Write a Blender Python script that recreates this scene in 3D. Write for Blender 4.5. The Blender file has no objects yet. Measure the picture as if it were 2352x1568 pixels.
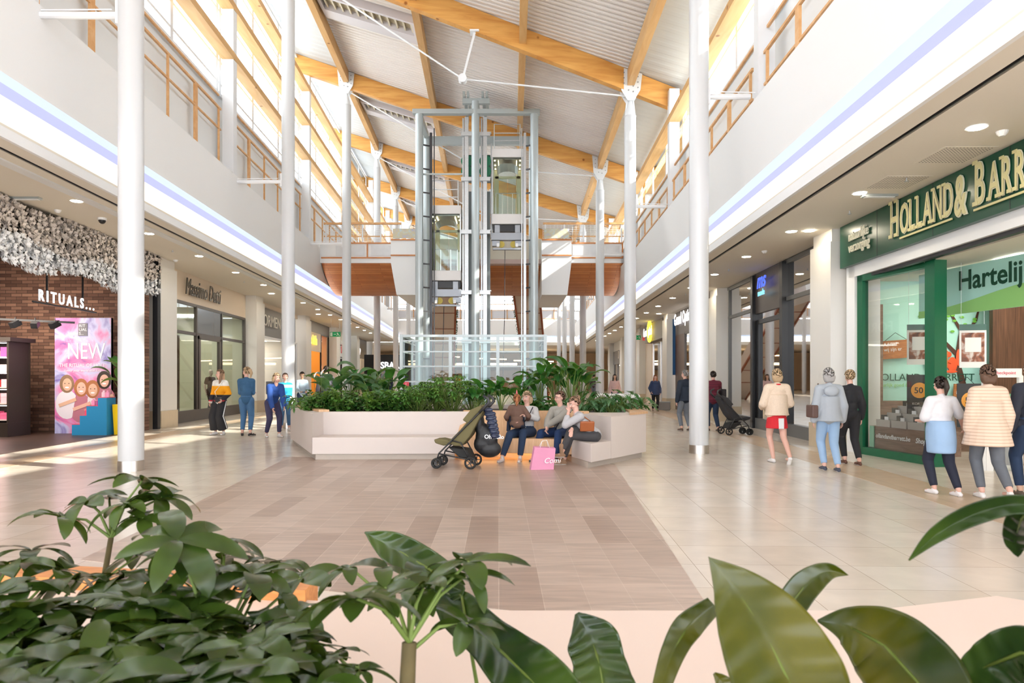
import bpy, bmesh, math, random
from mathutils import Vector, Matrix, Euler, Quaternion
PI = math.pi
R = math.radians
sc = bpy.context.scene
COL = sc.collection
# ------------------------------------------------------------------ camera, world, sun, exposure
F = 1576.0; HY = 868.0; CH = 1.45
cd = bpy.data.cameras.new('camera'); cam = bpy.data.objects.new('camera', cd); COL.objects.link(cam)
cam.location = (0, 0, CH); cam.rotation_euler = (PI/2, 0, 0)
cd.sensor_width = 36; cd.lens = F/2352*36; cd.shift_y = (HY-784)/2352; cd.clip_start = .05; cd.clip_end = 400
cd.dof.use_dof = True; cd.dof.focus_distance = 9; cd.dof.aperture_fstop = 10
sc.camera = cam
w = bpy.data.worlds.new('world'); sc.world = w; w.use_nodes = True
bg = w.node_tree.nodes['Background']; bg.inputs[0].default_value = (.88, .93, 1, 1); bg.inputs[1].default_value = 4.2
sl = bpy.data.lights.new('sun', 'SUN'); sun = bpy.data.objects.new('sun', sl); COL.objects.link(sun)
sl.energy = 7.5; sl.angle = R(.8); sl.color = (1, .93, .82)
sun.rotation_euler = Vector((-.80, .30, -.56)).to_track_quat('-Z', 'Y').to_euler(); sun.location = (20, 0, 20)
sc.view_settings.view_transform = 'Standard'; sc.view_settings.look = 'None'
sc.view_settings.exposure = 0.70; sc.view_settings.gamma = 1
c = sc.cycles
c.use_denoising = True; c.max_bounces = 6; c.diffuse_bounces = 3; c.glossy_bounces = 2; c.use_adaptive_sampling = True; c.adaptive_threshold = .06; c.adaptive_min_samples = 20; c.transmission_bounces = 4
c.transparent_max_bounces = 12; c.sample_clamp_indirect = 6; c.caustics_reflective = False; c.caustics_refractive = False

# ------------------------------------------------------------------ materials
def srgb(*v):
    return tuple(((x/255)/12.92 if x/255 <= .04045 else ((x/255+.055)/1.055)**2.4) for x in v)
MATS = {}
def mat(name, col=(.8,.8,.8), rough=.5, metal=0, emit=None, es=1, spec=.5, noise=0, nscale=8, bump=0, coat=0, sub=0):
    if name in MATS: return MATS[name]
    m = bpy.data.materials.new(name); m.use_nodes = True; nt = m.node_tree; b = nt.nodes['Principled BSDF']
    b.inputs['Base Color'].default_value = (*col, 1); b.inputs['Roughness'].default_value = rough
    b.inputs['Metallic'].default_value = metal; b.inputs['Specular IOR Level'].default_value = spec
    if coat: b.inputs['Coat Weight'].default_value = coat
    if emit: b.inputs['Emission Color'].default_value = (*emit, 1); b.inputs['Emission Strength'].default_value = es
    if noise or bump:
        tc = nt.nodes.new('ShaderNodeTexCoord'); n = nt.nodes.new('ShaderNodeTexNoise')
        n.inputs['Scale'].default_value = nscale; n.inputs['Detail'].default_value = 4
        nt.links.new(tc.outputs['Object'], n.inputs['Vector'])
        if noise:
            mx = nt.nodes.new('ShaderNodeMix'); mx.data_type = 'RGBA'
            mx.inputs[6].default_value = (*[x*(1-noise) for x in col], 1); mx.inputs[7].default_value = (*[min(1, x*(1+noise)) for x in col], 1)
            nt.links.new(n.outputs['Fac'], mx.inputs[0]); nt.links.new(mx.outputs[2], b.inputs['Base Color'])
        if bump:
            bp = nt.nodes.new('ShaderNodeBump'); bp.inputs['Strength'].default_value = bump; bp.inputs['Distance'].default_value = .01
            nt.links.new(n.outputs['Fac'], bp.inputs['Height']); nt.links.new(bp.outputs['Normal'], b.inputs['Normal'])
    MATS[name] = m; return m
def bsdf(m): return m.node_tree.nodes['Principled BSDF']
def glass(name, tint=(.93,.97,.96), refl=.08, blend=.12):
    if name in MATS: return MATS[name]
    m = bpy.data.materials.new(name); m.use_nodes = True; nt = m.node_tree; nt.nodes.clear()
    o = nt.nodes.new('ShaderNodeOutputMaterial'); t = nt.nodes.new('ShaderNodeBsdfTransparent'); g = nt.nodes.new('ShaderNodeBsdfGlossy')
    x = nt.nodes.new('ShaderNodeMixShader'); lw = nt.nodes.new('ShaderNodeLayerWeight'); ma = nt.nodes.new('ShaderNodeMath')
    t.inputs[0].default_value = (*tint, 1); g.inputs['Roughness'].default_value = .02; lw.inputs[0].default_value = blend
    ma.operation = 'ADD'; ma.inputs[1].default_value = refl; ma.use_clamp = True
    nt.links.new(lw.outputs['Fresnel'], ma.inputs[0]); nt.links.new(ma.outputs[0], x.inputs[0])
    nt.links.new(t.outputs[0], x.inputs[1]); nt.links.new(g.outputs[0], x.inputs[2]); nt.links.new(x.outputs[0], o.inputs[0])
    MATS[name] = m; return m
def woodmat(name, c1, c2, scale=3, axis=(1,1,.12), rough=.45, knots=0):
    if name in MATS: return MATS[name]
    m = mat(name, c1, rough); nt = m.node_tree; b = bsdf(m)
    tc = nt.nodes.new('ShaderNodeTexCoord'); mp = nt.nodes.new('ShaderNodeMapping'); mp.inputs['Scale'].default_value = axis
    n = nt.nodes.new('ShaderNodeTexNoise'); n.inputs['Scale'].default_value = scale; n.inputs['Detail'].default_value = 6; n.inputs['Distortion'].default_value = .6
    r = nt.nodes.new('ShaderNodeValToRGB'); r.color_ramp.elements[0].position = .3; r.color_ramp.elements[1].position = .7
    r.color_ramp.elements[0].color = (*c1, 1); r.color_ramp.elements[1].color = (*c2, 1)
    L = nt.links; L.new(tc.outputs['Object'], mp.inputs[0]); L.new(mp.outputs[0], n.inputs['Vector']); L.new(n.outputs['Fac'], r.inputs[0])
    out = r.outputs[0]
    if knots:
        v = nt.nodes.new('ShaderNodeTexVoronoi'); v.inputs['Scale'].default_value = knots
        kr = nt.nodes.new('ShaderNodeValToRGB'); kr.color_ramp.elements[0].position = .05; kr.color_ramp.elements[1].position = .11
        kr.color_ramp.elements[0].color = (.45,.3,.18,1); kr.color_ramp.elements[1].color = (1,1,1,1)
        mx = nt.nodes.new('ShaderNodeMix'); mx.data_type = 'RGBA'; mx.blend_type = 'MULTIPLY'; mx.inputs[0].default_value = 1
        L.new(tc.outputs['Object'], v.inputs['Vector']); L.new(v.outputs['Distance'], kr.inputs[0]); L.new(out, mx.inputs[6]); L.new(kr.outputs[0], mx.inputs[7]); out = mx.outputs[2]
    L.new(out, b.inputs['Base Color'])
    return m
def brickmat(name, c1, c2, mortar, w_, h_, ms=.01, rough=.6, rot=0, offset=.5, axes='XY', bump=.3, bias=0, wood=False):
    if name in MATS: return MATS[name]
    m = mat(name, c1, rough); nt = m.node_tree; b = bsdf(m); L = nt.links
    tc = nt.nodes.new('ShaderNodeTexCoord'); mp = nt.nodes.new('ShaderNodeMapping')
    if axes == 'XZ': mp.inputs['Rotation'].default_value = (-PI/2, 0, 0)
    elif axes == 'YZ':
        mp.inputs['Rotation'].default_value = (0, 0, 0)
    else: mp.inputs['Rotation'].default_value = (0, 0, rot)
    br = nt.nodes.new('ShaderNodeTexBrick'); br.offset = offset
    br.inputs['Color1'].default_value = (*c1, 1); br.inputs['Color2'].default_value = (*c2, 1); br.inputs['Mortar'].default_value = (*mortar, 1)
    br.inputs['Scale'].default_value = 1; br.inputs['Brick Width'].default_value = w_; br.inputs['Row Height'].default_value = h_
    br.inputs['Mortar Size'].default_value = ms; br.inputs['Mortar Smooth'].default_value = .2; br.inputs['Bias'].default_value = bias
    if axes == 'YZ':
        sx = nt.nodes.new('ShaderNodeSeparateXYZ'); cx = nt.nodes.new('ShaderNodeCombineXYZ')
        L.new(tc.outputs['Object'], sx.inputs[0]); L.new(sx.outputs[1], cx.inputs[0]); L.new(sx.outputs[2], cx.inputs[1]); L.new(cx.outputs[0], br.inputs['Vector'])
    else:
        L.new(tc.outputs['Object'], mp.inputs[0]); L.new(mp.outputs[0], br.inputs['Vector'])
    n = nt.nodes.new('ShaderNodeTexNoise'); n.inputs['Scale'].default_value = 3 if not wood else 5; n.inputs['Detail'].default_value = 6
    mp2 = nt.nodes.new('ShaderNodeMapping'); mp2.inputs['Rotation'].default_value = (0, 0, rot if axes == 'XY' else 0)
    if wood: mp2.inputs['Scale'].default_value = (.5, 4, 1); n.inputs['Distortion'].default_value = 1.6; n.inputs['Scale'].default_value = 2.2
    L.new(tc.outputs['Object'], mp2.inputs[0]); L.new(mp2.outputs[0], n.inputs['Vector'])
    r = nt.nodes.new('ShaderNodeValToRGB'); lo = .72 if wood else .88
    r.color_ramp.elements[0].position = .3; r.color_ramp.elements[1].position = .7
    r.color_ramp.elements[0].color = (lo, lo, lo, 1); r.color_ramp.elements[1].color = (1, 1, 1, 1)
    L.new(n.outputs['Fac'], r.inputs[0])
    mx = nt.nodes.new('ShaderNodeMix'); mx.data_type = 'RGBA'; mx.blend_type = 'MULTIPLY'; mx.inputs[0].default_value = 1
    L.new(br.outputs['Color'], mx.inputs[6]); L.new(r.outputs[0], mx.inputs[7]); L.new(mx.outputs[2], b.inputs['Base Color'])
    if bump:
        bp = nt.nodes.new('ShaderNodeBump'); bp.invert = True; bp.inputs['Strength'].default_value = bump; bp.inputs['Distance'].default_value = .01
        L.new(br.outputs['Fac'], bp.inputs['Height']); L.new(bp.outputs['Normal'], b.inputs['Normal'])
    return m
white = mat('white_paint', (.92,.92,.92), .5)
cream = mat('cream_paint', (.80,.76,.70), .6, noise=.02)
ceilm = mat('ceiling_warm_light_tint', (.84,.78,.68), .7)  # warm light is put into this base colour; the ceiling is taken as white
colm = mat('white_column_lacquer', (.66,.665,.675), .28, noise=.01)
steel = mat('brushed_steel', (.62,.58,.54), .3, 1)
greym = mat('grey_steel_paint', (.42,.46,.46), .35, .35)
darkm = mat('dark_steel', (.05,.05,.055), .4, .3)
black = mat('black_frame', (.012,.012,.014), .4)
galv = mat('galvanised_steel', (.55,.57,.58), .4, .7, noise=.15, nscale=20)
whitem = mat('white_steel', (.82,.83,.85), .4)
pine = woodmat('pine_beam', srgb(232,176,98), srgb(205,140,66), 2.2, (.35,.35,3), .5, knots=1.6)
pine_y = woodmat('pine_beam_long', srgb(222,180,122), srgb(205,156,96), 2.2, (3,.35,3), .5, knots=1.6)
oak_rail = woodmat('orange_wood_rail', srgb(232,184,130), srgb(216,158,100), 6, (1,1,1), .45)
oak = woodmat('light_oak', srgb(224,184,144), srgb(206,162,120), 9, (4,1,.25), .45)
deckm = mat('cream_roof_deck', (.80,.75,.71), .5)
stone = mat('plinth_stone', srgb(208,190,162), .5, noise=.08, nscale=6)
skirt = mat('plinth_metal', srgb(190,176,164), .4, .3)
clear = glass('clear_glass'); shopglass = glass('shop_glass', (.94,.96,.95), .07, .2)
tower_glass = glass('tower_glass', (.88,.94,.93), .03, .06)
soil = mat('dark_soil', (.03,.02,.015), .9, noise=.4, nscale=40, bump=.8)
tile = brickmat('floor_tile', srgb(232,221,209), srgb(226,212,197), srgb(170,152,134), .6, .6, .0025, .22, R(2.3), offset=0, bump=.1)
tile_tan = brickmat('tan_floor_tile', srgb(216,192,166), srgb(206,178,150), srgb(150,122,98), .6, .6, .003, .3, R(2.3), offset=0, bump=.1)
plank = brickmat('wood_look_plank', srgb(208,187,173), srgb(180,156,141), srgb(214,196,182), 1.2, .29, .003, .35, R(88.9), offset=.37, bump=.1, wood=True)
warm_e = mat('warm_led', (1,.9,.75), .5, emit=(1,.90,.78), es=8)
down_e = mat('downlight_glow', (1,.95,.85), .5, emit=(1,.88,.68), es=60)
blue_e = mat('blue_led_upper', (.1,.12,.15), .5, emit=(.46,.53,.64), es=1)
violet_e = mat('blue_led_lower', (.08,.08,.12), .5, emit=(.34,.36,.68), es=1)
panel_e = mat('shop_light_panel', (1,1,.95), .5, emit=(1,.95,.85), es=7)

# ------------------------------------------------------------------ mesh builder
class MB:
    def __init__(s): s.v = []; s.f = []; s.m = []; s.cur = 0
    def face(s, pts, mi=None):
        n = len(s.v); s.v += [tuple(p) for p in pts]; s.f.append(tuple(range(n, n+len(pts)))); s.m.append(s.cur if mi is None else mi)
    def box(s, x0, x1, y0, y1, z0, z1, M=None):
        P = [(x0,y0,z0),(x1,y0,z0),(x1,y1,z0),(x0,y1,z0),(x0,y0,z1),(x1,y0,z1),(x1,y1,z1),(x0,y1,z1)]
        if M is not None: P = [tuple(M @ Vector(p)) for p in P]
        s.hexa(P)
    def hexa(s, P):
        n = len(s.v); s.v += [tuple(p) for p in P]
        for q in ((0,3,2,1),(4,5,6,7),(0,1,5,4),(1,2,6,5),(2,3,7,6),(3,0,4,7)):
            s.f.append(tuple(n+i for i in q)); s.m.append(s.cur)
    def bar(s, a, b, wx, wz=None, up=(0,0,1), ext=0):        # rectangular bar from a to b
        a = Vector(a); b = Vector(b); wz = wx if wz is None else wz; d = (b-a).normalized(); a = a-d*ext; b = b+d*ext
        u = Vector(up); r = d.cross(u)
        if r.length < 1e-4: r = d.cross(Vector((1,0,0)))
        r.normalize(); t = r.cross(d).normalized(); r = r*wx/2; t = t*wz/2
        s.hexa([a-r-t, a+r-t, b+r-t, b-r-t, a-r+t, a+r+t, b+r+t, b-r+t])
    def tube(s, pts, rad, n=10, cap=True):
        pts = [Vector(p) for p in pts]; k = len(pts); rad = rad if isinstance(rad, (list, tuple)) else [rad]*k
        base = len(s.v); prev = None
        for i, p in enumerate(pts):
            d = (pts[min(i+1, k-1)]-pts[max(i-1, 0)]).normalized()
            if prev is None:
                r = d.cross(Vector((0,0,1)));
                if r.length < 1e-3: r = Vector((1,0,0))
            else: r = prev - d*prev.dot(d)
            r.normalize(); prev = r; t = d.cross(r)
            for j in range(n):
                a = 2*PI*j/n; q = p + (r*math.cos(a)+t*math.sin(a))*rad[i]; s.v.append(tuple(q))
        for i in range(k-1):
            for j in range(n):
                a = base+i*n+j; b = base+i*n+(j+1) % n; s.f.append((a, b, b+n, a+n)); s.m.append(s.cur)
        if cap:
            s.f.append(tuple(base+j for j in range(n))[::-1]); s.m.append(s.cur)
            s.f.append(tuple(base+(k-1)*n+j for j in range(n))); s.m.append(s.cur)
    def capsule(s, a, b, ra, rb=None, n=12, sq=None):            # closed tapered capsule
        rb = ra if rb is None else rb; a = Vector(a); b = Vector(b); d = b-a
        if d.length < 1e-5: d = Vector((0,0,1e-4)); b = a+d
        dn = d.normalized(); P = []; Q = []
        for k in range(0, 4):
            th = PI/2*(1-k/3.0); P.append(a-dn*ra*math.sin(th)); Q.append(max(ra*math.cos(th), ra*.03))
        for k in range(0, 4):
            th = PI/2*(k/3.0); P.append(b+dn*rb*math.sin(th)); Q.append(max(rb*math.cos(th), rb*.03))
        s.tube(P, Q, n)
    def ell(s, c, r, n=14, M=None):
        c = Vector(c); k = n//2; base = len(s.v)
        for i in range(k+1):
            th = PI*i/k
            for j in range(n):
                a = 2*PI*j/n; p = Vector((r[0]*math.sin(th)*math.cos(a), r[1]*math.sin(th)*math.sin(a), r[2]*math.cos(th)))
                if M is not None: p = M @ p
                s.v.append(tuple(c+p))
        for i in range(k):
            for j in range(n):
                a = base+i*n+j; b = base+i*n+(j+1) % n; s.f.append((a, a+n, b+n, b)); s.m.append(s.cur)
    def cyl(s, c, r, z0, z1, n=24, r1=None):
        s.tube([(c[0], c[1], z0), (c[0], c[1], z1)], [r, r if r1 is None else r1], n)
    def prism(s, poly, z0, z1):
        n = len(s.v); k = len(poly); s.v += [(p[0], p[1], z0) for p in poly]+[(p[0], p[1], z1) for p in poly]
        s.f.append(tuple(range(n, n+k))[::-1]); s.m.append(s.cur); s.f.append(tuple(range(n+k, n+2*k))); s.m.append(s.cur)
        for i in range(k):
            j = (i+1) % k; s.f.append((n+i, n+j, n+k+j, n+k+i)); s.m.append(s.cur)
    def build(s, name, mats, parent=None, smooth=False, bevel=0, origin=True, remesh=0, sm=0, loc=None):
        me = bpy.data.meshes.new(name); me.from_pydata(s.v, [], s.f)
        if not isinstance(mats, (list, tuple)): mats = [mats]
        for m_ in mats: me.materials.append(m_)
        if len(mats) > 1: me.polygons.foreach_set('material_index', s.m)
        me.update()
        if not remesh:
            b = bmesh.new(); b.from_mesh(me); bmesh.ops.recalc_face_normals(b, faces=b.faces); b.to_mesh(me); b.free()
        o = bpy.data.objects.new(name, me); COL.objects.link(o)
        if remesh:
            r = o.modifiers.new('r', 'REMESH'); r.mode = 'VOXEL'; r.voxel_size = remesh; r.use_smooth_shade = True
            if sm:
                q = o.modifiers.new('s', 'SMOOTH'); q.factor = .6; q.iterations = sm
            dg = bpy.context.evaluated_depsgraph_get(); nm = bpy.data.meshes.new_from_object(o.evaluated_get(dg)); o.modifiers.clear()
            o.data = nm; nm.name = name
            nm.materials.clear()
            for m_ in mats: nm.materials.append(m_)
            smooth = True; me = nm
        if smooth: me.polygons.foreach_set('use_smooth', [True]*len(me.polygons))
        if smooth == 'auto':
            bb = bmesh.new(); bb.from_mesh(me)
            for e in bb.edges: e.smooth = not (len(e.link_faces) == 2 and e.calc_face_angle(0) > .6)
            bb.to_mesh(me); bb.free()
        if bevel:
            q = o.modifiers.new('b', 'BEVEL'); q.width = bevel; q.segments = 2; q.limit_method = 'ANGLE'
        if parent: o.parent = parent
        return o
def tag(o, label=None, cat=None, group=None, kind=None):
    if label: o['label'] = label
    if cat: o['category'] = cat
    if group: o['group'] = group
    if kind: o['kind'] = kind
    return o
def empty(name, loc=(0,0,0), rz=0, label=None, cat=None, group=None, kind=None):
    o = bpy.data.objects.new(name, None); COL.objects.link(o); o.location = loc; o.rotation_euler = (0, 0, rz); o.empty_display_size = .1
    return tag(o, label, cat, group, kind)
def copy_tree(o, parent=None):
    c_ = o.copy(); COL.objects.link(c_); c_.parent = parent
    for ch in list(o.children): copy_tree(ch, c_)
    return c_
def struct(o, label=None, cat=None, group=None): return tag(o, label, cat, group, 'structure')
def onebox(name, x0, x1, y0, y1, z0, z1, m, parent=None, bevel=0):
    b = MB(); b.box(x0, x1, y0, y1, z0, z1); return b.build(name, m, parent, bevel=bevel)
def P(px, py, Y): return Vector(((px-1176)/F*Y, Y, CH+(HY-py)/F*Y))
def G(px, py, z=0):
    Y = F*(CH-z)/(py-HY); return Vector(((px-1176)/F*Y, Y, z))
def text_mesh(name, s, size, M, m, parent=None, ext=.01, bold=0, shear=0, cx=False, sx=1, sp=1):
    cu = bpy.data.curves.new(name, 'FONT'); cu.body = s; cu.size = size; cu.extrude = ext; cu.offset = bold; cu.shear = shear; cu.space_character = sp
    if cx: cu.align_x = 'CENTER'
    cu.resolution_u = 3
    o = bpy.data.objects.new(name, cu); COL.objects.link(o)
    dg = bpy.context.evaluated_depsgraph_get(); me = bpy.data.meshes.new_from_object(o.evaluated_get(dg))
    bpy.data.objects.remove(o); me.transform(Matrix.Diagonal((sx, 1, 1, 1))); me.transform(M); me.materials.clear(); me.materials.append(m)
    o = bpy.data.objects.new(name, me); COL.objects.link(o)
    if parent: o.parent = parent
    return o
def frameM(o, x, up=(0,0,1)):                                # matrix: local x along x, local y up, z out
    x = Vector(x).normalized(); up = Vector(up); z = x.cross(up).normalized(); y = z.cross(x)
    M = Matrix((x, y, z)).transposed().to_4x4(); M.translation = Vector(o); return M
rnd = random.Random(7)
YN, YF = -14.0, 66.0                                          # hall extent
def lx(a, Y, s=-.0628): return a+s*Y
def rx(a, Y, s=.0286): return a+s*Y
def slab(mb, a0, a1, s, Y0, Y1, z0, z1, s1=None):            # long box following a wall line
    s1 = s if s1 is None else s1
    mb.hexa([(a0+s*Y0, Y0, z0), (a1+s1*Y0, Y0, z0), (a1+s1*Y1, Y1, z0), (a0+s*Y1, Y1, z0), (a0+s*Y0, Y0, z1), (a1+s1*Y0, Y0, z1), (a1+s1*Y1, Y1, z1), (a0+s*Y1, Y1, z1)])
# ================================================================== SETTING
# floor
b = MB(); b.box(-34, 26, YN, 95, -.2, 0); struct(b.build('floor', tile), 'large cream stone floor tiles across the whole mall', 'floor')
b = MB(); b.prism([(-3.44,5.47),(-1.33,4.70),(1.2,3.9),(1.24,4.29),(1.72,11.4),(1.2,12.6),(-4.2,12.6),(-4.02,11.9)], -.05, .004)
struct(b.build('floor_inlay', plank), 'wood look planks laid in front of the central bench', 'floor')
b = MB(); slab(b, 4.56, 5.30, .048, YN, YF, -.05, .003); struct(b.build('floor_band', tile_tan), 'tan tile band in front of the green health shop', 'floor')
b = MB(); slab(b, -7.45, -8.0, -.068, YN, YF, -.05, .003); struct(b.build('floor_band', tile_tan), 'tan tile band in front of the brick cosmetics shop', 'floor')
# ---- left and right edges of the upper storey: slab, lip, cove, balustrade wall
def edge(side, a_lip, a_slot, s, zc, lip_top, z_b0, z_bm, z_b1, a_top, z_top, xo):
    g = 1 if side == 'right' else -1
    b = MB(); slab(b, a_slot-g*.0, xo, s, YN, YF, zc, zc+.25, 0)
    slab(b, a_lip+g*.02, a_slot-g*.09, s, YN, YF, zc, zc+.2)
    struct(b.build('ceiling', ceilm), 'soffit tinted by warm light over the %s row of shops' % side, 'ceiling')
    b = MB(); slab(b, a_slot-g*.09, a_slot, s, YN, YF, zc+.05, zc+.2)
    slab(b, a_slot-g*.052, a_slot-g*.038, s, YN, YF, zc-.004, zc+.05)
    struct(b.build('trim_slot', darkm), 'dark linear slot in the %s soffit' % side, 'trim')
    b = MB(); slab(b, a_lip, a_lip+g*.06, s, YN, YF, zc-.005, lip_top)
    struct(b.build('trim_lip', white), 'white lip hiding the warm strip light on the %s' % side, 'trim')
    # cove back surface (curved) and balustrade wall
    b = MB(); pr = [(a_lip+g*.70, zc+.22), (a_lip+g*.66, zc+(z_b0-zc)*.55), (a_lip+g*.5, zc+(z_b0-zc)*.8), (a_lip+g*.10, z_b0)]
    for (a0, z0), (a1, z1) in zip(pr, pr[1:]):
        b.face([(a0+s*YN, YN, z0), (a0+s*YF, YF, z0), (a1+s*YF, YF, z1), (a1+s*YN, YN, z1)])
    struct(b.build('cove_%s' % side, white), 'curved white cove above the %s shops' % side, 'cove')
    b = MB()
    P0 = [(a_lip+g*.0, z_b1), (a_top, z_top), (a_top+g*.12, z_top), (a_lip+g*.62, z_top), (a_lip+g*.62, z_b1)]
    n = len(b.v)
    b.v += [(a+s*YN, YN, z) for a, z in P0]+[(a+s*YF, YF, z) for a, z in P0]; k = len(P0)
    for i in range(k):
        j = (i+1) % k; b.f.append((i, j, k+j, k+i)); b.m.append(0)
    b.f.append(tuple(range(k))); b.f.append(tuple(range(k, 2*k))); b.m += [0, 0]
    struct(b.build('wall_%s' % side, white), 'tall white balustrade wall above the %s shops' % side, 'wall')
    # lamps in the cove
    t = empty('cove_light', (0, 0, 0), 0, 'glowing blue and warm strip light along the %s balustrade' % side, 'light')
    q = MB(); q.face([(a_lip+g*.10+s*YN, YN, z_b0), (a_lip+g*.10+s*YF, YF, z_b0), (a_lip+g*.05+s*YF, YF, z_bm), (a_lip+g*.05+s*YN, YN, z_bm)]); q.build('violet_diffuser', violet_e, t)
    q = MB(); q.face([(a_lip+g*.05+s*YN, YN, z_bm), (a_lip+g*.05+s*YF, YF, z_bm), (a_lip+s*YF, YF, z_b1), (a_lip+s*YN, YN, z_b1)]); q.build('blue_diffuser', blue_e, t)
    q = MB(); slab(q, a_lip+g*.12, a_lip+g*.18, s, YN, YF, zc+.2, zc+.225); q.build('warm_strip', warm_e, t)
edge('left', -6.71, -7.135, -.0628, 4.925, 5.075, 5.57, 5.72, 5.85, -6.71, 7.29, -24)
edge('right', 4.27, 4.69, .0286, 4.47, 4.63, 5.03, 5.14, 5.30, 4.05, 6.51, 18)

# ---- round columns
LC = [10.8+9.13*k for k in range(-2, 7)]; RC = [13.3+8.5*k for k in range(-2, 7)]
def lcx(Y): return -5.4-.0552*Y
def rcx(Y): return 3.42+.0152*Y
def zroof(X): return 12.287-.301*X
ordl = ['far behind', 'behind the camera', 'nearest on the left, beside the brick shop', 'on the left beside the school group', 'third along the left row, at the bridge', 'fourth along the left row', 'fifth along the left row', 'sixth along the left row', 'last along the left row']
ordr = ['far behind', 'behind the camera', 'nearest on the right, beside the red skirt', 'second along the right row, over the planter end', 'third along the right row, at the bridge', 'fourth along the right row', 'fifth along the right row', 'sixth along the right row', 'last along the right row']
plate = mat('white_plate', (.8,.82,.84), .5); boltm = mat('bolt', (.35,.36,.38), .4, .6)
def column(X, Y, left, where):
    zt = zroof(X); top = zt-1.40
    r = empty('column', (X, Y, 0), 0, 'white round steel column ' + where, 'column', kind='structure')
    b = MB(); b.cyl((0,0), .185, .16, top, 28); b.cyl((0,0), .195, top-.03, top, 28); b.build('shaft', colm, r, smooth='auto')
    b = MB(); b.cyl((0,0), .19, 0, .16, 28); b.build('base_sleeve', steel, r, smooth='auto')
    b = MB(); b.tube([(0,0,top), (0,0,top+.5)], [.17, .05], 12)
    for q in (-1, 1):
        b.bar((q*.15,0,top), (q*.09,0,top+.55), .05, .05)
        b.hexa([(-.30,q*.14-.012,zt-.62),(.30,q*.14-.012,zt-.62),(.30,q*.14+.012,zt-.62),(-.30,q*.14+.012,zt-.62),(-.36,q*.14-.012,zt+.11-.0),(.36,q*.14-.012,zt-.11),(.36,q*.14+.012,zt-.11),(-.36,q*.14+.012,zt+.11)])
        b.hexa([(-.10,q*.14-.012,zt-.95),(.10,q*.14-.012,zt-.95),(.10,q*.14+.012,zt-.95),(-.10,q*.14+.012,zt-.95),(-.30,q*.14-.012,zt-.62),(.30,q*.14-.012,zt-.62),(.30,q*.14+.012,zt-.62),(-.30,q*.14+.012,zt-.62)])
    b.build('capital_plate', plate, r)
    b = MB()
    for i in range(4):
        for j in range(4):
            if j == 3 and i in (0, 3): continue
            x = -.22+.147*i; z = zt-.14-.17*j-.3*x
            b.tube([(x,-.175,z),(x,-.15,z)], .02, 6)
    b.build('bolt', boltm, r)
    # brace to the balustrade wall
    g = -1 if left else 1; zb = 7.15 if left else 6.9
    L = (6.75+.0628*Y+X) if left else (4.12+.0286*Y-X)
    b = MB(); b.tube([(g*.18, 0, zb), (g*(abs(L)+.1), -.05, zb-.02)], .055, 10); b.box(g*.17-.03, g*.17+.03, -.09, .09, zb-.16, zb+.22)
    b.bar((g*.3,0,zb+.1), (g*(abs(L)+.2),-.05,zb+.06), .01, .02)
    b.build('brace', whitem, r)
    return r
for Y, wh in zip(LC, ordl):
    if Y > 5: column(lcx(Y), Y, True, wh)
for Y, wh in zip(RC, ordr):
    if Y > 5: column(rcx(Y), Y, False, wh)

# ---- roof: trusses, purlins, deck, vents, tie rods
names_t = ['behind the camera', 'over the camera', 'crossing the top of the view', 'just before the bridge', 'just beyond the bridge', 'beyond the bridge, fifth along', 'beyond the bridge, sixth along', 'over the far end', 'last one, over the far end']
for k, (Yl, Yr) in enumerate(zip(LC, RC)):
    xl, xr = lcx(Yl), rcx(Yr); sy = (Yr-Yl)/(xr-xl)
    def tp(X, dz=0): return (X, Yl+sy*(X-xl), zroof(X)+dz)
    x0 = -7.3-.0552*Yl-.75; x1 = 5.55+.0286*Yr-.1
    b = MB(); b.bar(tp(x0, -.33), tp(x1, -.33), .22, .66); o = struct(b.build('roof_beam', pine), 'large glued pine roof beam ' + names_t[k], 'beam', None)
    if k < 2: continue
    # tie: strut plus two rods
    Yk = (Yl+Yr)/2; nx = -1.50; nd = Vector((nx, Yl+sy*(nx-xl), 10.53)); top = Vector(tp(nx+.36, -.66))
    t = empty('tie_rod', nd, 0, 'white strut and tie rods hung under the roof beam ' + names_t[k], 'tie rod', kind='structure')
    q = MB(); q.bar((0,0,0), top-nd, .10, .07); q.box(-.14,.14,-.16,.16,-.02,.03, Matrix.Translation(top-nd)); q.build('strut', whitem, t)
    q = MB(); q.tube([(0,-.1,0),(0,.1,0)], .13, 16); q.build('node', whitem, t, smooth='auto')
    q = MB(); q.tube([(0,0,0), Vector((xl+.15, Yl, zroof(xl)-.85))-nd], .028, 8); q.build('rod', whitem, t)
    q = MB(); q.tube([(0,0,0), Vector((xr-.15, Yr, zroof(xr)-.75))-nd], .028, 8); q.build('rod', whitem, t)
PUR = [(lcx, 'over the left columns'), (lambda Y: -2.1-.042*Y, 'second from the left wall'), (lambda Y: .33, 'right of the lift tower'), (rcx, 'over the right columns')]
for fn, wh in PUR:
    b = MB(); n = 14
    for i in range(n):
        Y0, Y1 = YN+(72-YN)*i/n, YN+(72-YN)*(i+1)/n
        b.bar((fn(Y0), Y0, zroof(fn(Y0))-.24), (fn(Y1), Y1, zroof(fn(Y1))-.24), .22, .48)
    struct(b.build('roof_purlin', pine_y), 'pine purlin running the length of the roof ' + wh, 'beam')
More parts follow.
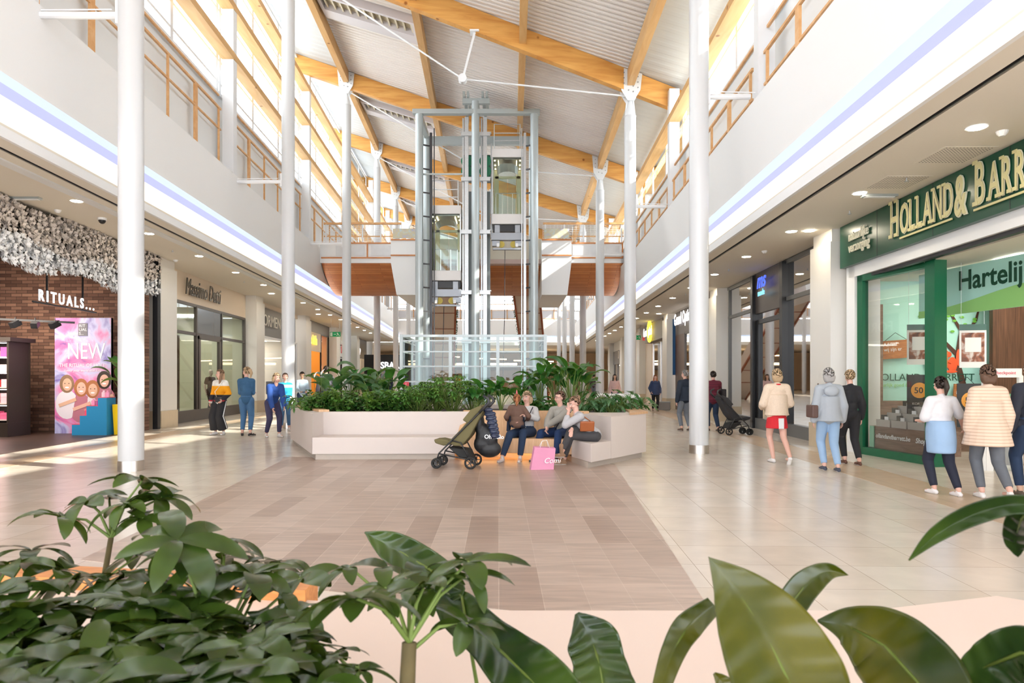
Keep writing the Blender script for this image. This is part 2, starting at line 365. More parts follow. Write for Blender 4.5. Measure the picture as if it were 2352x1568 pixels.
# corrugated deck
def deck(fa, fb, m, name, label, pitch, h):
    b = MB(); Y = YN; base = 0; prof = []
    while Y < 72:
        for d, z in ((0,0),(.35,0),(.5,h),(.85,h)): prof.append((Y+d*pitch, z))
        Y += pitch
    for y, z in prof:
        xa, xb = fa(y), fb(y); b.v += [(xa, y, zroof(xa)+.03+z), (xb, y, zroof(xb)+.03+z)]
    for i in range(len(prof)-1): b.f.append((2*i, 2*i+1, 2*i+3, 2*i+2)); b.m.append(0)
    return struct(b.build(name, m), label, 'ceiling')
greydeck = mat('grey_roof_panel', (.52,.56,.60), .5)
deck(lcx, rcx, deckm, 'ceiling_deck', 'cream corrugated roof deck between the pine beams', .22, .10)
deck(lambda Y: -7.9-.0552*Y, lcx, greydeck, 'ceiling_panels', 'grey ribbed roof panels beside the left glazing', .4, .012)
deck(rcx, lambda Y: 5.1+.0286*Y, greydeck, 'ceiling_panels', 'grey ribbed roof panels beside the right glazing', .4, .012)
b = MB(); fa = lambda Y: -7.9-.0552*Y; fb = lambda Y: 5.15+.0286*Y
b.hexa([(fa(YN),YN,zroof(fa(YN))+.2),(fb(YN),YN,zroof(fb(YN))+.2),(fb(72),72,zroof(fb(72))+.2),(fa(72),72,zroof(fa(72))+.2),(fa(YN),YN,zroof(fa(YN))+.35),(fb(YN),YN,zroof(fb(YN))+.35),(fb(72),72,zroof(fb(72))+.35),(fa(72),72,zroof(fa(72))+.35)])
struct(b.build('roof', greydeck), 'outer roof skin above the hall', 'roof')
ventm = mat('vent_casing', (.60,.56,.58), .5)
for k in range(1, 6):
    Y0 = LC[k+2]+2.5; xa, xb = lcx(Y0)+.15, -2.1-.042*Y0-.15
    t = empty('roof_vent', (xa, Y0, zroof(xa)), 0, 'louvred smoke vent in the roof ' + ['', 'above the left of the frame top', 'just before the bridge', 'beyond the bridge', 'fourth along', 'fifth along', 'sixth along'][k], 'vent')
    L_ = xb-xa; sl_ = -.301
    def hx(x0, x1, y0, y1, z0, z1): return [(x0,y0,z0+sl_*x0),(x1,y0,z0+sl_*x1),(x1,y1,z0+sl_*x1),(x0,y1,z0+sl_*x0),(x0,y0,z1+sl_*x0),(x1,y0,z1+sl_*x1),(x1,y1,z1+sl_*x1),(x0,y1,z1+sl_*x0)]
    q = MB(); q.hexa(hx(0, L_, 0, .12, -.22, .1)); q.hexa(hx(0, L_, .9, 1.5, -.22, .1)); q.hexa(hx(0, .12, .12, .9, -.22, .1)); q.hexa(hx(L_-.12, L_, .12, .9, -.22, .1)); q.build('casing', ventm, t)
    q = MB(); q.hexa(hx(.12, L_-.12, .12, .9, .0, .05))
    for i in range(12):
        x = .2+(L_-.4)*i/11; q.hexa(hx(x, x+.06, .12, .9, -.12, .04))
    q.build('louvre', mat('louvre', (.62,.55,.42), .5), t)
# ---- clerestory glazing
def clerestory(side):
    L = side == 'left'; g = -1 if L else 1; s = -.0552 if L else .0286
    a_in = 6.92 if L else 4.33; a_out = a_in+.36; a_w = a_out+.16
    Ys = LC if L else RC
    lev = [10.65, 12.1, 13.54] if L else [9.54]
    sill = 9.70 if L else 8.67
    f = lambda a, Y: g*a+s*Y
    ztop = lambda Y: zroof(f(a_w, Y))
    wpan = mat('white_panel', (.84,.85,.85), .5)
    for lv, zz in enumerate(lev):
        b = MB(); slab(b, g*a_in, g*a_out, s, YN, YF, zz, zz+.20)
        struct(b.build('glazing_beam', pine_y), '%s pine beam across the %s high windows' % (['lowest', 'middle', 'upper'][lv], side), 'beam')
    b = MB(); slab(b, g*(a_w+.02), g*(a_w+.22), s, YN, YF, 4.9, sill-.02); slab(b, g*(a_w-.06), g*(a_w+.24), s, YN, YF, sill-.06, sill-.01)
    struct(b.build('wall_parapet_%s' % side, wpan), 'white perforated parapet below the %s high windows' % side, 'wall')
    for k in range(len(Ys)-1):
        Y0, Y1 = Ys[k], Ys[k+1]
        # post
        if Y0 > 0:
            b = MB(); x0, x1 = f(a_in+.02, Y0), f(a_out-.02, Y0); w_ = .2
            b.box(min(x0,x1), max(x0,x1), Y0-.13, Y0+.13, 6.6 if not L else 7.3, zroof(max(x0,x1))-.1)
            struct(b.build('glazing_post', whitem), 'white post between the %s high windows, bay %s' % (side, ['a','b','c','d','e','f','g','h','i'][k]), 'post')
        t = empty('window_%s%d' % ('' if L else '1', k+1), (0,0,0), 0, 'tall %s clerestory window, bay %s' % (side, ['a','b','c','d','e','f','g','h','i'][k]), 'window', kind='structure')
        q = MB(); n = 3
        for i in range(n+1):
            Y = Y0+(Y1-Y0)*(i+.04)/n if i < n else Y1-.3
            Y = Y0 + (Y1-Y0)*(.01+i*.325)
            x = f(a_w, Y); q.box(x-.03, x+.03, Y-.07, Y+.07, sill, ztop(Y)-.05)
        for zz in [sill+.04]+[z_+.02 for z_ in lev]+[z_-.62 for z_ in lev if L]:
            x0, x1 = f(a_w, Y0), f(a_w, Y1); q.bar((x0, Y0, zz), (x1, Y1, zz), .06, .07)
        q.bar((f(a_w,Y0), Y0, ztop(Y0)-.1), (f(a_w,Y1), Y1, ztop(Y1)-.1), .07, .1)
        q.build('window_frame', whitem, t)
        q = MB(); q.face([(f(a_w,Y0), Y0, sill), (f(a_w,Y1), Y1, sill), (f(a_w,Y1), Y1, ztop(Y1)), (f(a_w,Y0), Y0, ztop(Y0))]); q.build('pane', clear, t)
        # wooden rails and perforated panels in front of the parapet
        a_r = a_in+.37 if L else a_in+.12
        zt, zl, zs = (9.17, 8.58, 9.58) if L else (7.66, 7.05, 8.16)
        t = empty('rail', (0,0,0), 0, 'orange wooden rails on the %s parapet, bay %s' % (side, ['a','b','c','d','e','f','g','h','i'][k]), 'railing')
        q = MB(); Ya, Yb = Y0+.5, Y1-.2
        def ln(z, th): q.bar((f(a_r,Ya), Ya, z), (f(a_r,Yb), Yb, z), th, th)
        q.bar((f(a_r+.06,Ya), Ya, zs), (f(a_r+.06,Yb), Yb, zs), .05, .05); ln(zt, .055); ln(zl, .045)
        q.build('rail_bar', oak_rail, t)
        for i in range(6):
            Y = Ya+.15+(Yb-Ya-.3)*i/5; th = .045 if i not in (1, 4) else .15
            q = MB(); x = f(a_r, Y); q.box(x-.025, x+.025, Y-th/2, Y+th/2, (7.3 if L else 6.5)-.3, zt); q.build('baluster', oak_rail, t)
clerestory('left'); clerestory('right')
# ================================================================== SHOP ROWS
ordn = ['zero', 'one', 'two', 'three', 'four', 'five', 'six', 'seven', 'eight']
def pillar(side, Y, k):
    L = side == 'left'; g = -1 if L else 1
    X = (-8.68-.0711*Y) if L else (5.815+.0444*Y); zc = 4.925 if L else 4.47; h = zc-.26; w_ = .75
    x0, x1 = sorted((X, X+g*w_))
    t = empty('pillar', (X, Y, 0), 0, 'square cream clad pillar, number %s along the %s shops' % (ordn[k], side), 'pillar', kind='structure')
    x0 -= X; x1 -= X
    q = MB(); q.box(x0, x1, 0, .95, .5, h); q.build('cladding', mat('pillar_cladding', (.80,.77,.72), .45), t)
    q = MB(); q.box(x0+.05, x1-.05, .05, .9, h, zc); q.build('neck', cream, t)
    q = MB(); q.box(x0-.02, x1+.02, -.02, .97, 0, .5); q.build('plinth', stone, t)
PL = [19.7+9.13*k for k in range(-1, 6)]; PR = [13.85+9.13*k for k in range(-1, 6)]
for k, Y in enumerate(PL[1:]): pillar('left', Y, k+1)
for k, Y in enumerate(PR[1:]): pillar('right', Y, k+1)
class Fac:
    def __init__(s, a, sl, g): s.a, s.s, s.g = a, sl, g
    def X(s, Y, off=0): return s.a+s.s*Y+s.g*off
    def p(s, Y, z, off=0): return (s.X(Y, off), Y, z)
    def slab(s, mb, Y0, Y1, z0, z1, off=0, th=.06):
        mb.hexa([s.p(Y0,z0,off), s.p(Y0,z0,off+th), s.p(Y1,z0,off+th), s.p(Y1,z0,off), s.p(Y0,z1,off), s.p(Y0,z1,off+th), s.p(Y1,z1,off+th), s.p(Y1,z1,off)])
    def M(s, Y, z, off=0):                                   # text frame reading towards larger x on screen
        if s.g < 0: return frameM(s.p(Y, z, off-.0), (s.s, 1, 0))
        return frameM(s.p(Y, z, off), (-s.s, -1, 0))
shopwall = mat('shop_wall', (.74,.66,.54), .6); shopceil = mat('shop_ceiling', (.75,.70,.62), .6)
beigew = mat('beige_cladding', srgb(226,208,186), .5)
def room(f, Y0, Y1, zc, depth=5, wallm=None, light=True, label='', nl=2):
    q = MB(); f.slab(q, Y0, Y1, 0, zc, depth, .1); f.slab(q, Y0, Y0+.08, 0, zc, .1, depth); f.slab(q, Y1-.08, Y1, 0, zc, .1, depth); f.slab(q, Y0, Y1, zc, zc+.08, .08, depth)
    struct(q.build('wall_shop', wallm or shopwall), 'walls and ceiling inside ' + label, 'wall')
    if light:
        t = empty('ceiling_light', f.p((Y0+Y1)/2, zc, depth/2), 0, 'bright light panels inside ' + label, 'light'); o = Vector(t.location)
        for i in range(nl):
            Y = Y0+(Y1-Y0)*(i+.5)/nl; q = MB(); x = f.X(Y, depth*.4)-o.x
            q.box(x-.9, x+.9, Y-.5-o.y, Y+.5-o.y, -.03, -.004); q.build('light_panel', panel_e, t)
def shopfront(name, f, Y0, Y1, ztop, sill, posts, transoms, fm, label, cat='shop front', gm=None, th=.1, fw=.09):
    t = empty(name, f.p(Y0, 0), 0, label, cat); o = Vector(t.location)
    class Q(MB): pass
    q = MB()
    for y in posts: f.slab(q, y-fw/2, y+fw/2, 0, ztop, -.02, th)
    for z in transoms+[ztop]: f.slab(q, Y0, Y1, z-.05, z+.05, -.01, th*.8)
    q.v = [tuple(Vector(v)-o) for v in q.v]; q.build('frame', fm, t)
    if sill:
        q = MB(); f.slab(q, Y0, Y1, 0, sill, -.04, th); q.v = [tuple(Vector(v)-o) for v in q.v]; q.build('sill', fm, t)
    q = MB(); q.face([Vector(f.p(Y0, sill, .03))-o, Vector(f.p(Y1, sill, .03))-o, Vector(f.p(Y1, ztop, .03))-o, Vector(f.p(Y0, ztop, .03))-o]); q.build('pane', gm or shopglass, t)
    return t
def wall(name, f, Y0, Y1, z0, z1, m, label, off=0, th=.12, cat='wall'):
    q = MB(); f.slab(q, Y0, Y1, z0, z1, off, th); return struct(q.build(name, m), label, cat)
def sign(f, Y, z, s, size, m, label, off=-.06, backing=None, bold=.0, shear=0, sx=1, ext=.008, sp=1):
    t = empty('shop_sign', f.p(Y, z, off), 0, label, 'sign'); o = Vector(t.location)
    M_ = f.M(Y, z, off); M_.translation = (0, 0, 0); text_mesh('lettering', s, size, M_, m, t, ext=ext, bold=bold, shear=shear, sx=sx, sp=sp)
    if backing:
        Y0, Y1, z0, z1, bm, bo = backing; q = MB(); f.slab(q, Y0, Y1, z0, z1, bo, .08); q.v = [tuple(Vector(v)-o) for v in q.v]; q.build('sign_board', bm, t)
    return t
bronze = mat('dark_bronze_frame', (.10,.085,.075), .4, .4)
lit_white = mat('lit_white_letters', (1,1,1), .5, emit=(1,.97,1), es=.9)
lit_blue = mat('lit_blue_letters', (.1,.2,1), .5, emit=(.05,.11,1), es=.8)
lit_cyan = mat('lit_cyan_letters', (.3,.8,1), .5, emit=(.2,.6,.9), es=.7)
lit_yellow = mat('lit_yellow_letters', (1,.8,.1), .5, emit=(1,.75,.05), es=1.5)
def brown_wood(): return woodmat('walnut_panel', srgb(104,70,50), srgb(70,44,30), 5, (6,6,.3), .4)
# ---------------- left row
fl = Fac(-9.15, -.0711, -1); f0 = Fac(-8.68, -.0711, -1)
# cosmetics shop in brick
brick = brickmat('old_brick', srgb(150,112,92), srgb(92,62,50), srgb(64,50,44), .30, .09, .006, .85, axes='XZ', bump=.8)
b = MB(); b.box(-20, -10.15, 18.9, 19.2, 0, 4.92); struct(b.build('wall_brick', brick), 'old brown brick wall of the cosmetics shop', 'wall')
b = MB(); b.box(-20.2, -20, 5, 19, 0, 4.9); b.box(-20, -12, 5, 5.2, 0, 4.9); struct(b.build('wall_shop', mat('dark_wall', (.10,.075,.06), .8)), 'dark far side wall inside the cosmetics shop', 'wall')
darkfloor = brickmat('dark_wood_floor', srgb(86,66,58), srgb(66,50,44), srgb(40,30,28), 1.2, .15, .003, .4, bump=.1, wood=True)
b = MB(); b.prism([(f0.X(5,.1),5),(f0.X(18.9,.1),18.9),(-20,18.9),(-20,5)], -.05, .006); struct(b.build('floor_shop', darkfloor), 'dark wood floor of the brick cosmetics shop', 'floor')
b = MB(); b.box(f0.X(19.5,0)-.12, f0.X(19.5,0)+.02, 19.45, 19.6, 0, 4.9); struct(b.build('trim_frame', black), 'thin black frame beside the brick shop', 'trim')
# flower valance: hundreds of white blossoms
t = empty('flower_valance', f0.p(16, 3.7), 0, 'deep hanging valance of white artificial blossoms above the brick shop', 'flower decoration'); o = Vector(t.location)
q = MB(); f0.slab(q, 8, 19.55, 3.85, 4.92, .1, .25); q.v = [tuple(Vector(v)-o) for v in q.v]; q.build('backing', mat('valance_backing', (.10,.09,.07), .9), t)
q = MB(); r_ = random.Random(3)
for i in range(3600):
    Y = 8.2+11.4*r_.random(); z = 3.70+1.2*r_.random()+.10*math.sin(Y*1.7); rad = .045+.03*r_.random()
    cpt = Vector(f0.p(Y, z, .08-.10*r_.random()-.1*max(0, (z-4)*.3)))-o
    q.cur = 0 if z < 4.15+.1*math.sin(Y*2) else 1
    for j in range(5):
        a = 2*PI*j/5+r_.random(); d = Vector((r_.uniform(.1,.8), math.cos(a), math.sin(a)*1.0)).normalized()
        e = d.cross(Vector((1,.3,.2))).normalized()*rad*.62; tip = cpt+d*rad*1.5
        q.face([cpt-Vector((0,0,0)), cpt+d*rad*.7+e, tip, cpt+d*rad*.7-e])
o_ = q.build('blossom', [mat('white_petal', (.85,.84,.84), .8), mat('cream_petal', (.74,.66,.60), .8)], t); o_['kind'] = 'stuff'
# its sign
fs = Fac(-8.98, -.0711, -1)
t = empty('shop_sign', fs.p(14.5, 3.1), 0, 'lit white letters RITUALS hanging on black rods before the brick wall', 'sign'); o = Vector(t.location)
M_ = fs.M(14.5, 3.1); M_.translation = (0,0,0); text_mesh('lettering', 'RITUALS...', .33, M_, lit_white, t, ext=.008, bold=.006, sx=1.0, sp=1.5)
q = MB(); q.bar(Vector(fs.p(14.4,3.06,.06))-o, Vector(fs.p(16.9,3.06,.06))-o, .03, .03)
for Y in (14.9, 16.3, 18.0): q.bar(Vector(fs.p(Y,2.7 if Y > 17 else 3.05,.06))-o, Vector(fs.p(Y,4.5,.06))-o, .03, .03)
q.build('rod', black, t)
# poster
pc = brickmat  # (name kept short)
def noise_art(name, cols, scale=2.5, dist=1.5):
    if name in MATS: return MATS[name]
    m = mat(name, cols[0], .5); nt = m.node_tree; L = nt.links
    tc = nt.nodes.new('ShaderNodeTexCoord'); n = nt.nodes.new('ShaderNodeTexNoise'); n.inputs['Scale'].default_value = scale; n.inputs['Distortion'].default_value = dist; n.inputs['Detail'].default_value = 5
    r = nt.nodes.new('ShaderNodeValToRGB'); k = len(cols)
    while len(r.color_ramp.elements) < k: r.color_ramp.elements.new(.5)
    for i, cc in enumerate(cols): r.color_ramp.elements[i].position = .32+.36*i/(k-1); r.color_ramp.elements[i].color = (*cc, 1)
    L.new(tc.outputs['Object'], n.inputs['Vector']); L.new(n.outputs['Fac'], r.inputs[0]); L.new(r.outputs[0], bsdf(m).inputs['Base Color']); return m
skin = mat('skin', (.66,.40,.28), .55, noise=.05); skin2 = mat('skin_tan', (.52,.30,.19), .55); skinp = mat('skin_pink', (.72,.42,.33), .55)
px0, px1 = -11.93, -10.45                                    # poster on a slim board at Y 18.2
t = empty('poster_board', ((px0+px1)/2, 17.9, 0), 0, 'tall purple poster reading NEW with four laughing women', 'poster')
W = px1-px0; H_ = 3.02
q = MB(); q.box(-W/2, W/2, 0, .08, 0, H_); q.build('board', noise_art('poster_powder', [srgb(120,80,150), srgb(220,120,170), srgb(190,190,225), srgb(110,90,170)], 1.3, 1.2), t)
q = MB(); q.box(-.12, .12, -.012, 0, 2.55, 2.88); q.box(W/2-.01, W/2+.0, -.01, .08, 0, H_); q.build('emblem', mat('poster_grey', (.18,.17,.2), .6), t)
for i, s_ in enumerate(('RIT', 'UAL', 'S...')): text_mesh('lettering', s_, .10, frameM((-.10, -.016, 2.78-.1*i), (1,0,0)), whitem, t, ext=.001, sx=1.15)
text_mesh('lettering', 'NEW', .60, frameM((-.42, -.008, 1.95), (1,0,0)), whitem, t, ext=.001, sx=.72)
text_mesh('lettering', 'THE RITUAL OF HOLI', .13, frameM((-.62, -.008, 1.74), (1,0,0)), whitem, t, ext=.001, sx=.95)
text_mesh('lettering', 'colour your world with love', .085, frameM((-.5, -.008, 1.62), (1,0,0)), whitem, t, ext=.001, shear=.3)
hairm = [mat('hair_brown', (.11,.055,.03), .6, noise=.2, nscale=30), mat('hair_dark', (.03,.018,.012), .5), mat('hair_blond', (.48,.33,.19), .6, noise=.15, nscale=30), mat('hair_grey', (.36,.34,.33), .7), mat('hair_ginger', (.38,.14,.05), .6, noise=.2, nscale=30), mat('hair_lightbrown', (.26,.15,.085), .6, noise=.15, nscale=30)]
for i, (x, z, hm) in enumerate(((-.42,1.28,5),(-.05,1.18,4),(.25,1.14,4),(.55,1.38,1))):   # the printed faces and clothes
    q = MB(); q.cur = 0; q.ell((x, -.004, z+.02), (.19,.004,.24), 18); q.cur = 1; q.ell((x+.01, -.009, z), (.12,.004,.165), 18)
    q.cur = 2; q.ell((x+.01, -.014, z-.075), (.055,.003,.022), 12); q.cur = 3
    for e in (-.045, .06): q.ell((x+e, -.014, z+.03), (.018,.003,.011), 8)
    q.cur = 4+i % 2; q.ell((x, -.002, z-.52), (.30,.004,.38), 18); q.cur = 1; q.bar((x-.2,-.012,z-.55), (x+.25,-.012,z-.38), .012, .09)
    q.build('printed_figure', [hairm[hm], skinp if i % 2 else skin, whitem, hairm[1], mat('print_cloth', (.72,.66,.72), .7), mat('print_cloth_red', (.45,.16,.22), .7)], t)
# blue steps with products, yellow planter
t = empty('display_steps', (-10.69, 17.35, 0), 0, 'blue three step display stand with pink treads before the poster', 'display')
q = MB()
SX = [(-.44,-.24,.27),(-.24,-.07,.50),(-.07,.22,.74),(.22,.44,.95)]
for xa, xb, zz in SX: q.box(xa, xb, 0, .4, 0, zz)
q.build('step_block', mat('blue_board', srgb(30,130,180), .6), t)
for xa, xb, zz in SX: q = MB(); q.box(xa, xb, 0, .4, zz+.002, zz+.012); q.build('tread', mat('pink_board', srgb(230,80,110), .6), t)
for i, (x, z, cc) in enumerate(((-.15,.514,'a'),(.02,.754,'b'),(.14,.754,'c'),(.28,.964,'d'),(.38,.964,'b'))):
    q = MB(); q.tube([(0,0,0),(0,0,.12),(0,0,.13),(0,0,.17)], [.05,.05,.025,.025], 10)
    o_ = q.build('product_bottle', mat('pk'+cc, dict(a=(.8,.1,.2), b=(.8,.3,.5), c=(.4,.1,.3), d=(.9,.6,.7))[cc], .3)); o_.location = (-10.69+x, 17.5, z); tag(o_, 'small pink bottle on the blue steps, %s' % ['lowest tread','middle tread, outer','middle tread, inner','top tread, outer','top tread, inner'][i], 'bottle', 'bottles on the blue steps')
# shelving of the cosmetics shop
t = empty('display_cabinet', (-12.35, 17.1, 0), 0, 'dark wooden display cabinet with lit shelves of pink cosmetics boxes', 'cabinet')
dk = mat('ebony_wood', (.03,.02,.015), .5)
q = MB(); q.box(-2.6,0,-.3,.5,0,.35); q.box(-2.7,.1,-.35,.55,2.35,2.45); q.box(-2.6,0,.45,.5,.35,2.35)
for x in (-2.58,-.06,-1.3): q.box(x, x+.05, -.25,.45,.35,2.35)
q.build('body', dk, t)
shz = [.40,.80,1.20,1.58,1.95]
for z in shz:
    q = MB(); q.box(-2.55,-.05,-.2,.45,z,z+.03); sh_ = q.build('shelf', mat('pale_shelf', (.6,.5,.45), .5), t)
    q = MB(); q.box(-2.55,-.05,-.18,-.15,z+.36,z+.375); q.build('shelf_light', mat('shelf_led', (1,1,1), .5, emit=(1,.85,.8), es=8), sh_)
kk = 0
for li, z in enumerate(shz):
    for i in range(6):
        ww = r_.uniform(.12,.2); hh = r_.uniform(.14,.26); x = -.2-.24*i
        q = MB(); q.box(-ww/2, ww/2, -.1, .1, 0, hh); q.box(-ww/2-.004, ww/2+.004, -.104, .104, hh*.65, hh*.7)
        cc = r_.choice([(.8,.15,.3),(.85,.5,.55),(.8,.1,.1),(.9,.75,.7),(.55,.1,.35)])
        o_ = q.build('gift_box', mat('gift%.2f%.2f' % cc[:2], cc, .4)); o_.location = (-12.35+x, 17.05, z+.03)
        tag(o_, 'pink or red cosmetics box on the lit shelf, %s row' % ['bottom','second','third','fourth','top'][li], 'box', 'cosmetics boxes on the %s lit shelf' % ['bottom','second','third','fourth','top'][li])
# track of black spot lamps
t = empty('track_light', (-12.4, 16.3, 2.85), 0, 'black ceiling track with spot heads before the brick wall', 'track light')
q = MB(); q.bar((-3,-.6,.12), (1.5,.8,-.02), .04, .05); q.bar((-1,0,.05),(-1,0,2.0),.02,.02); q.build('track', black, t)
for i in range(8):
    x = -1.7+.4*i; q = MB(); M_ = Matrix.Translation((x, .31*x+.32, -.08)) @ Euler((.5, 0, .3*(-1)**i)).to_matrix().to_4x4()
    q.box(-.07,.07,-.11,.11,-.07,.07,M_); q.bar((x,.31*x+.32,-.05),(x,.31*x+.32,.08),.02,.02); q.build('spot_head', black, t)
spot = bpy.data.lights.new('shop_spot', 'AREA'); spot.energy = 120; spot.size = 2.5; spot.color = (1,.86,.72); so = bpy.data.objects.new('track_lamp_light', spot); COL.objects.link(so); so.location = (-12.6, 16.0, 3.0); so.rotation_euler = (R(38), 0, R(10)); so.parent = None
# Massimo Dutti front
wall('wall_shop_front', fl, 20.6, 28.85, 3.95, 4.93, beigew, 'beige stone fascia over the bronze framed clothes shop')
t = shopfront('shop_window', fl, 20.7, 28.8, 3.92, .38, [20.75, 23.55, 26.0, 28.75], [2.95], bronze, 'bronze framed glass front below the script lettering')
sign(fl, 22.35, 4.20, 'Massimo Dutti', .80, mat('dark_letter', (.10,.09,.075), .35, .6), 'dark slanted script lettering Massimo Dutti on the beige fascia', off=-.1, shear=.25, sx=.68, ext=.015)
room(fl, 20.9, 28.8, 3.9, 4.5, mat('pale_green_wall', srgb(200,205,180), .6), label='the bronze framed clothes shop')
q = MB(); fl.slab(q, 23.6, 25.95, 3.0, 3.87, .01, .03); struct(q.build('trim_panel', mat('dark_glass_panel', (.07,.075,.07), .15)), 'dark transom panel over the door of the script lettered shop', 'panel')
q = MB(); fl.slab(q, 23.7, 23.85, .0, 2.9, -.03, .1); fl.slab(q, 25.7, 25.85, 0, 2.9, -.03, .1); fl.slab(q, 23.7, 25.85, 2.8, 2.92, -.03, .1); struct(q.build('door_frame', bronze), 'bronze doorway of the script lettered shop', 'doorway')
t = empty('curtain', fl.p(22.0, 0, .5), 0, 'golden brown curtain behind the left pane of the bronze shop front', 'curtain'); o = Vector(t.location)
for k in range(2):
    q = MB(); n = 40; ya, yb = ((21.1, 22.0), (22.5, 23.3))[k]; pr = [fl.p(ya+(yb-ya)*i/n, 0, .5+.05*math.sin(i*1.5)) for i in range(n+1)]
    for a_, b_ in zip(pr, pr[1:]): q.face([Vector(a_)-o, Vector(b_)-o, Vector(b_)-o+Vector((0,0,2.9)), Vector(a_)-o+Vector((0,0,2.9))])
    q.build('drape', mat('gold_curtain' if k == 0 else 'taupe_curtain', srgb(186,140,70) if k == 0 else srgb(120,104,84), .8), t, smooth=True)
# For men
wall('wall_shop_front', fl, 29.8, 35.0, 3.35, 4.75, bronze, 'dark board above the menswear front', th=.1)
sign(fl, 30.6, 3.85, 'FORMEN', .74, mat('cream_letter', (.75,.70,.62), .4), 'cream serif letters FORMEN on the dark board', off=-.12, sx=1.15, ext=.01)
wall('wall_shop_front', fl, 29.8, 37.9, 4.7, 4.93, beigew, 'beige strip over the menswear front')
shopfront('shop_window', fl, 29.8, 37.8, 3.35, .2, [29.85, 34.9, 37.7], [], whitem, 'white framed menswear window behind the second column')
wall('wall_shop_front', fl, 35.0, 36.9, 0, 4.72, beigew, 'beige panel beside the menswear window'); wall('wall_shop_front', fl, 36.9, 37.4, 0, 4.72, black, 'black strip beside the third pillar')
room(fl, 29.9, 35.0, 3.3, 4, cream, label='the menswear shop')
# kids shop
wall('wall_shop_front', fl, 38.8, 46.9, 4.25, 4.93, bronze, 'dark board over the children shop')
sign(fl, 40.6, 3.5, 'o kids', .80, lit_yellow, 'yellow lit letters kids on a pale board', off=-.1, backing=(40.0, 44.1, 3.1, 4.25, beigew, 0), bold=.01)
shopfront('shop_window', fl, 44.1, 46.8, 4.25, .2, [44.2, 46.7], [], black, 'black framed window of the children shop')
room(fl, 38.9, 46.5, 4.2, 4, mat('orange_wall', srgb(250,170,60), .6), label='the orange children shop')
# lollipop shop, app shop, far shop
wall('wall_shop_front', fl, 47.9, 51.5, 3.9, 4.93, cream, 'cream board past the exit sign'); shopfront('shop_window', fl, 47.9, 55.9, 3.9, .2, [48, 52, 55.8], [3.0], darkm, 'grey framed window past the exit sign')
sign(fl, 50.7, 3.3, 'tk', 1.0, mat('red_letter', (.75,.05,.08), .4), 'red round letters on a white board past the exit sign', off=-.1, backing=(50.2, 53.0, 2.9, 4.3, white, 0))
room(fl, 48, 55.9, 3.85, 4, mat('greenish_wall', srgb(190,210,180), .6), label='the shop past the exit sign')
wall('wall_shop_front', fl, 57.0, 65, 3.2, 4.93, bronze, 'dark board of the last left shop'); sign(fl, 57.3, 3.7, 'sergeprep', .8, lit_white, 'white lit letters on the last dark board at left', off=-.1)
wall('wall_shop_front', fl, 57.0, 60, 0, 3.2, beigew, 'beige panel of the last left shop'); wall('wall_shop_front', fl, 61.5, 65, 0, 3.2, beigew, 'beige end panel of the last left shop'); room(fl, 58, 65, 3.2, 3, label='the last left shop', nl=1)
# ---------------- right row
fr = Fac(6.2, .0444, 1)
# fashion shop with black mullions
wall('wall_shop_front', fr, 14.9, 23.0, 4.38, 4.47, black, 'black head strip over the fashion shop', cat='trim')
shopfront('shop_window', fr, 14.9, 22.9, 4.40, .30, [14.95, 22.8], [3.46], mat('grey_frame', (.13,.13,.13), .4), 'tall glass front of the fashion shop between black mullions')
q = MB()
for y in (17.52, 19.98): fr.slab(q, y-.1, y+.1, 0, 4.42, -.12, .25)
struct(q.build('trim_mullion', black), 'two wide black mullions of the fashion shop', 'trim')
wall('wall_sign_panel', fr, 17.62, 19.88, 3.30, 4.42, mat('glossy_brown_panel', (.07,.055,.05), .4), 'glossy dark panel behind the blue letters', off=-.03, th=.06, cat='panel')
sign(fr, 19.35, 3.96, 'ms', .62, lit_blue, 'blue lit script letters ms over the word mode', off=-.16, shear=.3, sx=1.05, bold=.006)
sign(fr, 19.25, 3.74, 'mode', .24, lit_cyan, 'small cyan word mode under the blue letters', off=-.16, sx=1.05, bold=.003)
q = MB(); fr.slab(q, 17.7, 17.82, 0, 3.1, -.02, .12); fr.slab(q, 19.65, 19.8, 0, 3.1, -.02, .12); fr.slab(q, 17.7, 19.8, 3.0, 3.12, -.02, .12)
tag(q.build('door_frame', black), 'black doorway under the blue letters', 'doorway', kind='structure')
room(fr, 14.9, 22.9, 4.3, 5.5, mat('warm_shop_wall', srgb(214,182,140), .6), label='the fashion shop', nl=3)
for i, (Y, off) in enumerate(((15.6,.9),(16.3,.9),(21.3,.9),(21.9,.9))):
    t = empty('spotlight', fr.p(Y, 4.3, off), 0, 'grey box spotlight inside the fashion shop, %s' % ['nearest','second','third','last'][i], 'lamp')
    q = MB(); q.box(-.09,.09,-.09,.09,-.42,-.1); q.box(-.02,.02,-.02,.02,-.1,0); q.build('housing', mat('grey_housing', (.2,.2,.2), .5), t)
    q = MB(); q.box(-.07,.07,-.07,.07,-.43,-.42); q.build('lens', down_e, t)
